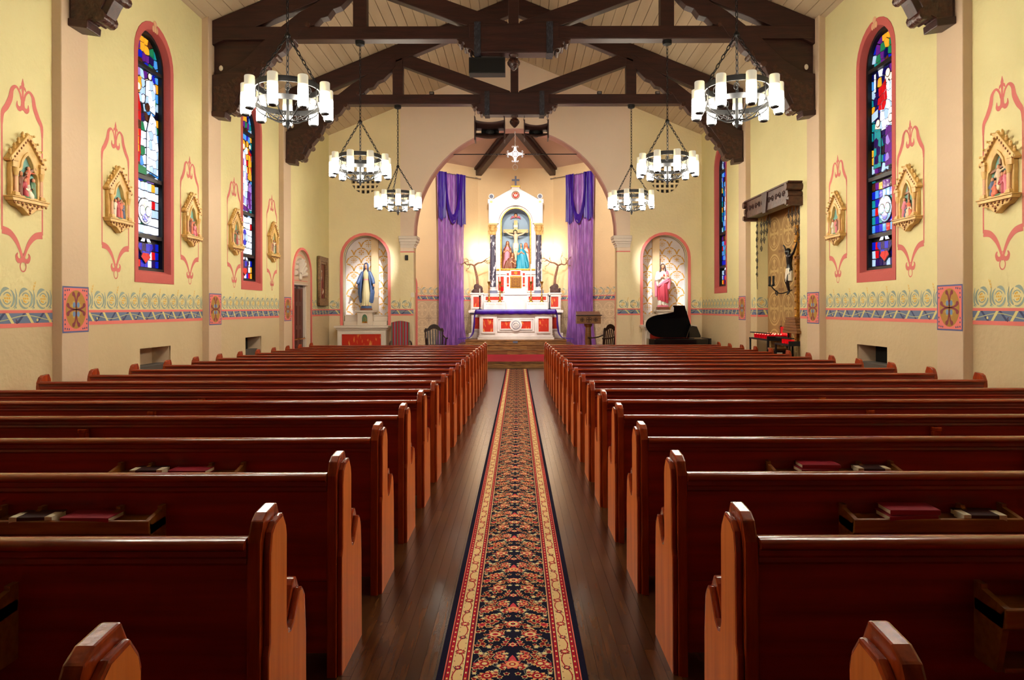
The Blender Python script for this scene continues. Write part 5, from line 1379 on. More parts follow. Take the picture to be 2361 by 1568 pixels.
plate('niche_moulding', [rim[1:] + [rim[0], rin[0]] + rin[1:][::-1]], .05, 'gold', RET, (0, 25.975, 0), (1, 0, 0), (0, 0, 1), bev=.012, mid=.02)
plate('niche_lining', [archloop(0, NH + .05, NB - .05, NS), archloop(0, NH, NB, NS)], .5, 'niche', RET, (0, 26.33, 0), (1, 0, 0), (0, 0, 1))
plate('niche_back', [archloop(0, NH + .05, NB - .05, NS)], .03, 'niche', RET, (0, 26.60, 0), (1, 0, 0), (0, 0, 1))
b = MB(); b.ell((0, 25.86, 5.70), (.11, .02, .11), 18, 8); ro = b.build('gable_roundel', 'redmarble', RET, True)
b = MB(); b.ell((0, 25.838, 5.70), (.022, .015, .05), 8, 6); b.ell((0, 25.838, 5.735), (.018, .014, .018), 8, 5)
for s in (-1, 1):
    for k in range(3): b.bar((s*.01, 25.838, 5.69), (s*(.075 - .01*k), 25.838, 5.745 - .03*k), .012, .018)
b.build('dove', 'marble', ro, True)
b = MB(); b.tube([(.135*cos(q), 25.87, 5.70 + .135*sin(q)) for q in [2*pi*k/24 for k in range(24)]], .014, 6, True); b.build('roundel_ring', 'gold', RET, True)
for s in (-1, 1):
    b = MB(); b.prism(arc(s*.88, 5.665, .105, 0, 345, 23), 25.93, 26.03, 'y'); dk = rebev(b.build('shoulder_disc', 'marble', RET), .012)
    b = MB(); b.prism(arc(s*.88, 5.665, .070, 0, 340, 17), 25.915, 25.935, 'y'); b.build('disc_face', 'bluegrey', dk)
    b = MB(); b.box(s*.88 - .04, s*.88 + .04, 25.865, 25.885, 5.43, 5.50); b.build('gilt_square', 'gold', RET)
b = MB(); b.box(-.17, .17, 25.85, 26.2, 5.99, 6.05); rebev(b.build('cross_base', 'gold', RET), .01)
b = MB(); b.box(-.032, .032, 25.98, 26.04, 6.05, 6.41); b.box(-.14, -.032, 25.985, 26.035, 6.24, 6.30); b.box(.032, .14, 25.985, 26.035, 6.24, 6.30); b.build('finial_cross', 'bluegrey', RET)
ch = blob('cherub_head', [('e', (0, 26.50, 5.03), (.065, .07, .075))], 'skin', RET, .012, True); ch.location = -RET.location
ca_ = MB(); ca_.ell((0, 26.53, 5.06), (.075, .06, .075), 10, 6); ca_.build('cherub_hair', 'hair', ch, True, local=True)
for s in (-1, 1):
    b = MB(); b.tube([(s*.03, 26.52, 4.98), (s*.12, 26.51, 5.0), (s*.19, 26.53, 4.92)], [.03, .045, .012], 8); b.build('cherub_wing', 'clothpink', ch, True, local=True)
# Calvary group inside the niche
cx_ = thing('crucifix', 'painted crucifix standing in the blue niche of the reredos', 'crucifix', (0, 26.30, 3.04))
b = MB(); b.box(-.065, .065, -.03, .03, 0, 1.80); b.build('cross_post', 'ochre', cx_, local=True)
b = MB(); b.box(-.46, .46, -.028, .028, 1.34, 1.47); rebev(b.build('cross_beam', 'ochre', cx_, local=True), .005)
b = MB(); b.box(-.075, .075, -.05, -.02, 1.53, 1.63); rebev(b.build('title_board', 'candle', cx_, local=True), .01)
corpus(cx_, 1.40, .40, 'paleskin', None, 'hair', .66)
mourner('mourning_woman', 'painted figure with veil and crossed hands standing left of the crucifix', (-.33, 26.24, 3.04), 1.06, 'clothpink', 'clothbrown', None, .03, group=None)
mourner('kneeling_woman', 'brown-robed figure kneeling at the foot of the crucifix', (-.22, 26.10, 3.04), .62, 'clothbrown', 'clothbrown', None, .10)
mourner('mourning_mother', 'blue-mantled figure leaning beside the crucifix', (.25, 26.14, 3.04), .97, 'clothteal', 'clothteal', None, -.06)
mourner('mourning_man', 'red-robed figure at the right edge of the blue niche', (.40, 26.28, 3.04), 1.0, 'clothwhite', 'clothorange', None, -.03)

# candlesticks, lamp, gnarled branches
def candlestick(x, y, z, label, h, m, grp, tall=True):
    t = thing('candlestick', label, 'candlestick', (x, y, z), grp)
    if tall: pr = [(.075, 0), (.075, .02), (.05, .05), (.03, .08), (.045, .12), (.022, .15), (.018, .24), (.032, .27), (.018, .30), (.02, .5), (.03, .53), (.018, .56), (.02, h-.12), (.06, h-.03), (.062, h), (.02, h)]
    else: pr = [(.05, 0), (.05, .02), (.02, .04), (.018, h*.5), (.026, h*.53), (.018, h*.56), (.018, h-.06), (.042, h-.02), (.042, h), (.012, h)]
    b = MB(); b.lathe(pr, n=14); b.build('stick', m, t, True, local=True)
    ch_ = .62 if tall else .24
    b = MB(); b.lathe([(.021 if tall else .016, h - .005), (.020 if tall else .016, h + ch_), (.006, h + ch_ + .008)], n=10); c = b.build('candle', 'candle', t, True, local=True)
    b = MB(); b.tube([(0, 0, h + ch_ + .004), (.002, 0, h + ch_ + .025)], .003, 5); b.build('wick', 'dark', c, local=True)
for x, lab in ((-.96, 'tall brass candlestick outermost on the left gradine step'), (-.57, 'tall brass candlestick beside the red sanctuary lamp'), (.54, 'tall brass candlestick right of the tabernacle, inner'), (.93, 'tall brass candlestick outermost on the right gradine step')):
    candlestick(x, 25.64, 1.83, lab, .74, 'brass', 'tall brass altar candlesticks')
for x, lab in ((-1.28, 'short black candlestick on the left end of the purple altar cloth'), (1.20, 'short black candlestick on the right end of the purple altar cloth')):
    candlestick(x, 25.42, 1.567, lab, .50, 'iron', None, False)
t = thing('sanctuary_lamp', 'small red glass sanctuary lamp behind the brass candlesticks', 'lamp', (-.50, 25.83, 2.145))
b = MB(); b.lathe([(.05, 0), (.05, .015), (.015, .03), (.015, .06), (.045, .08)], n=14); b.build('lamp_foot', 'brass', t, True, local=True)
M['redlamp'] = mat('red_lamp_glass', C(200, 8, 20), .15, emit=C(230, 10, 20), estr=.5)
b = MB(); b.lathe([(.04, .08), (.055, .12), (.055, .25), (.05, .26)], n=14); b.build('lamp_glass', 'redlamp', t, True, local=True)
b = MB(); b.lathe([(.058, .25), (.058, .275), (.03, .29)], n=14); b.build('lamp_rim', 'copper', t, True, local=True)
def branch(x, y, z, s, label, seed):
    t = thing('gnarled_branch', label, 'branch', (x, y, z)); rnd = random.Random(seed)
    st = [('e', (0, 0, .06), (.22, .15, .10)), ('e', (s*.06, 0, .16), (.14, .11, .13)), ('e', (-s*.05, 0, .22), (.09, .08, .12)), ('c', (0, 0, .2), (s*.01, 0, .38), .07, .04)]
    for k in range(7): st.append(('e', (rnd.uniform(-.17, .17), rnd.uniform(-.12, .02), rnd.uniform(.03, .2)), (.05, .05, .05)))
    blob('stump', st, 'rock', t, .02)
    b = MB(); trunk = smooth([(0, 0, .32), (s*-.02, 0, .6), (s*-.08, 0, .85), (s*-.12, 0, 1.02)], 4); b.tube(trunk, [.05 - .015*i/len(trunk) for i in range(len(trunk))], 8)
    b.tube(smooth([(s*-.12, 0, 1.0), (s*.02, -.02, 1.09), (s*.16, 0, 1.12), (s*.30, .02, 1.22)], 4), [.036 - .0016*i for i in range(13)], 7)
    b.tube(smooth([(s*-.12, 0, 1.0), (s*-.24, -.02, 1.05), (s*-.36, 0, 1.03), (s*-.46, 0, 1.10)], 4), [.034 - .0018*i for i in range(13)], 7)
    b.build('trunk', 'bark', t, True, local=True)
    tw = MB()
    def twig(p, d, L, r, lev):
        pts = [p]; q = Vector(p); d = Vector(d)
        for i in range(5):
            d = (d + Vector((rnd.uniform(-.6, .6), rnd.uniform(-.3, .3), rnd.uniform(-.5, .5)))).normalized(); q = q + d*L/5; pts.append(tuple(q))
        pts = smooth(pts, 2); tw.tube(pts, [r*(1 - .75*i/len(pts)) for i in range(len(pts))], 5)
        if lev > 0:
            for k in range(2): twig(pts[rnd.randrange(2, len(pts))], d, L*.6, r*.55, lev - 1)
    for e, z0 in ((.16, 1.12), (.24, 1.17), (.30, 1.22), (.10, 1.10), (-.24, 1.05), (-.34, 1.03), (-.42, 1.07), (-.46, 1.10), (-.40, 1.06), (.28, 1.2)):
        twig((s*e, 0, z0), (s*(1 if e > 0 else -1)*.5, 0, rnd.choice((-.5, .6, .8))), rnd.uniform(.2, .34), .015, 2)
    tw.build('twigs', 'bark', t, True, local=True)
branch(-1.40, 26.08, 2.165, 1, 'gnarled bare branch on a stump at the left end of the reredos', 4)
branch(1.42, 26.08, 2.165, -1, 'gnarled bare branch on a stump at the right end of the reredos', 8)

# ================================================================ purple drapes on the angled apse walls
def drape(s):
    lab = 'left' if s < 0 else 'right'
    t = thing('purple_drape', 'sheer purple drape with a satin swag on the angled %s apse wall' % lab, 'drape', (s*2.3, 25.85, .05))
    a = Vector((s*CW, Y1, 0)); e = Vector((s*BX, Y2, 0)); L = (e-a).length; u = (e-a).normalized(); n = Vector((-s*sin(radians(45)), -cos(radians(45)), 0))
    q_0 = L - 2.15
    W3 = lambda q, off, z: tuple(a + u*(q + q_0) + n*off + Vector((0, 0, z)))
    b = MB(); b.tube([W3(-.02, .16, 6.44), W3(2.10, .16, 6.44)], .014, 8); b.ell(W3(2.12, .16, 6.44), (.03, .03, .03), 8, 6); b.bar(W3(2.03, 0, 6.50), W3(2.03, .17, 6.44), .02, .02); b.build('rod', 'steel', t, True)
    q0, q1 = .06, 1.34
    def sheet(nm, m, q0, q1, ztop, zbot, off, nf, amp, ncol=60, nrow=16, flare=0):
        vs = []; fs = []
        for j in range(nrow + 1):
            g = j/nrow
            for i in range(ncol + 1):
                f = i/ncol; q = q0 + (q1-q0)*f; qq = q + (q - (q0+q1)/2)*(-.06*sin(pi*g) - .03*g + flare*max(0, g-.85)/.15)
                zt = ztop(f) if callable(ztop) else ztop; zb = zbot(f) if callable(zbot) else zbot
                o = off + amp*sin(2*pi*nf*f + .6*sin(3*g) + g)*(.45 + .55*g) + amp*.4*sin(2*pi*nf*2.3*f + 2*g)
                vs.append(W3(qq, o, zt + (zb-zt)*g))
        m_ = ncol + 1
        fs = [(j*m_+i, j*m_+i+1, (j+1)*m_+i+1, (j+1)*m_+i) for j in range(nrow) for i in range(ncol)]
        mb = MB(); mb.add(vs, fs); return mb.build(nm, m, t, True, ang=80)
    sheet('sheer_panel', 'sheer', q0, q1, 6.46, .06, .15, 5, .035, flare=.25)
    w_ = q1 - q0
    for (f0, f1, zb) in ((0, .27, 4.78), (.66, 1.0, 4.62)) if s < 0 else ((.70, 1.0, 4.70), (0, .34, 4.78)):
        sheet('satin_tail', 'purple', q0 + w_*f0, q0 + w_*f1, 6.47, lambda f, zb=zb: zb + .06*sin(f*9), .21, 2.2, .03, 24, 10)
    # swag: gathered loop of satin between the tails
    vs = []; nseg, m = 24, 13; pa, pb = q0 + w_*.24, q0 + w_*.78
    for i in range(nseg + 1):
        f = i/nseg; q = pa + (pb-pa)*f; zl = 6.38 - 1.62*sin(pi*f)**.45; wd_ = .26 + .34*(abs(.5-f)*2)**2
        for k in range(m):
            h = k/(m-1); vs.append(W3(q, .25 + .06*sin(h*pi) + .02*sin(h*17 + f*3), min(6.455, zl + (h-.35)*wd_*1.3)))
    mb = MB(); mb.add(vs, [(i*m+k, (i+1)*m+k, (i+1)*m+k+1, i*m+k+1) for i in range(nseg) for k in range(m-1)]); mb.build('satin_swag', 'purple', t, True, ang=80)
drape(-1); drape(1)

# red carpet on the landing
b = MB(); b.box(-1.75, 1.75, 20.92, 23.95, .0505, .062); rebev(b.build('carpet_pile', 'redcarpet', None), .004, 1)
rc = bpy.data.objects['carpet_pile']; rc.name = 'landing_carpet'; tag(rc, 'crimson carpet covering the chancel landing below the altar steps', 'carpet')
# small notice on the top step
b = MB(); b.box(-.10, .06, 24.405, 24.421, .42, .49); o = b.build('step_plaque', 'bluegrey'); tag(o, 'small blue-grey plaque on the top altar step riser', 'plaque')
# ================================================================ side altars and their statues
def side_altar(s):
    lab = 'left' if s < 0 else 'right'; x = s*NX; y0 = 19.40; z0 = .05
    t = thing('side_altar', 'painted side altar with a red marble front below the %s niche' % lab, 'altar', (x, y0 + .25, z0))
    B = lambda nm, m, a, e, ya, yb, za, zb, bv=.006: boxp(nm, m, t, x + a, x + e, ya, yb, za, zb, bv)
    B('mensa', 'trimwhite', -.74, .74, y0, YE - .01, 1.08, 1.14, .012); B('mensa_moulding', 'trimwhite', -.70, .70, y0 + .04, YE - .01, 1.03, 1.085, .02)
    B('body', 'trimwhite', -.66, .66, y0 + .08, YE - .01, .05, 1.04); B('base', 'trimwhite', -.72, .72, y0 + .02, YE - .01, .05, .18, .012)
    q = [(x-.62, .24), (x+.62, .24), (x+.62, .98), (x-.62, .98)]; i = [(x-.54, .32), (x+.54, .32), (x+.54, .92), (x-.54, .92)]
    plate('front_frame', [q, i], .03, 'trimwhite', t, (0, y0 + .08, 0), (1, 0, 0), (0, 0, 1), bev=.006, mid=.015)
    boxp('front_panel', 'redmarble', t, x - .55, x + .55, y0 + .070, y0 + .09, .31, .93, 0)
    B('gradine', 'trimwhite', -.60, .60, YE - .02, YE + .40, 1.14, 1.26); B('gradine_upper', 'trimwhite', -.60, .60, YE + .12, YE + .40, 1.26, 1.42); B('gradine_ledge', 'trimwhite', -.61, .61, YE + .10, YE + .40, 1.40, 1.435, .008)
    B('pedestal', 'trimwhite', -.21, .21, YE - .10, YE + .30, 1.14, 1.50); B('pedestal_cap', 'trimwhite', -.27, .27, YE - .15, YE + .32, 1.50, 1.56, .015)
    yy = YE - .10
    lp = [(-.08, 1.20), (.08, 1.20), (.08, 1.34)] + [(.0 + .08*cos(q)*1.0, 1.34 + .115*sin(q)) for q in [pi*k/10 for k in range(1, 10)]] + [(-.08, 1.34)]
    lp = [(x + u, v) for u, v in lp]; lo = [(x - .105, 1.175), (x + .105, 1.175), (x + .105, 1.35)] + [(x + .105*cos(q), 1.35 + .145*sin(q)) for q in [pi*k/10 for k in range(1, 10)]] + [(x - .105, 1.35)]
    fr_ = plate('reliquary_frame', [lo, lp], .03, 'trimwhite', t, (0, yy, 0), (1, 0, 0), (0, 0, 1), bev=.005, mid=.015)
    plate('reliquary_back', [lp], .006, 'clothgreen', fr_, (0, yy - .002, 0), (1, 0, 0), (0, 0, 1))
    b = MB(); b.box(x - .07, x + .07, yy - .012, yy - .006, 1.205, 1.25); b.tube([(x - .03, yy - .01, 1.25), (x - .03, yy - .01, 1.33), (x, yy - .01, 1.36), (x + .03, yy - .01, 1.33), (x + .03, yy - .01, 1.25)], .008, 5); b.build('relic', 'gold', fr_)
    return t
side_altar(-1); side_altar(1)
mary((-NX, YE + .10, 1.563)); sacred_heart((NX - .05, YE + .10, 1.563))

# ================================================================ stations of the cross
def station_frame(label):
    t = thing('station_of_the_cross', label, 'relief', (0, 0, 0), 'gilded relief stations on the side walls')
    L = dict(local=True)
    # local: x along the wall, z up, front faces -y, wall plane at y = 0
    outer = [(-.25, -.26), (.25, -.26), (.25, .15), (.0, .42), (-.25, .15)]
    trefoil = [(-.165, -.235), (.165, -.235), (.165, -.02), (.15, .035), (.115, .05), (.10, .07), (.085, .14), (.045, .20), (0, .235), (-.045, .20), (-.085, .14), (-.10, .07), (-.115, .05), (-.15, .035), (-.165, -.02)]
    PL = lambda nm, lps, th, m, yc, bv=0: plate(nm, lps, th, m, t, (0, yc, 0), (1, 0, 0), (0, 0, 1), bev=bv)
    fr_ = PL('frame', [outer, trefoil], .075, 'ochre', -.0375, .008)
    PL('backdrop', [[(-.17, -.24), (.17, -.24), (.17, .05), (.09, .2), (0, .245), (-.09, .2), (-.17, .05)]], .012, 'teal', -.022)
    rim = trefoil; rim2 = [(u*1.14, v*1.06 + .006) for u, v in trefoil]
    plate('arch_moulding', [rim2, rim], .03, 'ochre', fr_, (0, -.08, 0), (1, 0, 0), (0, 0, 1), bev=.008)
    for s in (-1, 1):
        b = MB(); b.bar((s*.30, -.055, .125), (0, -.055, .445), .11, .035, (0, 0, 1)); g = rebev(b.build('gable_rake', 'ochre', t, local=True), .008)
        for k in range(8):
            f = (k + .5)/8; b = MB(); b.ell((s*(.285 - .275*f), -.112, .115 + .295*f), (.012, .012, .014), 7, 5); b.build('bead', 'copper', g, True, local=True)
        for k in range(4):
            f = (k + .55)/4.1; c = (s*(.29 - .27*f), -.06, .16 + .30*f)
            b = MB(); b.tube([c, (c[0] + s*.018, c[1] - .01, c[2] + .03), (c[0] + s*.034, c[1] - .03, c[2] + .036)], [.022, .02, .010], 7); b.ell((c[0] + s*.036, c[1] - .035, c[2] + .036), (.016, .016, .014), 7, 5); b.build('crocket', 'ochre', t, True, local=True)
        b = MB(); b.box(s*.225 - .035, s*.225 + .035, -.11, -.07, .06, .14); b.box(s*.235 - .055, s*.235 + .055, -.12, 0, .125, .16); rebev(b.build('corner_block', 'ochre', t, local=True), .006)
        b = MB(); b.lathe([(.030, -.205), (.030, -.195), (.021, -.185), (.020, -.03), (.026, -.025)], (s*.205, -.098, 0), 12); co_ = b.build('column', 'rosecol', t, True, local=True)
        b = MB(); b.lathe([(.022, -.03), (.034, .005), (.040, .03), (.044, .055)], (s*.205, -.098, 0), 10); b.build('column_capital', 'ochre', co_, True, local=True)
        b = MB(); b.box(s*.21 - .045, s*.21 + .045, -.14, -.06, -.245, -.225); b.box(s*.21 - .036, s*.21 + .036, -.132, -.06, -.228, -.203); rebev(b.build('column_base', 'ochre', co_, local=True), .006)
    b = MB(); b.lathe([(.001, .40), (.03, .41), (.035, .44), (.02, .47), (.03, .485), (.0, .50)], (0, -.075, -.02), 10); b.build('apex_finial', 'ochre', t, True, local=True)
    b = MB(); b.prism([(-.31, -.265), (-.31, -.25), (.31, -.25), (.31, -.265)], -.155, 0, 'y'); b.prism([(-.285, -.30), (-.30, -.265), (.30, -.265), (.285, -.30)], -.14, 0, 'y'); sh = rebev(b.build('shelf', 'ochre', t, local=True), .007)
    for k in range(9):
        b = MB(); b.ell((-.26 + .065*k, -.128, -.315), (.016, .014, .014), 7, 5); b.build('shelf_bead', 'copper', sh, True, local=True)
    b = MB(); b.prism([(-.27, -.30), (.27, -.30), (.20, -.35), (.12, -.36), (.06, -.40), (0, -.435), (-.06, -.40), (-.12, -.36), (-.20, -.35)], -.115, 0, 'y'); cb = rebev(b.build('corbel', 'ochre', t, local=True), .012)
    b = MB()
    for u, v, r in ((0, -.37, .022), (-.04, -.345, .016), (.04, -.345, .016), (-.12, -.335, .014), (.12, -.335, .014), (0, -.405, .014)): b.ell((u, -.117, v), (r, .014, r), 8, 5)
    b.build('corbel_leaf', 'copper', cb, True, local=True)
    return t
def relief(t, x, z, h, robe, lean=0.0, y=-.05, arm=None, kneel=0):
    hz = h - .03*1
    pr = [('c', (x, y, z + .02), (x + lean*.5, y, z + h*.45), .036 + kneel*.016, .032), ('c', (x + lean*.5, y, z + h*.45), (x + lean, y - .01, z + h*.74), .032, .030), ('e', (x + lean, y, z + h*.74), (.038, .026, .02))]
    ax = arm or (.05, -.1)
    pr += [('c', (x + lean + .03, y - .01, z + h*.72), (x + lean + .03 + ax[0], y - .03, z + h*.72 + ax[1]), .014, .010), ('c', (x + lean - .03, y - .01, z + h*.72), (x + lean - .045, y - .03, z + h*.5), .014, .012)]
    b = blob('figure', pr, robe, t, .008)
    hd = blob('figure_head', [('e', (x + lean, y - .012, z + h*.91), (.021, .023, .028)), ('c', (x + lean, y - .005, z + h*.86), (x + lean, y, z + h*.78), .012, .014), ('c', (x + lean + .03 + ax[0], y - .03, z + h*.72 + ax[1]), (x + lean + .03 + ax[0]*1.15, y - .035, z + h*.72 + ax[1]*1.15), .009, .007)], 'skin', b, .006)
    hb = MB(); hb.ell((x + lean, y + .006, z + h*.935), (.024, .020, .024), 8, 5); hb.build('figure_hair', 'hair', b, True, local=True)
def cross_piece(t, p, q, th=.028):
    b = MB(); b.bar(p, q, th, th, (0, 1, 0)); rebev(b.build('cross_timber', 'oak', t, local=True), .003)
comps = [
    ([(-.11, -.235, .27, 'clothbrown', .01, (.05, .06)), (-.01, -.235, .20, 'clothred', -.03, (.05, -.06)), (.06, -.235, .17, 'clothwhite', -.05, (-.05, -.05)), (.12, -.235, .22, 'clothgreen', -.02, (-.05, -.05)), (.0, -.10, .20, 'clothorange', .02, (.05, .0))], [((-.04, -.075, .02), (.13, -.075, .10))]),
    ([(-.11, -.235, .25, 'clothwhite', .02, (.06, .04)), (-.02, -.235, .28, 'clothred', .0, (.06, -.04)), (.06, -.235, .26, 'clothorange', -.01, (-.05, .02)), (.12, -.235, .23, 'clothblue', -.02, (-.04, -.04))], []),
    ([(-.10, -.235, .28, 'clothbrown', .02, (.06, .02)), (-.02, -.235, .27, 'clothorange', .0, (.05, .03)), (.06, -.235, .19, 'clothpink', .02, (-.06, -.03)), (.12, -.235, .16, 'clothred', -.01, (-.05, -.02))], []),
    ([(-.11, -.235, .24, 'clothgreen', .02, (.05, -.03)), (-.03, -.235, .24, 'clothbrown', .01, (.05, .04)), (.04, -.235, .20, 'clothred', -.02, (.05, -.03)), (.11, -.235, .25, 'clothwhite', -.01, (-.05, .0))], [((-.10, -.075, .02), (.12, -.075, .06))]),
    ([(-.10, -.235, .24, 'clothbrown', .02, (.05, -.03)), (-.01, -.235, .30, 'clothwhite', .0, (.05, .02)), (.07, -.235, .22, 'clothgreen', -.02, (-.05, -.03)), (.12, -.235, .26, 'clothbrown', -.01, (-.05, .0))], []),
    ([(-.11, -.235, .20, 'clothblue', .02, (.05, -.04)), (-.06, -.235, .16, 'clothorange', .02, (.06, .0)), (.08, -.235, .24, 'clothred', -.01, (-.05, .01)), (.13, -.235, .25, 'clothpink', -.01, (-.04, .03)), (.01, -.17, .27, 'paleskin', .0, (.12, .03))], [((.01, -.04, -.2), (.01, -.04, .17)), ((-.13, -.06, .03), (.15, -.06, .09))]),
    ([(-.09, -.235, .26, 'clothpink', .03, (.05, -.03)), (.02, -.235, .16, 'paleskin', .04, (.05, -.03)), (.09, -.235, .22, 'clothorange', -.04, (-.05, -.03)), (-.01, -.235, .18, 'clothblue', .03, (.04, -.03))], [((.01, -.04, -.1), (.01, -.04, .19)), ((-.09, -.045, .08), (.10, -.045, .11))]),
    ([(-.10, -.235, .24, 'clothwhite', .02, (.05, -.03)), (-.02, -.235, .20, 'clothcream', .01, (.05, -.03)), (.05, -.235, .23, 'clothpink', -.02, (-.05, -.03)), (.12, -.235, .25, 'clothbrown', -.01, (-.05, .0))], []),
]
base = station_frame('')
def place_station(s, y, k, label):
    t = base if k == 0 else dup(base)
    kids = t
    t['label'] = label; figs, crs = comps[k]
    t.location = (0, 0, 0)
    for (x, z, h, robe, lean, arm) in figs: relief(t, x, z, h, robe, lean, -.062, arm, 1 if h < .2 else 0)
    for p, q in crs: cross_piece(t, p, q)
    b = MB(); b.ell((0, -.05, -.235), (.165, .05, .022), 14, 6); b.build('relief_ground', 'clothgreen', t, True, local=True)
    t.location = (s*(W - .001), y, 3.02); t.scale = (.95, .66, .97); t.rotation_euler = (0, 0, pi/2 if s < 0 else -pi/2)
    return t
# the bare frame is copied before figures are added to the first one
spare = [dup(base) for _ in range(7)]
order = [(-1, ST_L[0], 'gilded relief station nearest the left edge, a fall under a slanting cross'), (-1, ST_L[1], 'gilded relief station left of the first left window, four standing figures'), (-1, ST_L[2], 'gilded relief station between the first left window and the second left pilaster'),
         (-1, ST_L[3], 'gilded relief station just left of the second left window'), (-1, ST_L[4], 'gilded relief station right of the second left window, farthest on that wall'),
         (1, ST_R[0], 'gilded relief station nearest the right edge, figures under a crucifix'), (1, ST_R[1], 'gilded relief station between the blue right window and the near right pilaster'), (1, ST_R[2], 'gilded relief station left of the blue right window')]
for k, (s, y, lab) in enumerate(order):
    if k: 
        keep = base; base = spare[k-1]; place_station(s, y, 0, lab) if False else None
        t = base; t['label'] = lab; figs, crs = comps[k]
        for (x, z, h, robe, lean, arm) in figs: relief(t, x, z, h, robe, lean, -.062, arm, 1 if h < .2 else 0)
        for p, q in crs: cross_piece(t, p, q)
        b = MB(); b.ell((0, -.05, -.235), (.165, .05, .022), 14, 6); b.build('relief_ground', 'clothgreen', t, True, local=True)
        t.location = (s*(W - .001), y, 3.02); t.scale = (.95, .66, .97); t.rotation_euler = (0, 0, pi/2 if s < 0 else -pi/2)
    else: place_station(s, y, 0, lab)

# ================================================================ door on the left, framed picture
dr = struct('door_1', 'dark panelled wooden door under a shell lunette')
xw = -W; yc, dh = 17.5, .70
ro = archloop(yc, dh + .07, -.13, 2.44, rz=.66); ri = archloop(yc, dh, -.14, 2.44, rz=.60)
plate('door_surround', [ro[1:] + [ro[0], ri[0]] + ri[1:][::-1]], .03, 'pink', dr, (xw, 0, 0), (0, 1, 0), (0, 0, 1), mid=.012)
plate('door_reveal', [archloop(yc, dh + .04, -.2, 2.44, rz=.64), archloop(yc, dh - .006, -.25, 2.44, rz=.594)], .30, 'pil', dr, (xw - .15, 0, 0), (0, 1, 0), (0, 0, 1))
xd = xw + .08
plate('lunette', [archloop(yc, dh, 2.22, 2.44, rz=.60)], .06, 'pil', dr, (xd - .16, 0, 0), (0, 1, 0), (0, 0, 1))
b = MB(); b.box(xd - .22, xd - .13, yc - .72, yc + .72, 2.19, 2.235); b.build('lintel', 'trimwhite', dr)
sh = MB()
for k in range(9):
    a = radians(10 + 20*k); r = .40 + .05*sin(a)
    p0 = (xd - .125, yc + .10*cos(a), 2.40 + .10*sin(a)); p1 = (xd - .105, yc + r*cos(a), 2.40 + r*.98*sin(a)); sh.tube([p0, p1], [.022, .062], 8)
sh.ell((xd - .12, yc, 2.38), (.04, .10, .09), 12, 8); so = sh.build('shell', 'trimwhite', dr, True); so['kind'] = 'structure'
b = MB(); p = b; fn = lambda u, v, l: (xd - .128, u, v); b.col = c_pink
b.ribbon(arc(yc, 2.42, .60, 0, 180, 20, .50), .018, fn); b.ribbon([(yc - .62, 2.29), (yc + .62, 2.29)], .014, fn); b.build('lunette_line', 'paint', dr)
for k in (-1, 1):
    a, e = sorted((yc + k*.008, yc + k*.60)); b = MB(); b.box(xd - .29, xd - .24, a, e, -.13, 2.19); lf = rebev(b.build('door_leaf', 'dwood', dr), .004)
    for (z0, z1) in ((.05, .62), (.72, 1.10), (1.20, 1.68), (1.78, 2.08)):
        for (u0, u1) in ((.05, .26), (.32, .53)):
            aa, ee = a + u0, a + u1; b = MB(); b.box(xd - .245, xd - .228, aa, ee, z0, z1); rebev(b.build('door_panel', 'dwood', lf), .008)
    b = MB(); b.tube([(xd - .20, a + .06, .88), (xd - .17, a + .06, .86), (xd - .17, e - .06, .86), (xd - .20, e - .06, .88)], .016, 8); b.build('push_bar', 'brass', lf, True)
    b = MB(); b.box(xd - .24, xd - .20, a + .04, a + .20, 2.10, 2.15); b.bar((xd - .20, a + .1, 2.12), (xd - .16, a + .32, 2.12), .015, .02); b.build('door_closer', 'steel', lf)
    b = MB(); b.box(xd - .30, xd - .18, yc + k*.60 - (0 if k > 0 else .10), yc + k*.60 + (.10 if k > 0 else 0), -.13, 2.20); b.build('door_jamb', 'trimwhite', dr)
# framed picture past the door
t = thing('framed_picture', 'framed painting of an old man in an ornate grey-gold frame beyond the door', 'picture', (-W, 19.18, 2.03))
b = None
q = [(18.76, 1.70), (19.60, 1.70), (19.60, 2.98), (18.76, 2.98)]
def fr4(d): return [(18.76 + d, 1.70 + d), (19.60 - d, 1.70 + d), (19.60 - d, 2.98 - d), (18.76 + d, 2.98 - d)]
M['oldframe'] = mat('worn_gilt_frame', C(150, 118, 78), .45, col2=C(104, 78, 58), scale=24, bump=.5, bscale=50)
plate('outer_frame', [fr4(0), fr4(.11)], .07, 'oldframe', t, (-W + .06, 0, 0), (0, 1, 0), (0, 0, 1), bev=.015)
plate('inner_frame', [fr4(.10), fr4(.17)], .04, 'oldframe', t, (-W + .05, 0, 0), (0, 1, 0), (0, 0, 1), bev=.01)
b = MB(); b.box(-W + .005, -W + .03, 18.92, 19.44, 1.86, 2.82)
b.build('canvas', 'clothbrown', t)
b = MB(); fn = lambda u, v, l: (-W + .032 + l*.001, u, v)
b.col = C(110, 40, 44); b.poly([(18.98, 1.88), (19.34, 1.88), (19.30, 2.30), (19.16, 2.50), (19.02, 2.30)], fn)
b.col = C(206, 150, 120); b.disc((19.12, 2.52), .06, fn, 1, 12, .08); b.disc((19.22, 2.12), .04, fn, 1)
b.col = C(220, 210, 196); b.disc((19.12, 2.61), .05, fn, 2, 10, .03); b.poly([(19.08, 2.46), (19.16, 2.46), (19.13, 2.34)], fn, 2)
b.col = C(224, 210, 190); b.poly([(19.20, 1.98), (19.36, 2.06), (19.33, 2.14), (19.18, 2.06)], fn, 2)
b.col = C(176, 96, 84); b.poly([(19.05, 1.95), (19.12, 1.95), (19.18, 2.36), (19.08, 2.34)], fn, 1)
b.build('painting', 'paint', t)

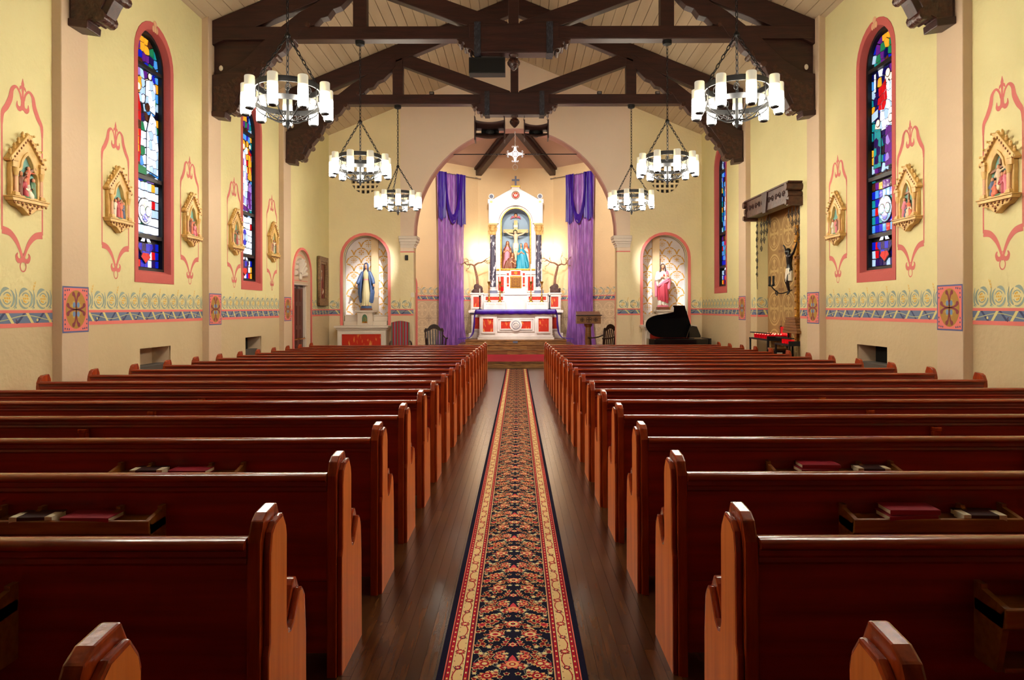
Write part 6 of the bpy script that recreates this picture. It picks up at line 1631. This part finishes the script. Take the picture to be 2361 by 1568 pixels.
# ================================================================ alcove with a black corpus, right wall
xr = W + .24
b = MB(); b.box(xr, xr + .05, 12.9, 15.6, -.5, 3.7); ab = b.build('alcove_back', 'tanstencil', walls[1])
b = MB()
for (y0, y1) in ((13.0, 13.056), (15.412, 15.47)): b.box(W + .01, xr + .02, y0, y1, -.5, 3.66)
b.box(W + .01, xr + .02, 13.0, 15.47, 3.612, 3.68); b.build('alcove_lining', 'wall', walls[1])
p = MB(); fn = lambda u, v, l: (xr - .003 - l*.001, u, v); roundels(p, 13.06, 15.41, .3, 3.55, fn, .395, C(196, 162, 104), C(132, 96, 58)); p.build('alcove_stencil', 'paint', walls[1])
p = MB(); fn = lambda u, v, l: (W + .012 + u, 15.409 - l*.001, v); frieze(p, 0, .225, fn); p.build('alcove_frieze', 'paint', walls[1])
t = thing('carved_hood', 'carved dark wooden hood over the right wall alcove', 'hood', (W - .12, 14.22, 3.5))
b = MB(); b.prism([(12.93, 3.865), (15.40, 3.865), (15.43, 3.90), (12.90, 3.90)], W - .27, W - .001, 'x'); rebev(b.build('hood_top', 'frieze', t), .012)
b = MB(); b.prism([(13.0, 3.52), (15.34, 3.52), (15.34, 3.87), (13.0, 3.87)], W - .24, W - .001, 'x'); rebev(b.build('hood_board', 'frieze', t), .008)
b = MB(); b.prism([(14.10, 3.48), (14.26, 3.48), (14.34, 3.88), (14.02, 3.88)], W - .27, W - .23, 'x'); rebev(b.build('keystone', 'beam', t), .006)
for y in (12.96, 15.38):
    b = MB(); b.tube([(W - .30, y, 3.80), (W - .0, y, 3.80)], .07, 12); b.tube([(W - .27, y, 3.66), (W - .0, y, 3.66)], .055, 12); b.box(W - .26, W - .001, y - .055, y + .055, 3.46, 3.62); b.tube([(W - .30, y, 3.52), (W - .0, y, 3.52)], .05, 12); b.build('scroll_end', 'frieze', t, True)
def spiral(c, r, turns, x, flip=1): return [(x, c[0] + flip*r*(1 - i/22)*cos(turns*2*pi*i/20), c[1] + r*(1 - i/22)*sin(turns*2*pi*i/20)) for i in range(20)]
b = MB()
for k in range(12):
    y = 13.2 + k*.19
    b.tube(spiral((y, 3.70), .07, 1.4, W - .246, 1 if k % 2 else -1), .008, 4)
b.build('carved_scroll', 'beam', t, True)
t2 = thing('iron_scrollwork', 'thin wrought iron scrollwork hanging along the alcove edges', 'ironwork', (W + .02, 15.3, 2.3))
b = MB()
for k in range(8): b.tube(spiral((15.36, 3.36 - .15*k), .05 + .012*(k % 3), 1.5, W - .01, 1 if k % 2 else -1), .006, 4)
b.tube([(W - .01, 15.36 + .02*sin(z*9), z) for z in [3.5 - .06*i for i in range(26)]], .006, 4)
for y0, sg in ((15.2, -1), (13.15, 1)):
    for k in range(4):
        for j in range(4 - k): b.tube(spiral((y0 + sg*.17*k, 3.36 - .17*j), .075, 1.5, W + .03, 1 if j % 2 else -1), .006, 4)
        b.tube([(W + .03, y0 + sg*.17*k + .02*sin(i), 3.5 - .05*i) for i in range(3 + 3*(4 - k))], .006, 4)
b.build('scrolls', 'iron', t2, True)
cxr = thing('black_crucifix', 'black corpus with white loincloth on a gold cross in the alcove', 'crucifix', (W + .08, 13.40, .93), None, -pi/2)
b = MB(); b.box(-.05, .05, -.03, .03, 0, 2.22); b.box(-.42, .42, -.03, .03, 1.58, 1.66); rebev(b.build('cross', 'gold', cxr, local=True), .01)
b = MB()
for k in range(16): b.ell((0, -.03, .1 + .14*k), (.055, .02, .03), 8, 5)
b.build('gilt_boss', 'gold', cxr, True, local=True)
b = MB(); b.box(-.08, .08, -.06, -.04, 1.78, 1.86); rebev(b.build('title_board', 'gold', cxr, local=True), .008)
corpus(cxr, 1.85, .30, 'blackskin', None, 'blackskin', .50, y=-.14, drop=.42, skirt=.95)
for k in range(6):
    b = MB(); b.box(-.30 + .01*k, .40 - .035*k - .02*(k > 2), -.16 + .008*k, .10, .20 + .05*k, .246 + .05*k); rebev(b.build('mount_board', 'ltwood', cxr, local=True), .006)
t = thing('wall_sconce', 'black iron two-candle bracket below the black corpus', 'sconce', (W + .15, 13.95, 1.9))
b = MB(); b.tube(smooth([(W + .20, 13.95, 1.95), (W - .02, 13.95, 1.88), (W - .14, 13.95, 1.95), (W - .2, 13.95, 2.02)], 4), .012, 6); b.tube([(W - .2, 13.85, 2.03), (W - .2, 14.05, 2.03)], .012, 6); b.tube(spiral((13.95, 1.88), .07, 1.3, W - .1), .010, 5); b.build('bracket', 'iron', t, True)
for y in (13.85, 14.05):
    b = MB(); b.lathe([(.02, 2.03), (.035, 2.05), (.022, 2.06), (.022, 2.22)], (W - .2, y, 0), 10); b.build('candle', 'blackbox', t, True)
# votive stands, red cups, offering box
M['votive'] = mat('votive_glass', C(190, 8, 24), .15, emit=C(255, 16, 36), estr=.16)
M['flame'] = mat('flame', C(255, 120, 90), .5, emit=C(255, 110, 90), estr=4)
def votive(y0, y1, x0, x1, z, label, rows, name='votive_stand'):
    t = thing(name, label, 'stand', ((x0+x1)/2, (y0+y1)/2, floor_z(14)))
    b = MB(); b.box(x0, x1, y0, y1, z - .03, z); b.build('top_shelf', 'iron', t)
    b = MB(); b.box(x0 + .02, x0 + .10, y0, y1, z + .10, z + .12); b.box(x0, x1, y0, y0 + .02, z, z + .06); b.build('step_shelf', 'iron', t)
    for x in (x0 + .02, x1 - .02):
        for y in (y0 + .02, y1 - .02): b = MB(); b.box(x - .015, x + .015, y - .015, y + .015, floor_z(14), z - .03); b.build('leg', 'iron', t)
    return t
votive(14.15, 15.25, W - .22, W + .20, .98, 'black iron votive stand with lit red glasses in the alcove', 3)
votive(13.07, 13.80, W - .20, W + .16, .93, 'black iron votive stand nearer the right pilaster', 2)
def cup(x, y, z, lit, label, grp):
    t = thing('votive_glass', label, 'candle glass', (x, y, z), grp)
    b = MB(); b.lathe([(.028, 0), (.034, .075), (.031, .078), (.026, .01)], n=10); b.build('glass', 'votive' if lit else 'redlamp', t, True, local=True)  # unlit cups reuse the lamp glass, so their red glow is in the material
    b = MB(); b.lathe([(.023, .008), (.023, .04)], n=8); b.build('wax_candle', 'candle', t, True, local=True)
    if lit: b = MB(); b.ell((0, 0, .082), (.012, .012, .022), 8, 6); b.build('flame', 'flame', t, True, local=True)
od = ['first', 'second', 'third', 'fourth', 'fifth', 'last']
for r in range(3):
    for k in range(6): cup(W - .15 + .13*r, 14.3 + .15*k, .983, True, 'lit red votive glass in the %s row, %s from the near end' % (('front', 'middle', 'rear')[r], od[k]), 'lit votive glasses')
for k in range(4): cup(W - .1, 13.15 + .15*k, .933, False, 'unlit red votive glass, %s from the near end of the lower black stand' % od[k], 'unlit votive glasses')
t = thing('votive_backboard', 'red glass screen rising behind the votive glasses', 'screen', (W + .19, 14.3, .985))
b = MB(); b.box(W + .17, W + .19, 14.1, 14.5, .985, 1.22); b.build('glass', 'votive', t); b = MB(); b.box(W + .165, W + .195, 14.09, 14.11, .985, 1.24); b.box(W + .165, W + .195, 14.49, 14.51, .985, 1.24); b.build('frame', 'iron', t)
t = thing('offering_box', 'brown wooden offering box with a white slip below the votive stands', 'box', (W - .1, 13.95, floor_z(14)))
b = MB(); b.box(W - .20, W + .06, 13.82, 14.12, floor_z(14), .78); rebev(b.build('box_body', 'dkwood', t), .006); b = MB(); b.box(W - .22, W + .08, 13.81, 14.13, .78, .82); rebev(b.build('box_lid', 'ltwood', t), .006); b = MB(); b.box(W - .16, W - .04, 13.817, 13.821, .58, .74); b.build('white_slip', 'candle', t)

# ================================================================ chancel furniture, piano
def armchair(name, label, loc, rz, swoop=True):
    t = thing(name, label, 'chair', loc, None, rz)
    # local: seat faces -y
    L = dict(local=True)
    b = MB(); b.box(-.29, .29, -.27, .25, .42, .46); rebev(b.build('seat', 'dkwood', t, local=True), .012)
    for s in (-1, 1):
        b = MB(); b.tube([(s*.27, -.24, 0), (s*.27, -.25, .45), (s*.285, -.27, .66)], .022, 8); b.build('leg', 'dkwood', t, True, local=True)
        b = MB(); b.tube([(s*.25, .27, 0), (s*.25, .23, .45), (s*.27, .30, .92)], .022, 8); b.build('leg', 'dkwood', t, True, local=True)
        b = MB(); b.tube(smooth([(s*.275, .27, .74), (s*.30, .05, .68), (s*.30, -.18, .665), (s*.31, -.34, .67)], 4), [.020]*9 + [.026]*4, 8); b.build('armrest', 'dkwood', t, True, local=True)
    for k in range(6):
        x = -.19 + .076*k; b = MB(); b.bar((x, .235, .46), (x*1.08, .295, .88 + .04*cos(x*6)), .045, .014, (0, 1, 0)); b.build('back_slat', 'dkwood', t, local=True)
    top = smooth([(-.30, .88), (-.26, .96), (-.20, .95), (-.12, 1.04), (0, 1.08), (.12, 1.04), (.20, .95), (.26, .96), (.30, .88)], 4); bot = smooth([(.30, .84), (.2, .86), (0, .94), (-.2, .86), (-.30, .84)], 4)
    b = MB(); b.prism(top + bot, .285, .325, 'y'); rebev(b.build('crest_rail', 'dkwood', t, local=True), .008)
    return t
armchair('wooden_armchair', 'dark wooden armchair with slatted arched back left of the altar', (-2.42, 21.55, .05), radians(14))
armchair('wooden_armchair', 'dark wooden armchair with slatted back right of the lectern', (2.62, 21.35, .05), radians(-52))
t = thing('upholstered_chair', 'high-backed upholstered chair striped red and grey by the arch jamb', 'chair', (-3.10, 19.3, .05), None, radians(10))
M['stripes'] = mat('striped_fabric', C(90, 90, 100), .85, attr=True)
b = MB(); n = 13; cols = [C(118, 104, 124), C(158, 22, 34), C(96, 98, 84)]
prof = lambda u: .92 + .33*1 + .05*cos(u*pi/.5)
for k in range(n):
    u0, u1 = -.245 + .49*k/n, -.245 + .49*(k+1)/n; b.col = cols[1] if k % 2 else cols[0 if k % 4 else 2]
    z0 = .46; za, zb = 1.17 + .05*cos(u0*6), 1.17 + .05*cos(u1*6)
    v = [(u0, .16, z0), (u1, .16, z0), (u1, .24, zb), (u0, .24, za), (u0, .27, z0), (u1, .27, z0), (u1, .33, zb), (u0, .33, za)]
    b.add(v, [(0, 1, 2, 3), (7, 6, 5, 4), (3, 2, 6, 7)] + ([(0, 3, 7, 4)] if k == 0 else []) + ([(1, 5, 6, 2)] if k == n-1 else []))
b.build('backrest', 'stripes', t, local=True)
b = MB()
for k in range(n):
    u0, u1 = -.26 + .52*k/n, -.26 + .52*(k+1)/n; b.col = cols[1] if k % 2 else cols[0]
    b.box(u0, u1, -.28, .20, .38, .48)
b.build('seat_cushion', 'stripes', t, local=True)
for s in (-1, 1):
    for y in (-.25, .25): b = MB(); b.tube([(s*.23, y, 0), (s*.23, y, .38)], .025, 8); b.build('leg', 'dkwood', t, True, local=True)
    b = MB(); b.tube(smooth([(s*.26, .22, .66), (s*.27, 0, .66), (s*.28, -.2, .62), (s*.28, -.24, .48)], 4), .024, 8); b.build('armrest', 'dkwood', t, True, local=True)
# lectern
t = thing('lectern', 'carved oak lectern on a turned post in front of the right drape', 'lectern', (2.20, 21.7, .05))
b = MB(); b.box(-.30, .30, -.26, .26, 0, .06); b.box(-.2, .2, -.18, .18, .06, .11); rebev(b.build('foot', 'ltwood', t, local=True), .01)
b = MB(); b.lathe([(.12, .11), (.12, .2), (.085, .24), (.10, .3), (.085, .36), (.10, .65), (.085, .98), (.12, 1.02), (.13, 1.08)], n=18); b.build('post', 'ltwood', t, True, local=True)
b = MB(); b.prism([(-.24, 1.09), (-.24, 1.32), (-.26, 1.35), (.22, 1.46), (.24, 1.44), (.22, 1.09)], -.36, .36, 'x'); dk = rebev(b.build('desk', 'ltwood', t, local=True), .008)
b = MB(); b.box(-.39, .39, -.28, -.22, 1.33, 1.36); rebev(b.build('book_ledge', 'dkwood', dk, local=True), .006)
b = MB(); fn = lambda u, v, l: (u, -.2425 - l*.001, v)
for u, r in ((-.20, .06), (0, .085), (.20, .06)):
    b.col = C(70, 40, 20); b.ribbon(arc(u, 1.21, r, 0, 340, 17), .012, fn, 0, True)
    for k in range(4): a = pi/2*k; b.poly([(u + x*cos(a) - y*sin(a), 1.21 + x*sin(a) + y*cos(a)) for x, y in ((0, -.01), (r*.8, -.022), (r*.8, .022), (0, .01))], fn, 1)
b.build('carved_roundel', 'paint', dk, local=True)
# grand piano
t = thing('grand_piano', 'black grand piano with raised lid in front of the right side altar', 'piano', (4.2, 18.9, -.13), None, 0)
px0 = 4.2
def plan(k): return [(-.72*k, -.25), (-.72*k, .12), (-.62*k, .40), (-.38*k, .52), (.0, .50), (.3, .40), (.62*k, .36), (.80*k, .36), (.80*k, -.42), (-.60*k, -.42)]
b = MB(); b.prism(smooth(plan(1.0)[:6], 4) + plan(1.0)[6:], .62, .93, 'z'); rebev(b.build('case', 'black', t, local=True), .01)
b = MB(); b.box(.60, .86, -.44, .38, .58, .70); b.box(.80, .86, -.44, .38, .70, .95); rebev(b.build('keybed', 'black', t, local=True), .01)
for x, y in ((-.5, .0), (.55, -.32), (.55, .28)): b = MB(); b.lathe([(.035, 0), (.035, .04), (.05, .08), (.075, .58), (.08, .62)], (x, y, 0), 12); b.build('leg', 'black', t, True, local=True)
# lid hinged along the far side: broad rear flap and folded front flap
def lidpoly(pts, z, ang, hinge_y, th, nm):
    """pts in plan; rotate about the axis y = hinge_y by ang"""
    def R(x, y, dz): dy = hinge_y - y; return (x, hinge_y - dy*cos(ang) + dz*sin(ang), z + dy*sin(ang) + dz*cos(ang))
    m = len(pts); b = MB(); b.add([R(x, y, 0) for x, y in pts] + [R(x, y, th) for x, y in pts], [list(range(m))[::-1], list(range(m, 2*m))] + [(i, (i+1) % m, m + (i+1) % m, m + i) for i in range(m)]); return b.build(nm, 'black', t, local=True)
lid = [(-.745, -.14), (-.72, .02), (-.60, .22), (-.40, .34), (-.1, .36), (.22, .36), (.22, -.40), (-.05, -.40), (-.30, -.36), (-.55, -.30), (-.70, -.22)]
lid = smooth([(-.28, .36), (-.50, .30), (-.66, .14), (-.72, -.02), (-.66, -.18), (-.48, -.28), (-.22, -.33), (.0, -.38)], 4) + [(.0, -.50), (-.04, -.56), (.28, -.56), (.62, .36)]
LD = lidpoly([(x, y) for x, y in lid], .94, radians(68), .36, .025, 'lid')
b = MB(); b.bar((.30, -.05, .94), (.42, -.02, 1.28), .02, .02); b.build('lid_prop', 'black', t, local=True)
b = MB(); b.prism([(.42, .95), (.72, .95), (.72, 1.0), (.62, 1.24), (.50, 1.26), (.42, 1.20)], .10, .125, 'y'); b.build('music_desk', 'black', t, local=True)

# ================================================================ things hung from the roof
t = thing('black_box', 'matt black rectangular loudspeaker box hung under the middle truss', 'box', (-.455, TRY[1] + .10, 5.62))
b = MB(); b.box(-.31, .31, -.10, .14, 0, .27); rebev(b.build('cabinet', 'blackbox', t, local=True), .006); b = MB(); b.box(-.29, .29, -.105, -.10, .02, .25); b.build('front_grille', 'dark', t, local=True)
for x in (-.25, .25): b = MB(); b.box(x - .01, x + .01, .0, .02, .26, .31); b.build('bracket', 'iron', t, local=True)
def horn(x, z, w_, h, y, label, tilt):
    t = thing('horn_speaker', label, 'speaker', (x, y, z))
    for s in (-1, 1): b = MB(); b.box(s*w_/2 - .012, s*w_/2 + .012, -.16, .22, -.03, h + .06); b.build('side_plate', 'horn', t, local=True)
    for (za, zb, sag, nm) in ((h - .02, h*.62, -.05, 'upper_flare'), (.05, h*.48, -.05, 'lower_flare')):
        b = MB(); n = 14; vs = []
        for j, f in enumerate((0, .25, .6, 1)):
            for i in range(n + 1):
                u = i/n; xx = (u - .5)*w_*(1 - .45*f*0); zz = za + (zb - za)*f**.6 + sag*sin(pi*u)*(1 - f)*(1 if nm == 'lower_flare' else 1); vs.append((xx, -.16 + .36*f, zz))
        b.add(vs, [(j*(n+1)+i, j*(n+1)+i+1, (j+1)*(n+1)+i+1, (j+1)*(n+1)+i) for j in range(3) for i in range(n)]); o = b.build(nm, 'horn', t, True, local=True)
        m = o.modifiers.new('thick', 'SOLIDIFY'); m.thickness = .012
    b = MB(); b.lathe([(.07, 0), (.09, .04), (.09, .16), (.04, .2)], (0, 0, 0), 12); o = b.build('driver', 'blackbox', t, True, local=True); o.location = (0, .30, h*.5); o.rotation_euler = (pi/2, 0, 0)
    b = MB(); b.box(-w_*.3, w_*.3, .19, .21, h*.3, h*.7); b.build('throat', 'dark', t, local=True)
    for s in (-1, 1): b = MB(); b.tube([(s*w_/2, 0, h + .04), (s*w_/2 - .02, 0, h + .10), (s*w_/2, 0, h + .14), (s*w_/2, 0, h + .26)], .006, 5); b.build('hanger', 'iron', t, True, local=True)
horn(-.555, 5.38, .66, .43, TRY[2] - .02, 'larger brown horn speaker hung left of the far truss pendant', 0)
horn(.485, 5.42, .53, .32, TRY[2] - .02, 'smaller brown horn speaker hung right of the far truss pendant', 0)
t = thing('hanging_cross', 'white wrought iron scrolled cross hanging in the chancel arch', 'cross', (0, YE + .12, 5.57))
yy = YE + .12; zc_ = 5.945
b = MB()
for k in range(4):
    a = pi/2*k; ca, sa = cos(a), sin(a); tr = lambda q: [(u*ca - v*sa, yy, zc_ + u*sa + v*ca) for u, v in q]
    b.tube(tr([(0, 0), (.26, 0)]), .018, 6)
    for s in (-1, 1):
        b.tube(tr(smooth([(.06, s*.06), (.12, s*.03), (.18, s*.022), (.22, s*.05), (.21, s*.085), (.18, s*.075)], 4)), .014, 6)
        b.tube(tr(smooth([(.02, s*.02), (.06, s*.06), (.10, s*.035), (.17, s*.02)], 3)), .016, 6)
b.build('cross', 'silver', t, True)
b = MB(); b.tube([(0, yy, 6.62), (0, yy, 6.2)], .012, 6)
for i in range(10): b.ell((.006*sin(i*2.2), yy + .006*cos(i*2.2), 6.58 - .03*i), (.016, .016, .012), 6, 4)
b.build('hanging_rod', 'silver', t, True)
b = MB(); b.tube([(.07*cos(q), yy, 5.575 + .075*sin(q)) for q in [2*pi*k/18 for k in range(18)]], .008, 6, True); b.tube([(0, yy, 5.64), (0, yy, 5.70)], .007, 5); b.build('ring', 'silver', t, True)
t = thing('iron_tie_rod', 'twisted iron tie rod crossing the chancel arch behind the white cross', 'rod', (0, YE + .16, 5.93))
b = MB(); b.tube([(-1.78, YE + .16, 5.945), (1.78, YE + .16, 5.945)], .014, 6); b.build('rod', 'iron', t, True)
for s in (-1, 1):
    b = MB()
    for k in range(2): b.tube([(s*(.35 + .35*i/24), YE + .16 + .016*cos(i*.9 + pi*k), 5.945 + .016*sin(i*.9 + pi*k)) for i in range(25)], .010, 5)
    b.build('twist', 'steel', t, True)
# small wall fittings
for x, y, z, lab in ((-3.02, YE - .10, 2.95, 'small black speaker on the left arch jamb'), ):
    t = thing('wall_speaker', lab, 'speaker', (x, y, z)); b = MB(); b.box(-.04, .04, -.08, .02, 0, .14); rebev(b.build('housing', 'blackbox', t, local=True), .012); b = MB(); b.box(-.01, .01, .0, .05, .05, .09); b.build('bracket', 'iron', t, local=True)
t = thing('switch_box', 'small white switch box on the left arch jamb', 'switch', (-2.86, YE - .07, 1.92)); b = MB(); b.box(-.05, .05, -.03, 0, 0, .13); rebev(b.build('box', 'candle', t, local=True), .006)
for x in (-3.4, -1.85, 1.9, 3.2):
    t = thing('spotlight', 'small spotlight on the far tie beam, %s' % ({-3.4: 'outermost left', -1.85: 'left of the bolster', 1.9: 'right of the bolster', 3.2: 'outermost right'}[x]), 'lamp', (x, TRY[2] - .05, 6.381)); b = MB(); b.box(-.05, .05, -.04, .04, 0, .07); rebev(b.build('housing', 'iron', t, local=True), .01); b = MB(); b.box(-.035, .035, -.046, -.04, .012, .058); b.build('lens', 'steel', t, local=True)
